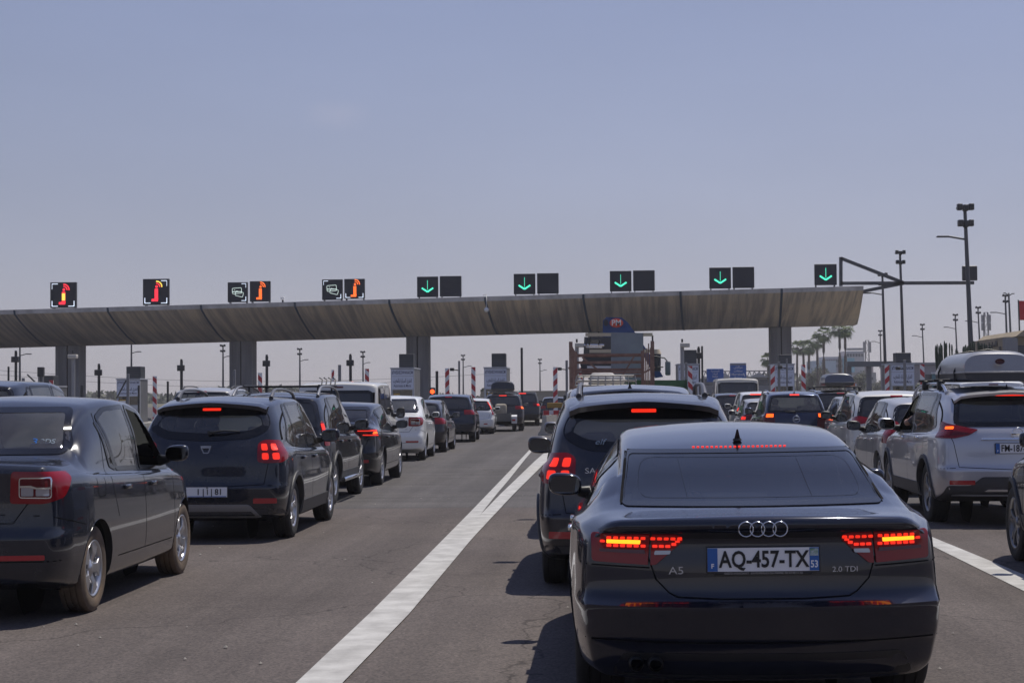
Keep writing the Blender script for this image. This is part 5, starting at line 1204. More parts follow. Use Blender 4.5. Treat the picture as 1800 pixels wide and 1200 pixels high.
def vms(px0, px1, py0, py1, glyph, label, cm=()):
    cxp = (px0+px1)/2; u = fr_(cxp); e = prof_pt(u, 0); Y = e.y+.35
    a = P(px0, (py0+py1)/2, Y); b = P(px1, (py0+py1)/2, Y); zt = P(cxp, py0, Y).z; zb_ = P(cxp, py1, Y).z; s = b.x-a.x; h = zt-zb_
    t = thing('lane_sign', label, 'lane sign', ((a.x+b.x)/2, Y, (zt+zb_)/2), 0, 'lane signs on the canopy')
    mb = MB(); mb.box((0, .12, 0), (s, .22, h), .02, 1, smooth=False); mb.box((.02, .3, -.1), (s*.8, .25, h*.7)); mb.build('sign_case', M_case, t)
    mb = MB(); mb.box((0, .005, 0), (s*.93, .02, h*.93)); mb.build('sign_face', M_face, t)
    for s_ in (-1, 1): mb = MB(); mb.bar((s_*s*.42, .3, -h/2+.1), (s_*s*.42, .75, e.z-(zt+zb_)/2-.02), .05, .05); mb.bar((s_*s*.42, .2, -h/2+.05), (s_*s*.42, .2, e.z-(zt+zb_)/2-.05), .05, .05); mb.build('sign_bracket', M_case, t)
    if glyph == 'arrow': arrow_glyph(t, s)
    elif glyph == 'card': card_glyph(t, s*1.15)
    elif glyph == 'j1': j_glyph(t, s, M_rdl, M_rdl, M_yel)
    elif glyph == 'j2': j_glyph(t, s, M_rdl, M_yel)
    elif glyph == 'j3': j_glyph(t, s*1.1, M_orl, M_orl)
    corner_marks(t, s, cm)
vms(88, 134, 496, 541, 'j1', 'large lane sign with a red and yellow glyph, farthest left on the canopy', [(-1, 1), (-1, -1), (1, -1)])
vms(251, 297, 490, 536, 'j2', 'large lane sign with a red glyph topped by a yellow wave', [(1, 1), (-1, -1), (1, -1)])
vms(400, 435, 496, 531, 'card', 'lane sign showing two cards, above the pillar behind the roof rack', [(1, 1), (1, -1)])
vms(439, 475, 494, 530, 'j3', 'lane sign with an orange glyph, above the pillar behind the roof rack')
vms(566, 602, 491, 527, 'card', 'lane sign showing two cards, above the white passenger van', [(-1, 1), (1, -1)])
vms(605, 641, 490, 525, 'j3', 'lane sign with an orange glyph, above the white passenger van', [(-1, -1), (1, -1)])
for i, (a, b, y0, y1) in enumerate(((733, 770, 486, 522), (903, 941, 481, 517), (1072, 1110, 476, 512), (1247, 1285, 470, 507), (1432, 1471, 464, 501))):
    where = ('above the pillar beside the booth', 'above the farthest cars of the left lane', 'above the crane lorry', 'above the blue road signs', 'at the right-hand end of the canopy')[i]
    vms(a, b, y0, y1, 'arrow', 'lane sign with a lit green arrow, '+where)
    if i < 4: vms(b+3, b+41, y0-1, y1-1, None, 'blank dark lane sign, '+where)
# canopy bits: camera on the roof, hanging camera
p = P(497, 530, 106); t = thing('security_camera', 'small white camera on a stub on the canopy edge', 'camera', p)
mb = MB(); mb.cyl((0, 0, -.2), (0, 0, .1), .06, n=8); mb.build('camera_stub', M_case, t); mb = MB(); mb.box((0, 0, .2), (.25, .3, .2), .04); mb.build('camera_head', M_white, t)
p = P(855, 520, 103); t = thing('dome_camera', 'white dome camera hanging on a rod below the canopy edge', 'camera', p)
mb = MB(); mb.tube([(-.2, .2, .05), (0, 0, .1), (0, 0, -.75)], .03, 6); mb.build('camera_rod', M_white, t); mb = MB(); mb.lathe([(0, -.22), (.1, -.2), (.15, -.1), (.15, 0), (.05, .08), (0, .1)], 14, M=Matrix.Translation((0, 0, -.78)) @ Matrix.Rotation(-pi/2, 4, 'Y')); mb.build('camera_dome', M_white, t)
# steel arm at the right end
M_steel = mat('dark_steel', (.075, .08, .09), .5, metal=.3); Ys = 101.5
t = thing('sign_gantry_arm', 'dark steel bracket arm reaching right from the canopy end', 'gantry arm', P(1478, 500, Ys)); o0 = P(1478, 500, Ys)
def rel(px, py, Y=Ys): return P(px, py, Y)-o0
for a, b, nm in (((1478, 503), (1478, 452), 'arm_post'), ((1478, 454), (1588, 497), 'arm_brace'), ((1478, 498), (1712, 497), 'arm_beam'), ((1517, 512), (1588, 498), 'arm_brace')):
    mb = MB(); mb.bar(rel(*a), rel(*b), .19, .19); mb.build(nm, M_steel, t)
c_ = P(1705, 480, Ys-.2); t = thing('lane_sign', 'blank dark sign box at the tip of the steel arm', 'lane sign', c_, 0, 'lane signs on the canopy')
mb = MB(); mb.box((0, .1, 0), (.86, .25, .86), .03, 1, smooth=False); mb.build('sign_case', M_case, t); mb = MB(); mb.box((0, -.03, 0), (.76, .02, .76)); mb.build('sign_face', M_face, t)

# ------------------------------------------------------------------ masts
def mast(px, pyt, Y, label, arm=None, head=True, r=.09, pyb=None, armpy=None, group='lamp masts', mtl=None):
    top = P(px, pyt, Y); base_ = P(pyb[0], pyb[1], Y) if pyb else top; d = top-base_
    gx = base_.x if not pyb else base_.x-(top.x-base_.x)*(base_.z/(max(.1, top.z-base_.z)))
    t = thing('lamp_mast', label, 'lamp mast', (gx, Y, 0), 0, group); H_ = top.z; dx = top.x-gx; mtl = mtl or M_steel
    mb = MB(); mb.cyl((0, 0, 0), (dx, 0, H_), r*1.3, r*.7, 10); mb.build('mast_pole', mtl, t)
    if head:
        k = 1.15 if r > .12 else (.8 if r == .1 and Y < 130 else .75)
        for dz in (.0, -.75):
            for s_ in (-1, 0, 1):
                mb = MB(); mb.box((dx+s_*.24*k*(1 if dz else 1.1), -.15, H_+dz*k+.05*abs(s_)), (.24*k, .3*k, .3*k), .04, M=Matrix.Identity(4)); mb.build('floodlight', M_case, t)
        mb = MB(); mb.bar((dx-.4*k, 0, H_-.0*k), (dx+.4*k, 0, H_), .07*k, .07*k); mb.bar((dx-.35*k, 0, H_-.7*k), (dx+.35*k, 0, H_-.7*k), .07*k, .07*k); mb.build('floodlight_rack', M_case, t)
    if arm:
        for (ex, ey) in arm:
            e = P(ex, ey, Y)-Vector((gx, Y, 0)); u = P(px, armpy or ey+3, Y).z; xs = dx*(u/H_); sg = 1 if e.x > xs else -1
            mb = MB(); mb.tube([(xs, 0, u), (xs+(e.x-xs)*.5, 0, (u+e.z)/2+.06), (xs+(e.x-xs)*.62, 0, e.z)], r*.45, 6); mb.build('lamp_arm', mtl, t)
            mb = MB(); mb.box((xs+(e.x-xs)*.8, 0, e.z), (abs(e.x-xs)*.42, .28, .09), .03); mb.build('lamp_head', mtl, t)
mast(1696, 366, 92, 'tallest lamp mast with floodlights, behind the silver roof box', arm=[(1647, 416)], r=.13, pyb=(1708, 640), armpy=421)
mast(1582, 445, 105, 'tall dark mast with floodlights beside the steel arm tip', r=.10, pyb=(1588, 625))
mast(1551, 484, 112, 'dark mast with a left-pointing lamp, crossing the steel brace', arm=[(1517, 515)], r=.10, pyb=(1556, 640), armpy=518)
mast(1547, 582, 230, 'slim distant mast just right of the lattice tower', arm=[(1532, 600)], r=.10, pyb=(1549, 660))
mast(1621, 571, 210, 'slim mast above the right-hand toll booth', arm=[(1603, 590)], r=.10, pyb=(1624, 640))
mast(1679, 554, 190, 'slim mast above the branching cactus', arm=[(1659, 575)], r=.10, pyb=(1683, 640))
mast(1719, 541, 180, 'slim mast above the right cactus clump', arm=[(1697, 564)], r=.10, pyb=(1723, 620))
mast(1767, 520, 160, 'mast with floodlights left of the twin-arm lamp', arm=[(1741, 549)], r=.11, pyb=(1770, 600))
mast(1773, 515, 170, 'lamp post with two short arms above the tan wall', arm=[(1764, 515), (1783, 516)], head=False, r=.12, pyb=(1777, 600), armpy=520)
for (px, py, Y, ax, lab) in ((35, 604, 150, 55, 'lamp mast far left, rising behind the boxed pole'), (231, 600, 160, 248, 'lamp mast over the white car on the left'), (392, 608, 175, 404, 'lamp mast just left of the second pillar'), (527, 614, 190, 542, 'lamp mast above the black roof rack'),
        (638, 619, 200, 651, 'lamp mast between the van and the booth'), (814, 625, 230, 829, 'lamp mast between the two striped bollards'), (949, 632, 250, 961, 'lamp mast left of the caged lorry')):
    mast(px, py, Y, lab, arm=[(ax, py+18)], r=.10, head=px not in (35, 231))
def box_pole(px, pyt, Y, label, w=.42, lamp=False, M_=None):
    top = P(px, pyt, Y); t = thing('boxed_pole', label, 'camera pole', (top.x, Y, 0), 0, 'poles carrying boxes at the toll line'); H_ = top.z; M_ = M_ or M_case
    mb = MB(); mb.cyl((0, 0, 0), (0, 0, H_), .085, n=8); mb.build('pole', M_, t)
    mb = MB(); mb.box((0, -.14, H_-.42), (w, .2, .34), .02, 1, smooth=False); mb.build('pole_box', M_, t)
    if not lamp: mb = MB(); mb.box((0, -.02, H_+.02), (.12, .12, .16), .02); mb.build('pole_cap', M_, t)
for px, py, lab in ((28, 619, 'black boxed pole farthest left'), (174, 642, 'black boxed pole left of the white car'), (319, 634, 'black boxed pole above the silver people carrier'), (469, 626, 'black boxed pole above the black roof rack'), (616, 625, 'black boxed pole above the white passenger van'), (1228, 612, 'black boxed pole left of the blue signs')):
    box_pole(px, py, 98, lab)
def lampbox(px, py, Y, label, side=1, pb=700):
    top = P(px, py, Y); M_g = mat('grey_pole', (.30, .30, .31), .5, metal=.2); t = thing('box_lamp', label, 'lamp post', (top.x, Y, 0), 0, 'grey posts with pale box lamps'); H_ = top.z
    mb = MB(); mb.cyl((0, 0, 0), (0, 0, H_), .10, n=10); mb.build('pole', M_g, t)
    mb = MB(); mb.box((side*.14, -.1, H_-.02), (.48, .4, .22), .03); mb.build('lamp_box', mat('lamp_box_pale', (.55, .52, .46), .6), t)
    mb = MB(); mb.cyl((0, -.1, H_+.12), (0, -.1, H_+.3), .05, n=8); mb.build('sensor', M_case, t)
lampbox(129, 626, 92, 'grey post with a pale box lamp in front of the left pillar', 0); lampbox(1199, 606, 88, 'grey post with a pale box lamp right of the crane lorry'); lampbox(1014, 606, 88, 'grey post with a pale box lamp left of the caged lorry')
def plain_pole(px, py, Y, w, label, m=None, cam_=False):
    top = P(px, py, Y); t = thing('plain_post', label, 'post', (top.x, Y, 0), 0, 'plain posts at the toll line'); H_ = top.z
    mb = MB(); mb.box((0, 0, H_/2), (w, w, H_), .01, 1, smooth=False); mb.build('post', m or M_case, t)
    if cam_: mb = MB(); mb.tube([(0, 0, H_-.5), (-.3, -.1, H_-.45)], .03, 6); mb.box((-.36, -.1, H_-.45), (.22, .3, .16), .03); mb.cyl((-.36, -.22, H_-.45), (-.36, -.3, H_-.45), .07, n=10); mb.build('camera', M_case, t)
M_gp = mat('grey_post', (.20, .20, .21), .6)
for px, py, w, m, cm_, lab in ((15, 644, .09, None, 0, 'thin black post at the far left'), (41, 664, .14, M_gp, 0, 'grey post left of the dark cabinet'), (144, 677, .13, None, 0, 'short black post right of the left pillar'), (244, 677, .10, None, 0, 'short black post by the white car'), (295, 670, .10, None, 0, 'short black post by the silver people carrier'),
        (544, 0, 0, None, 0, ''), (597, 641, .15, M_gp, 0, 'grey post above the white passenger van'), (768, 652, .14, None, 0, 'black post carrying the red traffic light'), (807, 634, .10, M_gp, 1, 'grey camera post between the two striped bollards'), (917, 611, .12, None, 0, 'tall black post by the tall black SUV'),
        (996, 633, .13, M_gp, 1, 'grey camera post left of the caged lorry'), (1234, 608, .10, None, 0, 'tall thin black post left of the blue signs'), (1369, 635, .13, M_gp, 0, 'pale post in front of the booth by the pillar'), (1383, 630, .09, M_gp, 1, 'grey camera post in front of the booth by the pillar'), (1206, 637, .13, M_gp, 0, 'grey post beside the booth left of the blue signs'), (1590, 632, .13, M_gp, 1, 'grey camera post in front of the right-hand booth'),
        (412, 650, .13, M_gp, 0, 'grey post in front of the second pillar'), (225, 657, .13, M_gp, 0, 'grey post in front of the left booth')):
    if w: plain_pole(px, py, 89, w, lab, m, cm_)
# dark cabinet pole left
p = P(72, 645, 95); t = thing('tall_cabinet', 'tall dark cabinet on posts beyond the near left saloon', 'cabinet', (p.x, 95, 0))
mb = MB(); mb.box((0, 0, p.z-.27), (.34, .3, .54), .02, 1, smooth=False); mb.build('cabinet_box', M_case, t)
for s_ in (-1, 1): mb = MB(); mb.box((s_*.11, 0, (p.z-.5)/2), (.09, .09, p.z-.5)); mb.build('cabinet_post', M_gp, t)
# raised barrier arms
for (a, b, lab) in (((48, 658), (88, 697), 'raised barrier arm by the left booth'), ((205, 700), (222, 668), 'tilted barrier arm beside the small white hatchback')):
    q0, q1 = P(*a, 94), P(*b, 94); mb = MB(); mb.bar(q0, q1, .07, .07); t = mb.build('barrier_arm', M_case); tag(t, lab, 'barrier arm', 'barrier arms')

# ------------------------------------------------------------------ striped bollards
M_rs = mat('bollard_red', (.50, .025, .035), .5); M_ws = mat('bollard_white', (.80, .80, .80), .5)
def chevron(px, pyt, Y, w, sg, label):
    p = P(px, pyt, Y); H_ = p.z; t = thing('striped_bollard', label, 'bollard', (p.x, Y, 0), 0, 'red and white striped bollards')
    mb = MB(); mb.box((0, .03, H_/2), (w, .05, H_)); mb.build('bollard_board', M_ws, t)
    st = .62; z = .3
    while z < H_+.3:
        pts = [(-w/2, z), (w/2, z+sg*.22), (w/2, z+sg*.22+.28), (-w/2, z+.28)]
        pts = [(a, min(H_, max(0, b))) for a, b in pts]
        if max(b for a, b in pts)-min(b for a, b in pts) > .03:
            mb = MB(); mb.add([(a, -.001, b) for a, b in pts], [[0, 1, 2, 3]]); mb.build('red_stripe', M_rs, t)
        z += .55
for px, py, Y, w, sg, lab in ((90, 668, 97, .24, -1, 'in front of the left pillar'), (272, 661, 97, .24, -1, 'right of the left booth'), (457, 655, 97, .24, -1, 'right of the second pillar'), (585, 650, 97, .16, 1, 'edge-on above the white van, left one'), (645, 648, 97, .24, -1, 'above the white van, right one'),
        (786, 647, 97, .24, 1, 'right of the red traffic light'), (832, 645, 97, .24, -1, 'left of the booth with a grey side wall'), (976, 645, 94, .24, 1, 'left of the caged lorry'), (1021, 646, 94, .2, -1, 'behind the caged lorry'), (1213, 643, 94, .24, -1, 'right of the crane lorry'), (1358, 641, 94, .23, 1, 'left of the booth by the pillar'), (1412, 641, 94, .23, -1, 'right of the booth by the pillar'), (1559, 641, 94, .24, 1, 'left of the right-hand booth'), (1621, 640, 94, .24, -1, 'right of the right-hand booth')):
    chevron(px, py, Y-7, w*.93, sg, 'red and white striped bollard '+lab)

# ------------------------------------------------------------------ toll booths
M_bw = mat('booth_panel', (.45, .47, .52), .55, var=.1); M_bs = mat('booth_side', (.15, .15, .16), .5, metal=.3, var=.12, vscale=1.5); M_sgn = mat('booth_sign_white', (.62, .66, .78), .5); M_inkb = mat('sign_navy', (.02, .03, .09), .5); M_bg = glassmat('booth_glass', (.10, .10, .10)); M_ac = mat('dark_unit', (.03, .035, .045), .6)
AR = '\u0627\u0644\u0637\u0631\u0642 \u0627\u0644\u0633\u064a\u0627\u0631\u0629 \u0628\u0627\u0644\u0645\u063a\u0631\u0628'
def shape_ar(s):
    forms = {'\u0627': (0xFE8D, 0xFE8E), '\u0644': (0xFEDD, 0xFEDE, 0xFEDF, 0xFEE0), '\u0637': (0xFEC1, 0xFEC2, 0xFEC3, 0xFEC4), '\u0631': (0xFEAD, 0xFEAE), '\u0642': (0xFED5, 0xFED6, 0xFED7, 0xFED8), '\u0633': (0xFEB1, 0xFEB2, 0xFEB3, 0xFEB4),
             '\u064a': (0xFEF1, 0xFEF2, 0xFEF3, 0xFEF4), '\u0629': (0xFE93, 0xFE94), '\u0628': (0xFE8F, 0xFE90, 0xFE91, 0xFE92), '\u0645': (0xFEE1, 0xFEE2, 0xFEE3, 0xFEE4), '\u063a': (0xFECD, 0xFECE, 0xFECF, 0xFED0), '\u0648': (0xFEED, 0xFEEE), '\u062f': (0xFEA9, 0xFEAA),
             '\u0646': (0xFEE5, 0xFEE6, 0xFEE7, 0xFEE8), '\u062a': (0xFE95, 0xFE96, 0xFE97, 0xFE98), '\u0636': (0xFEBD, 0xFEBE, 0xFEBF, 0xFEC0), '\u0621': (0xFE80,), '\u062d': (0xFEA1, 0xFEA2, 0xFEA3, 0xFEA4), '\u0645': (0xFEE1, 0xFEE2, 0xFEE3, 0xFEE4), '\u0634': (0xFEB5, 0xFEB6, 0xFEB7, 0xFEB8)}
    out = []
    for i, c in enumerate(s):
        f = forms.get(c)
        if not f: out.append(c); continue
        pj = i > 0 and len(forms.get(s[i-1], ())) == 4; nj = len(f) == 4 and i < len(s)-1 and s[i+1] in forms and len(forms[s[i+1]]) > 1
        out.append(chr(f[(1 if pj else 0) if not nj else (3 if pj else 2)]) if len(f) > 1 else chr(f[0]))
    return ''.join(out[::-1])
def booth(px0, px1, pyt, Y, label, side=0, unit=True, tag_='#TWESHECHWANAKOM', depth=2.6, uh=.75):
    a, b = P(px0, 680, Y), P(px1, 680, Y); w_ = b.x-a.x; H_ = P(px0, pyt, Y).z
    t = thing('toll_booth', label, 'toll booth', ((a.x+b.x)/2, Y, .16), 0, 'toll booths'); H_ -= .16
    mb = MB(); mb.box((-w_/2+.05, .05, H_/2), (.1, .1, H_)); mb.box((w_/2-.05, .05, H_/2), (.1, .1, H_)); mb.box((0, .05, .5), (w_-.2, .09, 1.0)); mb.box((0, .05, H_*.80), (w_-.2, .09, H_*.40-.02)); mb.build('booth_front', M_bw, t)
    for s_ in (-1, 1): mb = MB(); mb.box((s_*(w_/2-.03), depth/2+.1, H_/2-.003), (.06, depth, H_-.01)); mb.build('booth_wall', M_bs, t)
    mb = MB(); mb.box((0, depth, H_/2), (w_-.12, .08, H_-.02)); mb.build('booth_wall', M_bs, t)
    mb = MB(); mb.box((0, depth/2, H_+.03), (w_+.06, depth+.2, .06)); mb.build('booth_roof', M_bw, t)
    mb = MB(); mb.box((0, .06, H_*.6/2+.5), (w_-.2, .02, H_*.6-1.0+.02)); mb.build('booth_window', M_bg, t)
    mb = MB(); mb.box((0, 1.1, .6), (w_*.6, .8, 1.1), .05); mb.build('booth_desk', M_seat, t)
    mb = MB(); mb.box((0, -.012, H_*.925), (w_-.08, .03, H_*.12)); o = mb.build('booth_sign', M_sgn, t)
    text('sign_lettering', tag_, H_*.085, M_inkb, o, (0, -.03, H_*.925), sx=min(1.3, (w_-.2)/(H_*.085*len(tag_)*.66)), extrude=.001, bold=.003)
    mb = MB(); mb.box((0, -.012, H_*.735), (w_-.08, .03, H_*.24)); o = mb.build('booth_sign', M_sgn, t)
    text('sign_lettering', shape_ar(AR), H_*.10, M_inkb, o, (0, -.03, H_*.775), extrude=.001, sx=min(1.3, (w_-.2)/(H_*.10*9.5)), bold=.003)
    text('sign_lettering', 'Autoroutes du Maroc', H_*.075, M_inkb, o, (0, -.03, H_*.68), extrude=.001, sx=min(1.3, (w_-.2)/(H_*.075*10)), bold=.002)
    mb = MB(); mb.box((-w_*.25, .03, H_*.42), (w_*.26, .02, H_*.2)); mb.build('booth_notice', M_plate, t); mb = MB(); mb.box((-w_*.25, .025, H_*.52), (w_*.26, .02, H_*.03)); mb.build('booth_notice', mat('notice_yellow', (.5, .3, .04), .5), t)
    if unit:
        mb = MB(); mb.box((w_*.12, 1.0, H_+.06+uh/2), (w_*.62, 1.0, uh), .02, 1, smooth=False); mb.build('roof_unit', M_ac, t)
        for k in range(6): mb = MB(); mb.box((w_*.12, .485, H_+.14+uh*k/6.6), (w_*.54, .02, .035)); mb.build('unit_louvre', mat('louvre', (.07, .075, .085), .5), t)
booth(687, 728, 648, 92, 'toll booth left of the third pillar, above the white saloon', depth=3.0)
booth(851, 891, 647, 92, 'toll booth with a sunlit grey side wall, behind the roof-box SUV', depth=3.2)
booth(1192, 1229, 641, 92, 'toll booth between the crane lorry and the blue signs')
booth(1361, 1397, 641, 92, 'toll booth in front of the pillar by the palms', uh=.5)
booth(1566, 1608, 640, 90, 'right-hand toll booth between two striped bollards', uh=.55)
booth(205, 246, 667, 97, 'low toll booth on the left behind the small white hatchback', unit=True, uh=.7, depth=1.6)
booth(50, 92, 680, 97, 'lowest toll booth, left of the first pillar', unit=True, uh=.6)
for x, in ((-13.2,), (-8.0,), (-3.0,), (5.3,), (10.2,), (17,), (-26,), (-32,)): island(x, 88, 118, 2.0, '')
# traffic light
p = P(760, 688, 92.5); t = thing('traffic_light', 'traffic light showing red beside the booth', 'traffic light', (p.x, 92.5, 0))
mb = MB(); mb.box((0, .1, p.z-.15), (.30, .2, .75), .04); mb.build('light_case', M_case, t); mb = MB(); mb.cyl((0, -.03, p.z), (0, .02, p.z), .12, n=18); mb.build('red_lens', mat('lit_red_lens', (.9, .1, .02), .4, emit=(1, .07, .01), estr=3), t)
mb = MB(); mb.tube([(.12*cos(a)*1.1, -.02, p.z+.12*sin(a)*1.1) for a in np.linspace(0, pi, 9)], .015, 5); mb.build('lens_hood', M_case, t); mb = MB(); mb.cyl((0, .1, 0), (0, .1, p.z-.5), .05, n=8); mb.build('light_post', M_case, t)
# ------------------------------------------------------------------ lorries ahead
M_rust = mat('rusty_steel', (.18, .10, .075), .8, col2=(.28, .18, .14), vscale=5); M_blue = mat('crane_blue', (.02, .065, .22), .45, var=.2); M_gpan = mat('grey_steel_panel', (.24, .26, .29), .6, var=.12, vscale=1.2)
M_bei = mat('beige_steel', (.60, .50, .36), .5); M_green = mat('lorry_green', (.03, .13, .045), .5, var=.2); M_dk = mat('dark_machine', (.03, .032, .04), .5)
t = thing('caged_lorry', 'flatbed lorry with a rusty brown cage of rails, ahead of the cream van', 'lorry', (.39, 47, 0), 0, 'lorries ahead in the middle lane')
hw_, Lb, zt = 1.12, 10.5, 3.02
mb = MB(); mb.box((0, Lb/2, 1.12), (2*hw_+.05, Lb, .14)); mb.box((-.45, Lb/2, .9), (.14, Lb, .3)); mb.box((.45, Lb/2, .9), (.14, Lb, .3)); mb.build('lorry_bed', M_rust, t)
for y in (0, Lb):
    for x in (-hw_, hw_): mb = MB(); mb.box((x, y, (zt+1.1)/2), (.10, .08, zt-1.1)); mb.build('cage_post', M_rust, t)
for s_ in (-1, 1):
    for k in range(1, 6): y = Lb*k/6; z1 = zt-.1*sin(k*2.1)*(s_ > 0)-.05; mb = MB(); mb.box((s_*hw_, y, (z1+1.1)/2), (.035, .05, z1-1.1)); mb.build('cage_bar', M_rust, t)
    for z in (1.5, 2.3): mb = MB(); mb.box((s_*(hw_+.06), Lb/2, z), (.03, Lb, .05)); mb.build('side_rail', M_rust, t)
for z in (1.72, 2.30, 2.9): mb = MB(); mb.box((0, Lb, z), (2*hw_, .06, .07)); mb.build('front_rail', M_rust, t)
mb = MB(); mb.box((0, Lb, 3.42), (.01, .01, .01)); 
z_ = lambda py: 1.55+(694-py)*(57.5/3000)
for py in (625, 637, 650, 661): mb = MB(); mb.box((0, Lb+.05, z_(py)), (2*hw_, .06, .09)); mb.build('front_rail', M_rust, t)
mb = MB(); mb.bar((-.9, Lb-.05, z_(628)), (-.1, Lb-.05, z_(662)), .06, .05); mb.build('cage_brace', M_rust, t); mb = MB(); mb.bar((.45, Lb-.05, z_(660)), (.85, Lb-.05, z_(626)), .05, .04); mb.build('cage_brace', M_rust, t)
for y in (1.3, 2.5, 8.8):
    for s_ in (-1, 1): mb = MB(); mb.lathe([(.25, -.25), (.45, -.27), (.5, -.2), (.5, .2), (.45, .27), (.25, .25), (0, .2)], 24, M=Matrix.Translation((s_*.85, y, .5))); mb.build('lorry_wheel', M_rub, t)
for s_ in (-1, 1): mb = MB(); mb.box((s_*.9, -.08, 1.0), (.35, .06, .12), .02); mb.build('tail_lamp', M_refl, t)
t = thing('crane_lorry', 'green lorry carrying a blue folded crane with a red PM badge', 'lorry', (.9, 60, 0), 0, 'lorries ahead in the middle lane')
def cp(px, py, Y=62.0): p = P(px, py, Y); return Vector((p.x-.9, p.y-60, p.z))
def slab(poly, Y0, Y1, nm, m, bev=0):
    mb = MB(); q = [cp(a, b, Y0) for a, b in poly]; n = len(q); d = Vector((0, Y1-Y0, 0)); vs = q+[v+d for v in q]
    mb.add(vs, [list(range(n))[::-1], list(range(n, 2*n))]+[[i, (i+1) % n, n+(i+1) % n, n+i] for i in range(n)]); return mb.build(nm, m, t)
slab([(1104, 668), (1206, 668), (1206, 706), (1104, 706)], 58, 58.1, 'tail_board', M_green)
mb = MB(); a, b = cp(1104, 668, 58), cp(1206, 668, 58)
for x in (a.x, b.x): mb.box((x, 2.5, (a.z+1.2)/2), (.08, 9, a.z-1.2))
mb.box(((a.x+b.x)/2, 2.5, 1.2), (b.x-a.x, 9, .12)); mb.build('lorry_bed', M_green, t)
slab([(1074, 584), (1131, 585), (1131, 684), (1074, 684)], 61.6, 61.75, 'grey_panel', M_gpan)
slab([(1059, 600), (1060, 563), (1066, 557), (1093, 558), (1103, 566), (1119, 588), (1146, 628), (1166, 662), (1153, 664), (1131, 622), (1112, 600), (1085, 660), (1068, 660), (1064, 620)], 63.0, 63.9, 'crane_boom', M_blue)
mb = MB(); q = [cp(1083.5+12*cos(a_), 567.5+8*sin(a_), 62.9) for a_ in np.linspace(0, 2*pi, 29)[:-1]]; mb.add(q, [list(range(28))]); o = mb.build('crane_badge', mat('badge_orange_red', (.65, .08, .04), .5), t)
c_ = cp(1083.5, 567.5, 62.85); text('badge_lettering', 'PM', .30, mat('badge_white', (.8, .78, .74), .5), o, c_, extrude=.004, bold=.006, sx=.95)
mb = MB(); q = [cp(1065+4*cos(a_), 567+6*sin(a_), 62.95) for a_ in np.linspace(0, 2*pi, 13)[:-1]]; mb.add(q, [list(range(12))]); mb.build('crane_pivot', M_dk, t)
for (x0, x1, py, h) in ((1029, 1074, 588, .1), (1131, 1147, 588, .08), (1036, 1074, 617, .1), (1131, 1143, 617, .1)):
    a, b = cp(x0, py, 61.6), cp(x1, py, 61.6); mb = MB(); mb.bar(a, b, .12, h); mb.build('crane_bar', M_bei, t)
a, b = cp(1032, 645, 61.6), cp(1074, 645, 61.6); mb = MB(); mb.bar(a, b, .08, .08); mb.build('crane_bar', M_white, t)
mb = MB(); mb.bar(cp(1147, 589, 61.7), cp(1147, 618, 61.7), .06, .06); mb.build('crane_bar', M_dk, t)
slab([(1027, 592), (1074, 592), (1076, 632), (1064, 660), (1024, 660), (1026, 615)], 62.3, 62.5, 'cab_rear', mat('cab_grey', (.07, .075, .085), .5))
slab([(1036, 597), (1056, 597), (1058, 612), (1034, 612)], 62.2, 62.28, 'cab_window', M_bg)
slab([(1020, 640), (1026, 630), (1074, 630), (1076, 662), (1024, 662)], 61.8, 62.2, 'engine_cover', M_dk)
for py, px0, px1 in ((607, 1027, 1062), (610, 1030, 1058)): mb = MB(); mb.cyl(cp(px0, py, 61.9), cp(px1, py, 61.9), .05, n=8); mb.build('hydraulic_ram', M_chr, t)
mb = MB(); mb.tube([cp(1030, 606, 61.8), cp(1033, 594, 61.8), cp(1038, 592, 61.8), cp(1036, 606, 61.8)], .03, 6); mb.tube([cp(1052, 606, 61.8), cp(1054, 596, 61.8), cp(1055, 604, 61.8)], .025, 6); mb.build('hydraulic_hose', M_dk, t)
mb = MB(); mb.cyl(cp(1154, 652, 62.2), cp(1154, 622, 62.2), .16, n=14); mb.build('air_filter', M_dk, t); mb = MB(); mb.cyl(cp(1154, 622, 62.2), cp(1154, 614, 62.2), .18, .12, 14); mb.build('filter_cap', M_bei, t)
for a_ in ((1040, 668), (1090, 668)):
    mb = MB(); mb.box(cp(a_[0]+6, a_[1], 61.5), (.4, .3, .3), .03); mb.build('control_box', mat('control_pale', (.28, .33, .38), .5), t)
mb = MB(); mb.tube([cp(1150, 626, 62), cp(1168, 629, 62), cp(1174, 636, 62)], .025, 6); mb.tube([cp(1145, 645, 62), cp(1166, 645, 62)], .025, 6); mb.build('mirror_arm', M_dk, t)
q_ = cp(1174, 647, 62); mb = MB(); mb.box(q_, (.2, .1, .52), .05); mb.build('lorry_mirror', mat('mirror_grey', (.16, .18, .19), .4), t)
for y in (0, 4, 7):
    for s_ in (-1, 1): mb = MB(); mb.lathe([(.25, -.25), (.45, -.27), (.5, -.2), (.5, .2), (.45, .27), (.25, .25), (0, .2)], 24, M=Matrix.Translation((s_*.9+.1, y, .5))); mb.build('lorry_wheel', M_rub, t)
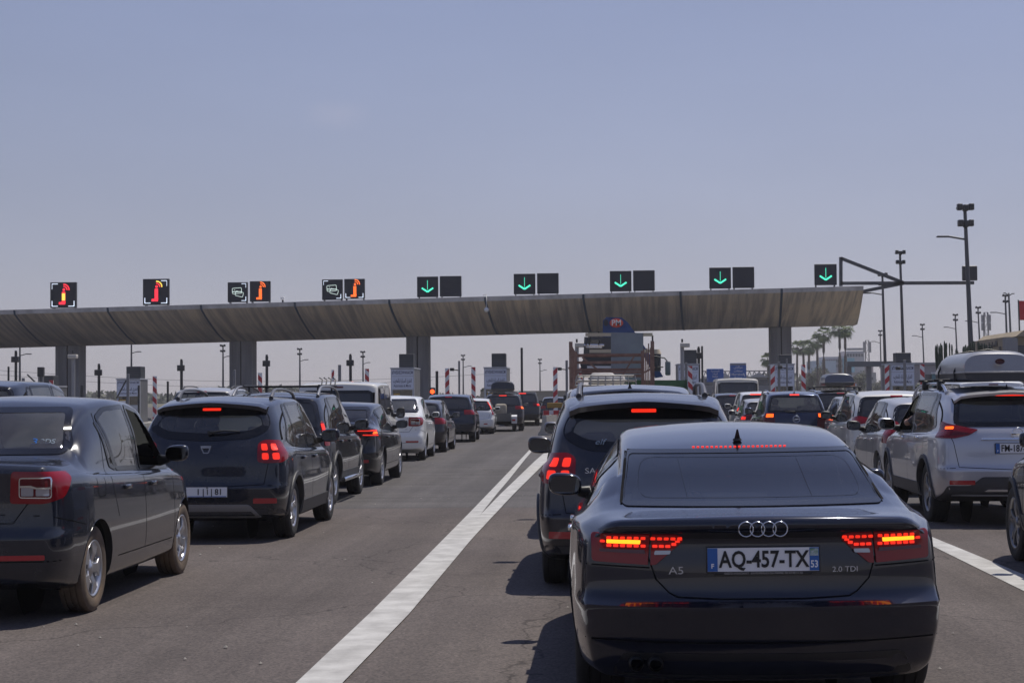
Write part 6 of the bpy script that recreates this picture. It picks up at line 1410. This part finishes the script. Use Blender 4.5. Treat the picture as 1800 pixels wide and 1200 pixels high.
# road works stuff in front of the island
def jersey(x, y, L_, m, label, rz=0):
    pr = [(-.28, 0), (-.28, .08), (-.20, .16), (-.11, .42), (-.09, .78), (.09, .78), (.11, .42), (.20, .16), (.28, .08), (.28, 0)]; n = len(pr)
    mb = MB(); vs = [(a, 0, b) for a, b in pr]+[(a, L_, b) for a, b in pr]; mb.add(vs, [[i, (i+1) % n, n+(i+1) % n, n+i] for i in range(n)]+[list(range(n))[::-1], list(range(n, 2*n))])
    o = mb.build('plastic_barrier', m); o.location = (x, y, 0); o.rotation_euler = (0, 0, rz); tag(o, label, 'barrier', 'plastic road barriers')
c_ = G(957, 765); jersey(c_.x, c_.y, 1.0, mat('barrier_white', (.48, .45, .40), .6, var=.15), 'white plastic barrier at the end of the double white line', R(-24))
c_ = G(968, 762); jersey(c_.x+.1, c_.y+.7, 1.0, mat('barrier_red', (.28, .03, .03), .6), 'red plastic barrier just behind the white one', R(-24))
c_ = P(978, 726, 71); mb = MB(); mb.box((0, 0, 0), (1.1, .1, .24)); o = mb.build('barrier_beam', M_ws); o.location = (c_.x, 71, c_.z); tag(o, 'red and white striped beam behind the plastic barriers', 'barrier beam')
for k in (-.42, .0, .42): mb = MB(); mb.box((k, -.055, 0), (.24, .012, .24)); mb.build('red_stripe', M_rs, o)
for k in (-.45, .45): mb = MB(); mb.box((k, 0, -.5), (.06, .06, .8)); mb.build('beam_leg', M_gp, o)
t = thing('warning_trailer', 'low yellow beam with a dark box lamp beside the caged lorry', 'roadworks unit', (P(977, 712, 73).x, 73, 0)); z0 = P(977, 712, 73).z
mb = MB(); mb.box((0, 0, z0), (.75, .25, .22), .02); mb.build('yellow_beam', mat('machine_yellow', (.32, .19, .03), .5), t); mb = MB(); mb.box((.5, -.05, z0+.18), (.34, .2, .52), .04); mb.build('lamp_housing', M_case, t)
for k in (-.3, .3): mb = MB(); mb.box((k, 0, z0/2), (.07, .07, z0)); mb.build('support_leg', M_case, t)

# ------------------------------------------------------------------ background
M_bgrey = mat('far_wall_grey', (.25, .255, .27), .9, var=.1, vscale=.2)
def blk(px0, px1, py0, Y, d, nm, m, parent, org, zb=0):
    a, b = P(px0, py0, Y), P(px1, py0, Y); mb = MB(); mb.box(((a.x+b.x)/2-org[0], Y+d/2-org[1], (a.z+zb)/2), (b.x-a.x, d, a.z-zb)); return mb.build(nm, m, parent)
def winrow(px0, px1, py, Y, n, w_, h_, parent, org, m):
    for k in range(n):
        c = P(px0+(px1-px0)*(k+.5)/n, py, Y-.05); mb = MB(); mb.box((c.x-org[0], c.y-org[1], c.z), (w_, .1, h_)); mb.build('window', m, parent)
M_fw = mat('far_window', (.05, .06, .08), .3)
# hangar
o_ = (P(1300, 690, 260).x, 260); t = thing('hangar', 'long grey hangar with an open trussed roof beyond the blue signs', 'building', (*o_, 0))
blk(1236, 1356, 664, 260, 14, 'hangar_wall', M_bgrey, t, o_); w0 = P(1236, 664, 260); w1 = P(1356, 664, 260); zt_ = P(1300, 652, 260).z
mb = MB()
for z in (w0.z+.1, zt_): mb.box(((w0.x+w1.x)/2-o_[0], -.2, z), (w1.x-w0.x, .15, .15))
n = 14
for k in range(n): x0 = w0.x+(w1.x-w0.x)*k/n-o_[0]; x1 = w0.x+(w1.x-w0.x)*(k+1)/n-o_[0]; xm = (x0+x1)/2; mb.bar((x0, -.2, w0.z), (xm, -.2, zt_), .12, .12); mb.bar((xm, -.2, zt_), (x1, -.2, w0.z), .12, .12)
mb.build('roof_truss', mat('truss_grey', (.2, .2, .21), .6), t)
for a_, b_ in ((1316, 1350), (1262, 1285)):
    q = [P(a_, 663, 259), P((a_+b_)/2, 655, 259), P(b_, 663, 259)]; mb = MB(); vs = [(p.x-o_[0], -1.5, p.z) for p in q]+[(p.x-o_[0], 8, p.z) for p in q]; mb.add(vs, [[0, 1, 2], [0, 3, 4, 1], [1, 4, 5, 2], [3, 5, 4]]); mb.build('roof_gable', mat('pale_roof', (.38, .38, .39), .7), t)
winrow(1240, 1354, 672, 260, 9, 1.2, .9, t, o_, M_fw)
# blue signs
M_sb = mat('sign_blue', (.015, .11, .42), .4); M_sw = mat('sign_text_white', (.62, .65, .72), .5)
def bsign(px0, px1, py0, py1, Y, lines, label, band=None):
    a, b = P(px0, py0, Y), P(px1, py1, Y); t = thing('road_sign', label, 'road sign', ((a.x+b.x)/2, Y, 0), 0, 'blue direction signs'); w_ = b.x-a.x; h_ = a.z-b.z; zc = (a.z+b.z)/2
    mb = MB(); mb.box((0, 0, zc), (w_, .12, h_), .02, 1, smooth=False); o = mb.build('sign_panel', M_sb, t); mb = MB(); mb.box((0, .12, a.z/2), (.2, .1, a.z)); mb.build('sign_post', M_gp, t)
    if band: mb = MB(); mb.box((0, -.065, a.z-h_*.07), (w_*.98, .02, h_*.11)); mb.build('sign_band', M_bgrey, o)
    n = len(lines)
    for i, l in enumerate(lines): text('sign_lettering', l, h_*.20, M_sw, o, (0, -.075, zc+h_*(.32-.21*i-(.06 if band else 0))), sx=.9, bold=.004)
    return t, o, w_, h_, zc
t, o, w_, h_, zc = bsign(1242, 1272, 648, 671, 150, [shape_ar('\u0627\u0644\u0645\u062d\u0645\u062f\u064a\u0629'), shape_ar('\u0627\u0644\u0631\u0628\u0627\u0637'), 'Rabat'], 'lower left blue road sign with three centred white lines')
mb = MB()
for s_ in (-1, 1): mb.bar((s_*w_*.44, -.08, zc-h_*.2), (s_*w_*.44, -.08, zc-h_*.42), .06, .02)
mb.build('sign_arrow', M_sw, o)
t, o, w_, h_, zc = bsign(1283, 1312, 638, 668, 165, [shape_ar('\u0645\u0631\u0627\u0643\u0634'.replace('\u0643', '\u0642')), shape_ar('\u0633\u0637\u0627\u062a'), 'Marrakech', 'Settat'], 'taller blue road sign with a grey band across its top', True)
mb = MB(); mb.bar((w_*.30, -.08, zc-h_*.1), (w_*.42, -.08, zc-h_*.3), .07, .02); mb.build('sign_arrow', M_sw, o)
# gantry beyond the booths
o_ = (P(1510, 690, 140).x, 140); t = thing('road_gantry', 'grey flat-topped gantry beyond the right-hand toll booth', 'gantry', (*o_, 0))
a, b = P(1488, 640, 140), P(1600, 640, 140); mb = MB(); mb.box(((a.x+b.x)/2-o_[0], 0, a.z), (b.x-a.x, 1.2, .42)); mb.build('gantry_beam', mat('gantry_grey', (.14, .15, .16), .6), t)
for px in (1492, 1527, 1596): p = P(px, 640, 140); mb = MB(); mb.box((p.x-o_[0], 0, p.z/2-.1), (.36, .5, p.z-.2)); mb.build('gantry_post', mat('gantry_post_grey', (.19, .19, .20), .7), t)
# far coloured block
Yb = 500; o_ = (P(1480, 690, Yb).x, Yb); t = thing('apartment_block', 'distant pastel apartment blocks with turquoise panels behind the palms', 'building', (*o_, 0))
for a_ in ((1428, 1470, 634, 0, (.33, .42, .50)), (1446, 1490, 627, 3, (.40, .38, .42)), (1486, 1519, 617, 6, (.42, .40, .42)), (1484, 1502, 629, -1, (.16, .40, .48)), (1505, 1535, 640, 8, (.44, .36, .36)), (1420, 1540, 655, -6, (.32, .31, .32))):
    blk(a_[0], a_[1], a_[2], Yb+a_[3], 14, 'block_wall', mat('wall_%d_%d' % (a_[0], a_[2]), a_[4], .9), t, o_)
winrow(1488, 1518, 624, Yb+5.8, 6, .6, .9, t, o_, M_fw); winrow(1448, 1484, 634, Yb+2.8, 9, .5, .8, t, o_, M_fw); winrow(1448, 1484, 643, Yb+2.8, 9, .5, .8, t, o_, M_fw); winrow(1425, 1536, 665, Yb-6.2, 20, .6, .8, t, o_, M_fw)
mb = MB(); c_ = P(1502, 613.5, Yb+8); mb.box((c_.x-o_[0], 8, c_.z), (4.6, 3, .6)); mb.build('roof_slab', M_bgrey, t)
def lattice(px, py0, Y, w_, label, plat=True):
    top = P(px, py0, Y); t = thing('lattice_tower', label, 'telecom tower', (top.x, Y, 0), 0, 'telecom towers'); H_ = top.z; mb = MB(); n = int(H_/(w_*1.3))
    f = lambda z: w_*(1-.45*z/H_)
    for sx in (-1, 1):
        for sy in (-1, 1): mb.bar((sx*f(0)/2, sy*f(0)/2, 0), (sx*f(H_)/2, sy*f(H_)/2, H_), .10, .10)
    for k in range(n):
        z0, z1 = H_*k/n, H_*(k+1)/n
        for sy in (-1, 1): s_ = (-1)**k; mb.bar((-s_*f(z0)/2, sy*f(z0)/2, z0), (s_*f(z1)/2, sy*f(z1)/2, z1), .06, .06); mb.bar((-f(z1)/2, sy*f(z1)/2, z1), (f(z1)/2, sy*f(z1)/2, z1), .06, .06)
    mb.build('tower_frame', mat('tower_steel', (.17, .17, .18), .6), t)
    for z in (H_*.93, H_*.84):
        for k in range(4): a_ = k*pi/2+.4; mb = MB(); mb.box((cos(a_)*w_*.75, sin(a_)*w_*.75, z), (.28, .2, 1.3)); mb.build('aerial_panel', mat('aerial_grey', (.26, .26, .27), .6), t)
lattice(1524, 598, 420, 1.3, 'telecom tower beside the pastel apartment blocks'); lattice(1733, 549, 300, 1.1, 'telecom tower behind the tan building on the right')
# buildings at the right
Yt = 92; o_ = (P(1760, 690, Yt).x, Yt); t = thing('tan_building', 'low tan building with raised Arabic letters behind the silver roof box', 'building', (*o_, 0))
M_tan = mat('tan_render', (.34, .28, .20), .9, var=.12, vscale=.6); blk(1767, 1960, 592, Yt, 9, 'building_wall', M_tan, t, o_); blk(1768.5, 1789, 593.5, Yt-.4, .8, 'building_wall', mat('grey_render', (.27, .27, .28), .9), t, o_)
q = [P(1786, 591, Yt-.5), P(1800, 580, Yt-.5), P(1830, 591, Yt-.5)]; vs = [(p.x-o_[0], -.5, p.z) for p in q]+[(p.x-o_[0], 9, p.z) for p in q]; mb = MB(); mb.add(vs, [[0, 1, 2], [0, 3, 4, 1], [1, 4, 5, 2], [3, 5, 4]]); mb.build('roof_gable', M_tan, t)
M_let = mat('wall_letters', (.10, .09, .085), .6); xw = P(1767, 600, Yt).x-o_[0]-.02
for (yy, py, s_) in ((3.0, 603, shape_ar('\u0627\u0644\u0637\u0631\u0642')), (2.4, 614, shape_ar('\u0627\u0644\u0633\u064a\u0627\u0631\u0629'))):
    text('wall_lettering', s_, .42, M_let, t, (xw, yy, P(1760, py, Yt).z), M=Matrix.Rotation(-pi/2, 4, 'Z') @ FACE_Y, extrude=.02, bold=.01, sx=2.6)
for px in (1792, 1812, 1835): c_ = P(px, 625, Yt-.05); mb = MB(); mb.box((c_.x-o_[0], c_.y-o_[1], c_.z), (.5, .08, 1.1)); mb.build('window', M_fw, t)
o_ = (P(1650, 690, 175).x, 175); t = thing('plain_warehouse', 'plain lilac-grey warehouse wall behind the branching cactus', 'building', (*o_, 0)); blk(1606, 1700, 642, 175, 20, 'building_wall', mat('lilac_render', (.33, .31, .33), .9, var=.06, vscale=.3), t, o_)
a, b = P(1606, 641, 174.9), P(1700, 641, 174.9); mb = MB(); mb.box(((a.x+b.x)/2-o_[0], 9.9, a.z+.1), (b.x-a.x+.3, 20.3, .25)); mb.build('roof_slab', M_bgrey, t); winrow(1630, 1655, 668, 175, 3, .9, 1.2, t, o_, M_fw)
o_ = (P(1656, 668, 68).x, 68); t = thing('teal_kiosk', 'small teal kiosk under the cactus', 'kiosk', (*o_, 0)); blk(1648, 1664, 657, 68, 1.2, 'kiosk_wall', mat('kiosk_teal', (.03, .16, .19), .6), t, o_); a, b = P(1647, 656, 68), P(1676, 656, 68); mb = MB(); mb.box(((a.x+b.x)/2-o_[0], .5, a.z+.03), (b.x-a.x, 1.5, .06)); mb.build('kiosk_roof', M_white, t); blk(1664, 1675, 658, 68.2, 1, 'kiosk_wall', M_bgrey, t, o_)
# small orange direction sign
a, b = P(1487, 673, 130), P(1506, 679, 130); t = thing('road_sign', 'small orange sign below the palms', 'road sign', ((a.x+b.x)/2, 130, 0)); mb = MB(); mb.box((0, 0, (a.z+b.z)/2), (b.x-a.x, .06, a.z-b.z)); mb.build('sign_panel', mat('sign_orange', (.45, .12, .04), .5), t)
mb = MB(); mb.box((.34, -.035, (a.z+b.z)/2), (.1, .02, .2)); mb.build('sign_mark', M_sw, t); mb = MB(); mb.box((0, .06, a.z/2), (.06, .06, a.z)); mb.build('sign_post', M_gp, t)
# flag
p0, p1 = P(1796, 600, 98), P(1790, 527, 98); t = thing('flagpole', 'flagpole flying a plain red flag at the right edge', 'flag', (p0.x, 98, 0)); dx = p1.x-p0.x; H_ = p1.z
mb = MB(); mb.cyl((0, 0, 0), (dx, 0, H_), .07, .04, 8); mb.build('flag_staff', M_steel, t)
vs = []; nx, nz = 12, 6
for i in range(nx+1):
    for k in range(nz+1): u = i/nx; vs.append((dx+.03+1.9*u, .22*sin(u*7+k*.3)*u**.5, H_-.05-1.1*k/nz-.28*u+.06*sin(u*5)))
mb = MB(); mb.add(vs, [[i*(nz+1)+k, i*(nz+1)+k+1, (i+1)*(nz+1)+k+1, (i+1)*(nz+1)+k] for i in range(nx) for k in range(nz)], 0, True); mb.build('flag_cloth', mat('flag_red', (.42, .02, .03), .8), t)

# ------------------------------------------------------------------ plants
M_trunk = mat('palm_trunk', (.12, .095, .07), .95, var=.35, vscale=3); M_bark = mat('tree_bark', (.07, .055, .04), .95)
def leafmat(nm, c1, c2):
    m = mat(nm, c1, .6, col2=c2, vscale=1.3, spec=.3); return m
M_palm = leafmat('palm_leaf', (.06, .11, .025), (.14, .19, .05)); M_olive = leafmat('olive_leaf', (.035, .045, .022), (.075, .085, .045)); M_cact = mat('cactus_green', (.035, .055, .035), .7, col2=(.06, .08, .05), vscale=3)
def palm_proto(H_, seed):
    rnd = random.Random(seed); t = thing('palm_tree', 'x', 'palm tree', (0, 0, 0), 0, 'palms in a row beyond the toll booths')
    pts = [(sin(k*.35+seed)*.10*k/8, 0, H_*k/8) for k in range(9)]; mb = MB(); mb.tube(pts, [.34-.16*k/8+(.08 if k == 0 else 0) for k in range(9)], 10); mb.build('palm_trunk', M_trunk, t)
    top = Vector(pts[-1]); mb = MB()
    for i in range(46):
        el = R(rnd.uniform(-58, 78)); az = rnd.uniform(0, 2*pi); d = Vector((cos(az)*cos(el), sin(az)*cos(el), sin(el))); L_ = rnd.uniform(.7, 1.05); e = top+d*L_; side = d.cross(Vector((0, 0, 1))).normalized(); up = side.cross(d)
        mb.add([top, top+side*.03, e+side*.02, e], [[0, 1, 2, 3]])
        for k in range(9):
            a_ = R(-72+18*k); f = (d*cos(a_)+side*sin(a_)); tip = e+f*rnd.uniform(.75, 1.0)+Vector((0, 0, -.38*rnd.uniform(.5, 1.2))); g = (side*cos(a_)-d*sin(a_))*.075
            mb.add([e, e+f*.45+g, tip, e+f*.45-g], [[0, 1, 2, 3]])
    mb.build('palm_crown', M_palm, t)
    mb = MB()
    for i in range(40): az = rnd.uniform(0, 2*pi); z = rnd.uniform(.2, 1.3); v = top+Vector((cos(az)*.22, sin(az)*.22, -z*.3)); mb.add([v, v+Vector((cos(az+.4)*.1, sin(az+.4)*.1, 0)), v+Vector((cos(az)*.22, sin(az)*.22, -.75))], [[0, 1, 2]])
    mb.build('dead_fronds', mat('dead_frond', (.16, .12, .08), .9), t); return t
for k, (px, py, Y, s_, lab) in enumerate(((1350, 632, 260, .8, 'short palm just left of the last pillar'), (1401, 610, 330, 1, 'leftmost palm of the row right of the pillar'), (1412, 611, 315, 1, 'second palm right of the pillar, slightly lower'), (1422, 610, 310, 1, 'third palm right of the pillar'), (1436, 600, 300, 1, 'fourth palm right of the pillar'), (1448, 588, 280, 1, 'leaning taller palm between the row and the tallest pair'), (1475, 578, 270, .95, 'left one of the two tallest palms'), (1486, 578, 262, .95, 'right one of the two tallest palms'))):
    p = P(px, py, Y); t = palm_proto(p.z/s_, k*3+1); t['label'] = lab; t.location = (p.x, Y, 0); t.scale = (s_, s_, s_)
def tree(x, y, h, w_, label, m=None, n=1600, ls=.28, group='trees beyond the toll plaza', seed=1, name='leafy_tree'):
    rnd = random.Random(seed); t = thing(name, label, 'tree', (x, y, 0), 0, group); mb = MB(); hb = h*.32
    mb.tube([(0, 0, 0), (.1, 0, hb*.6), (.05, .1, hb)], [.05*w_, .04*w_, .035*w_], 8)
    cl = []
    for k in range(9):
        a_ = k*2.4+rnd.random(); r_ = w_*.30*rnd.uniform(.3, 1); c = Vector((cos(a_)*r_, sin(a_)*r_, hb+(h-hb)*rnd.uniform(.2, .78))); cl.append((c, w_*rnd.uniform(.16, .27))); mb.tube([(0, 0, hb*.9), tuple(c*.5+Vector((0, 0, hb*.5))), tuple(c)], [.025*w_, .018*w_, .008*w_], 6)
    mb.build('tree_trunk', M_bark, t); mb = MB()
    for i in range(n):
        c, r_ = rnd.choice(cl); d = Vector((rnd.gauss(0, 1), rnd.gauss(0, 1), rnd.gauss(0, .8))).normalized(); p = c+d*r_*rnd.uniform(.55, 1.15); u = Vector((rnd.gauss(0, 1), rnd.gauss(0, 1), rnd.gauss(0, 1))).normalized(); v = u.orthogonal().normalized()*ls*.45; u = u*ls*rnd.uniform(.5, 1)
        mb.add([p-u, p+v, p+u, p-v], [[0, 1, 2, 3]])
    mb.build('tree_crown', m or M_olive, t); return t
for (px, py, Y, wpx, lab, sd) in ((1440, 640, 330, 48, 'dark round tree behind the palm row', 3), (1424, 655, 300, 30, 'lower dark tree at the foot of the palm row', 5), (1513, 647, 300, 40, 'dark tree under the road gantry', 7), (852, 678, 180, 22, 'small grey-green tree left of the booth with the sunlit wall', 9), (1360, 662, 320, 40, 'dusty tree right of the hangar', 11), (1612, 668, 120, 16, 'dark shrubby tree beside the right-hand booth', 13), (1545, 668, 350, 34, 'distant tree between the booth and the gantry', 17), (1470, 662, 330, 34, 'low tree beneath the tallest palms', 19)):
    p = P(px, py, Y); tree(p.x, Y, p.z, wpx*Y/3000, lab, seed=sd, n=1300, ls=.022*wpx*Y/3000+.12)
def cactus(px0, px1, pyt, Y, label, seed, zb_=1.0):
    rnd = random.Random(seed); a, b = P(px0, pyt, Y), P(px1, pyt, Y); w_ = b.x-a.x; H_ = a.z; t = thing('candelabra_cactus', label, 'cactus', ((a.x+b.x)/2, Y, 0), 0, 'branching cacti'); k = 0
    for i in range(15):
        u = (i/14-.5); x = u*w_*.95; h = H_*(1-.10*abs(u)*2*rnd.uniform(.3, 1.2)-rnd.uniform(0, .04)); y = rnd.uniform(-.3, .3); z0 = .9+.5*abs(u); rr = w_*.042
        mb = MB(); mb.tube([(u*.25, y*.3, .2), (x*.45, y*.6, z0+.5), (x*.9, y, z0+1.15), (x, y, (h+z0+1.3)/2), (x, y, h-.12), (x, y, h)], [rr*1.2, rr*1.1, rr, rr, rr*.95, rr*.4], 7); mb.build('cactus_arm', M_cact, t)
        if i % 2: s_ = rnd.choice((-1, 1)); zz = h*rnd.uniform(.66, .8); mb = MB(); mb.tube([(x, y, zz-.35), (x+s_*rr*2.4, y, zz-.2), (x+s_*rr*2.6, y, zz+rnd.uniform(.15, .4))], [rr*.8, rr*.8, rr*.5], 6); mb.build('cactus_arm', M_cact, t)
cactus(1643, 1682, 598, 66, 'branching cactus standing clear of the buildings, right of the last booth', 4); cactus(1690, 1738, 595, 74, 'branching cactus in front of the tan building', 8)
def bush(px, py, Y, w_, h, label, m, n, ls, name='garden_shrub', up=False, seed=2):
    rnd = random.Random(seed); p = P(px, py, Y); mb = MB()
    for i in range(n):
        d = Vector((rnd.gauss(0, 1), rnd.gauss(0, 1), abs(rnd.gauss(0, 1)))).normalized()
        if up: c = Vector((rnd.uniform(-.1, .1)*w_, rnd.uniform(-.1, .1)*w_, 0)); tip = c+Vector((d.x*w_*.55, d.y*w_*.55, h*rnd.uniform(.6, 1))); s_ = d.cross(Vector((0, 0, 1))).normalized()*ls; mb.add([c-s_, c+s_, tip], [[0, 1, 2]])
        else: c = Vector((d.x*w_*.5*rnd.uniform(.5, 1), d.y*w_*.5*rnd.uniform(.5, 1), d.z*h*rnd.uniform(.4, 1))); u = Vector((rnd.gauss(0, 1), rnd.gauss(0, 1), rnd.gauss(0, 1))).normalized(); v = u.orthogonal().normalized()*ls*.5; mb.add([c-u*ls, c+v, c+u*ls, c-v], [[0, 1, 2, 3]])
    o = mb.build(name, m); o.location = (p.x, Y, 0); return tag(o, label, 'shrub', 'shrubs near the right-hand booths')
M_yg = leafmat('agave_leaf', (.10, .14, .03), (.22, .26, .06))
bush(1636, 672, 58, .55, 2.0, 'yellow-green spiky plant left of the silver SUV roof', M_yg, 60, .035, 'agave_plant', True)
bush(1614, 668, 62, .6, 2.05, 'dark leggy shrub beside the right-hand booth', M_olive, 420, .09); bush(1622, 678, 60, .6, 1.8, 'low dark shrub left of the yellow-green plant', M_olive, 380, .08, seed=5)
bush(1668, 650, 68.5, 1.1, 2.35, 'flowering hedge with orange blossoms at the foot of the cactus', leafmat('blossom_leaf', (.05, .06, .03), (.30, .14, .07)), 700, .08, seed=9)
# far belt of scrub on the horizon (uncountable) and low walls
rnd = random.Random(3); mb = MB()
for i in range(9000):
    x = rnd.uniform(-260, 230); y = 470+rnd.uniform(-12, 12); h = 2.2+1.6*sin(x*.045)+1.2*sin(x*.13+1)+(2.5 if x > 40 else 0); z = rnd.uniform(0, max(.8, h)); u = Vector((rnd.gauss(0, 1), rnd.gauss(0, .5), rnd.gauss(0, 1))).normalized()*rnd.uniform(.5, 1.3); v = u.orthogonal().normalized()*.6; c = Vector((x, y, z)); mb.add([c-u, c+v, c+u, c-v], [[0, 1, 2, 3]])
tag(mb.build('scrub_belt', M_olive), kind='stuff')
def lowwall(px0, px1, py, Y, label, m):
    a, b = P(px0, py, Y), P(px1, py, Y); o = MB().box((0, 0, a.z/2), (b.x-a.x, .3, a.z)).box((0, 0, a.z+.04), (b.x-a.x+.06, .4, .08)).build('boundary_wall', m); o.location = ((a.x+b.x)/2, Y, 0); tag(o, label, 'wall', 'low boundary walls')
lowwall(845, 1010, 689, 150, 'low sandy wall behind the farthest cars', mat('sandy_wall', (.38, .34, .27), .9, var=.15, vscale=.5)); lowwall(1225, 1360, 680, 175, 'grey wall below the hangar', M_bgrey)
# overhead line
for (px0, y0, px1, y1, Y, lab) in ((-40, 648, 900, 655, 190, 'faint overhead wire crossing left of the lorry'), (-40, 655, 760, 668, 200, 'lower faint overhead wire on the left')):
    a, b = P(px0, y0, Y), P(px1, y1, Y); pts = [a.lerp(b, k/12)+Vector((0, 0, -1.2*sin(pi*k/12))) for k in range(13)]; tag(MB().tube(pts, .018, 4).build('overhead_wire', M_steel), lab, 'wire', 'overhead wires')

# ------------------------------------------------------------------ hazy air
hz_ = bpy.data.materials.new('hazy_air'); hz_.use_nodes = True; t_ = hz_.node_tree; t_.nodes.clear(); o_ = N(t_, 'ShaderNodeOutputMaterial'); v_ = N(t_, 'ShaderNodeVolumePrincipled')
v_.inputs['Color'].default_value = (.95, .93, .97, 1); v_.inputs['Density'].default_value = .00045; v_.inputs['Anisotropy'].default_value = .3; t_.links.new(v_.outputs[0], o_.inputs['Volume'])
tag(MB().box((0, 675, 12.5), (1810, 1660, 27.2)).build('haze', hz_), kind='stuff')
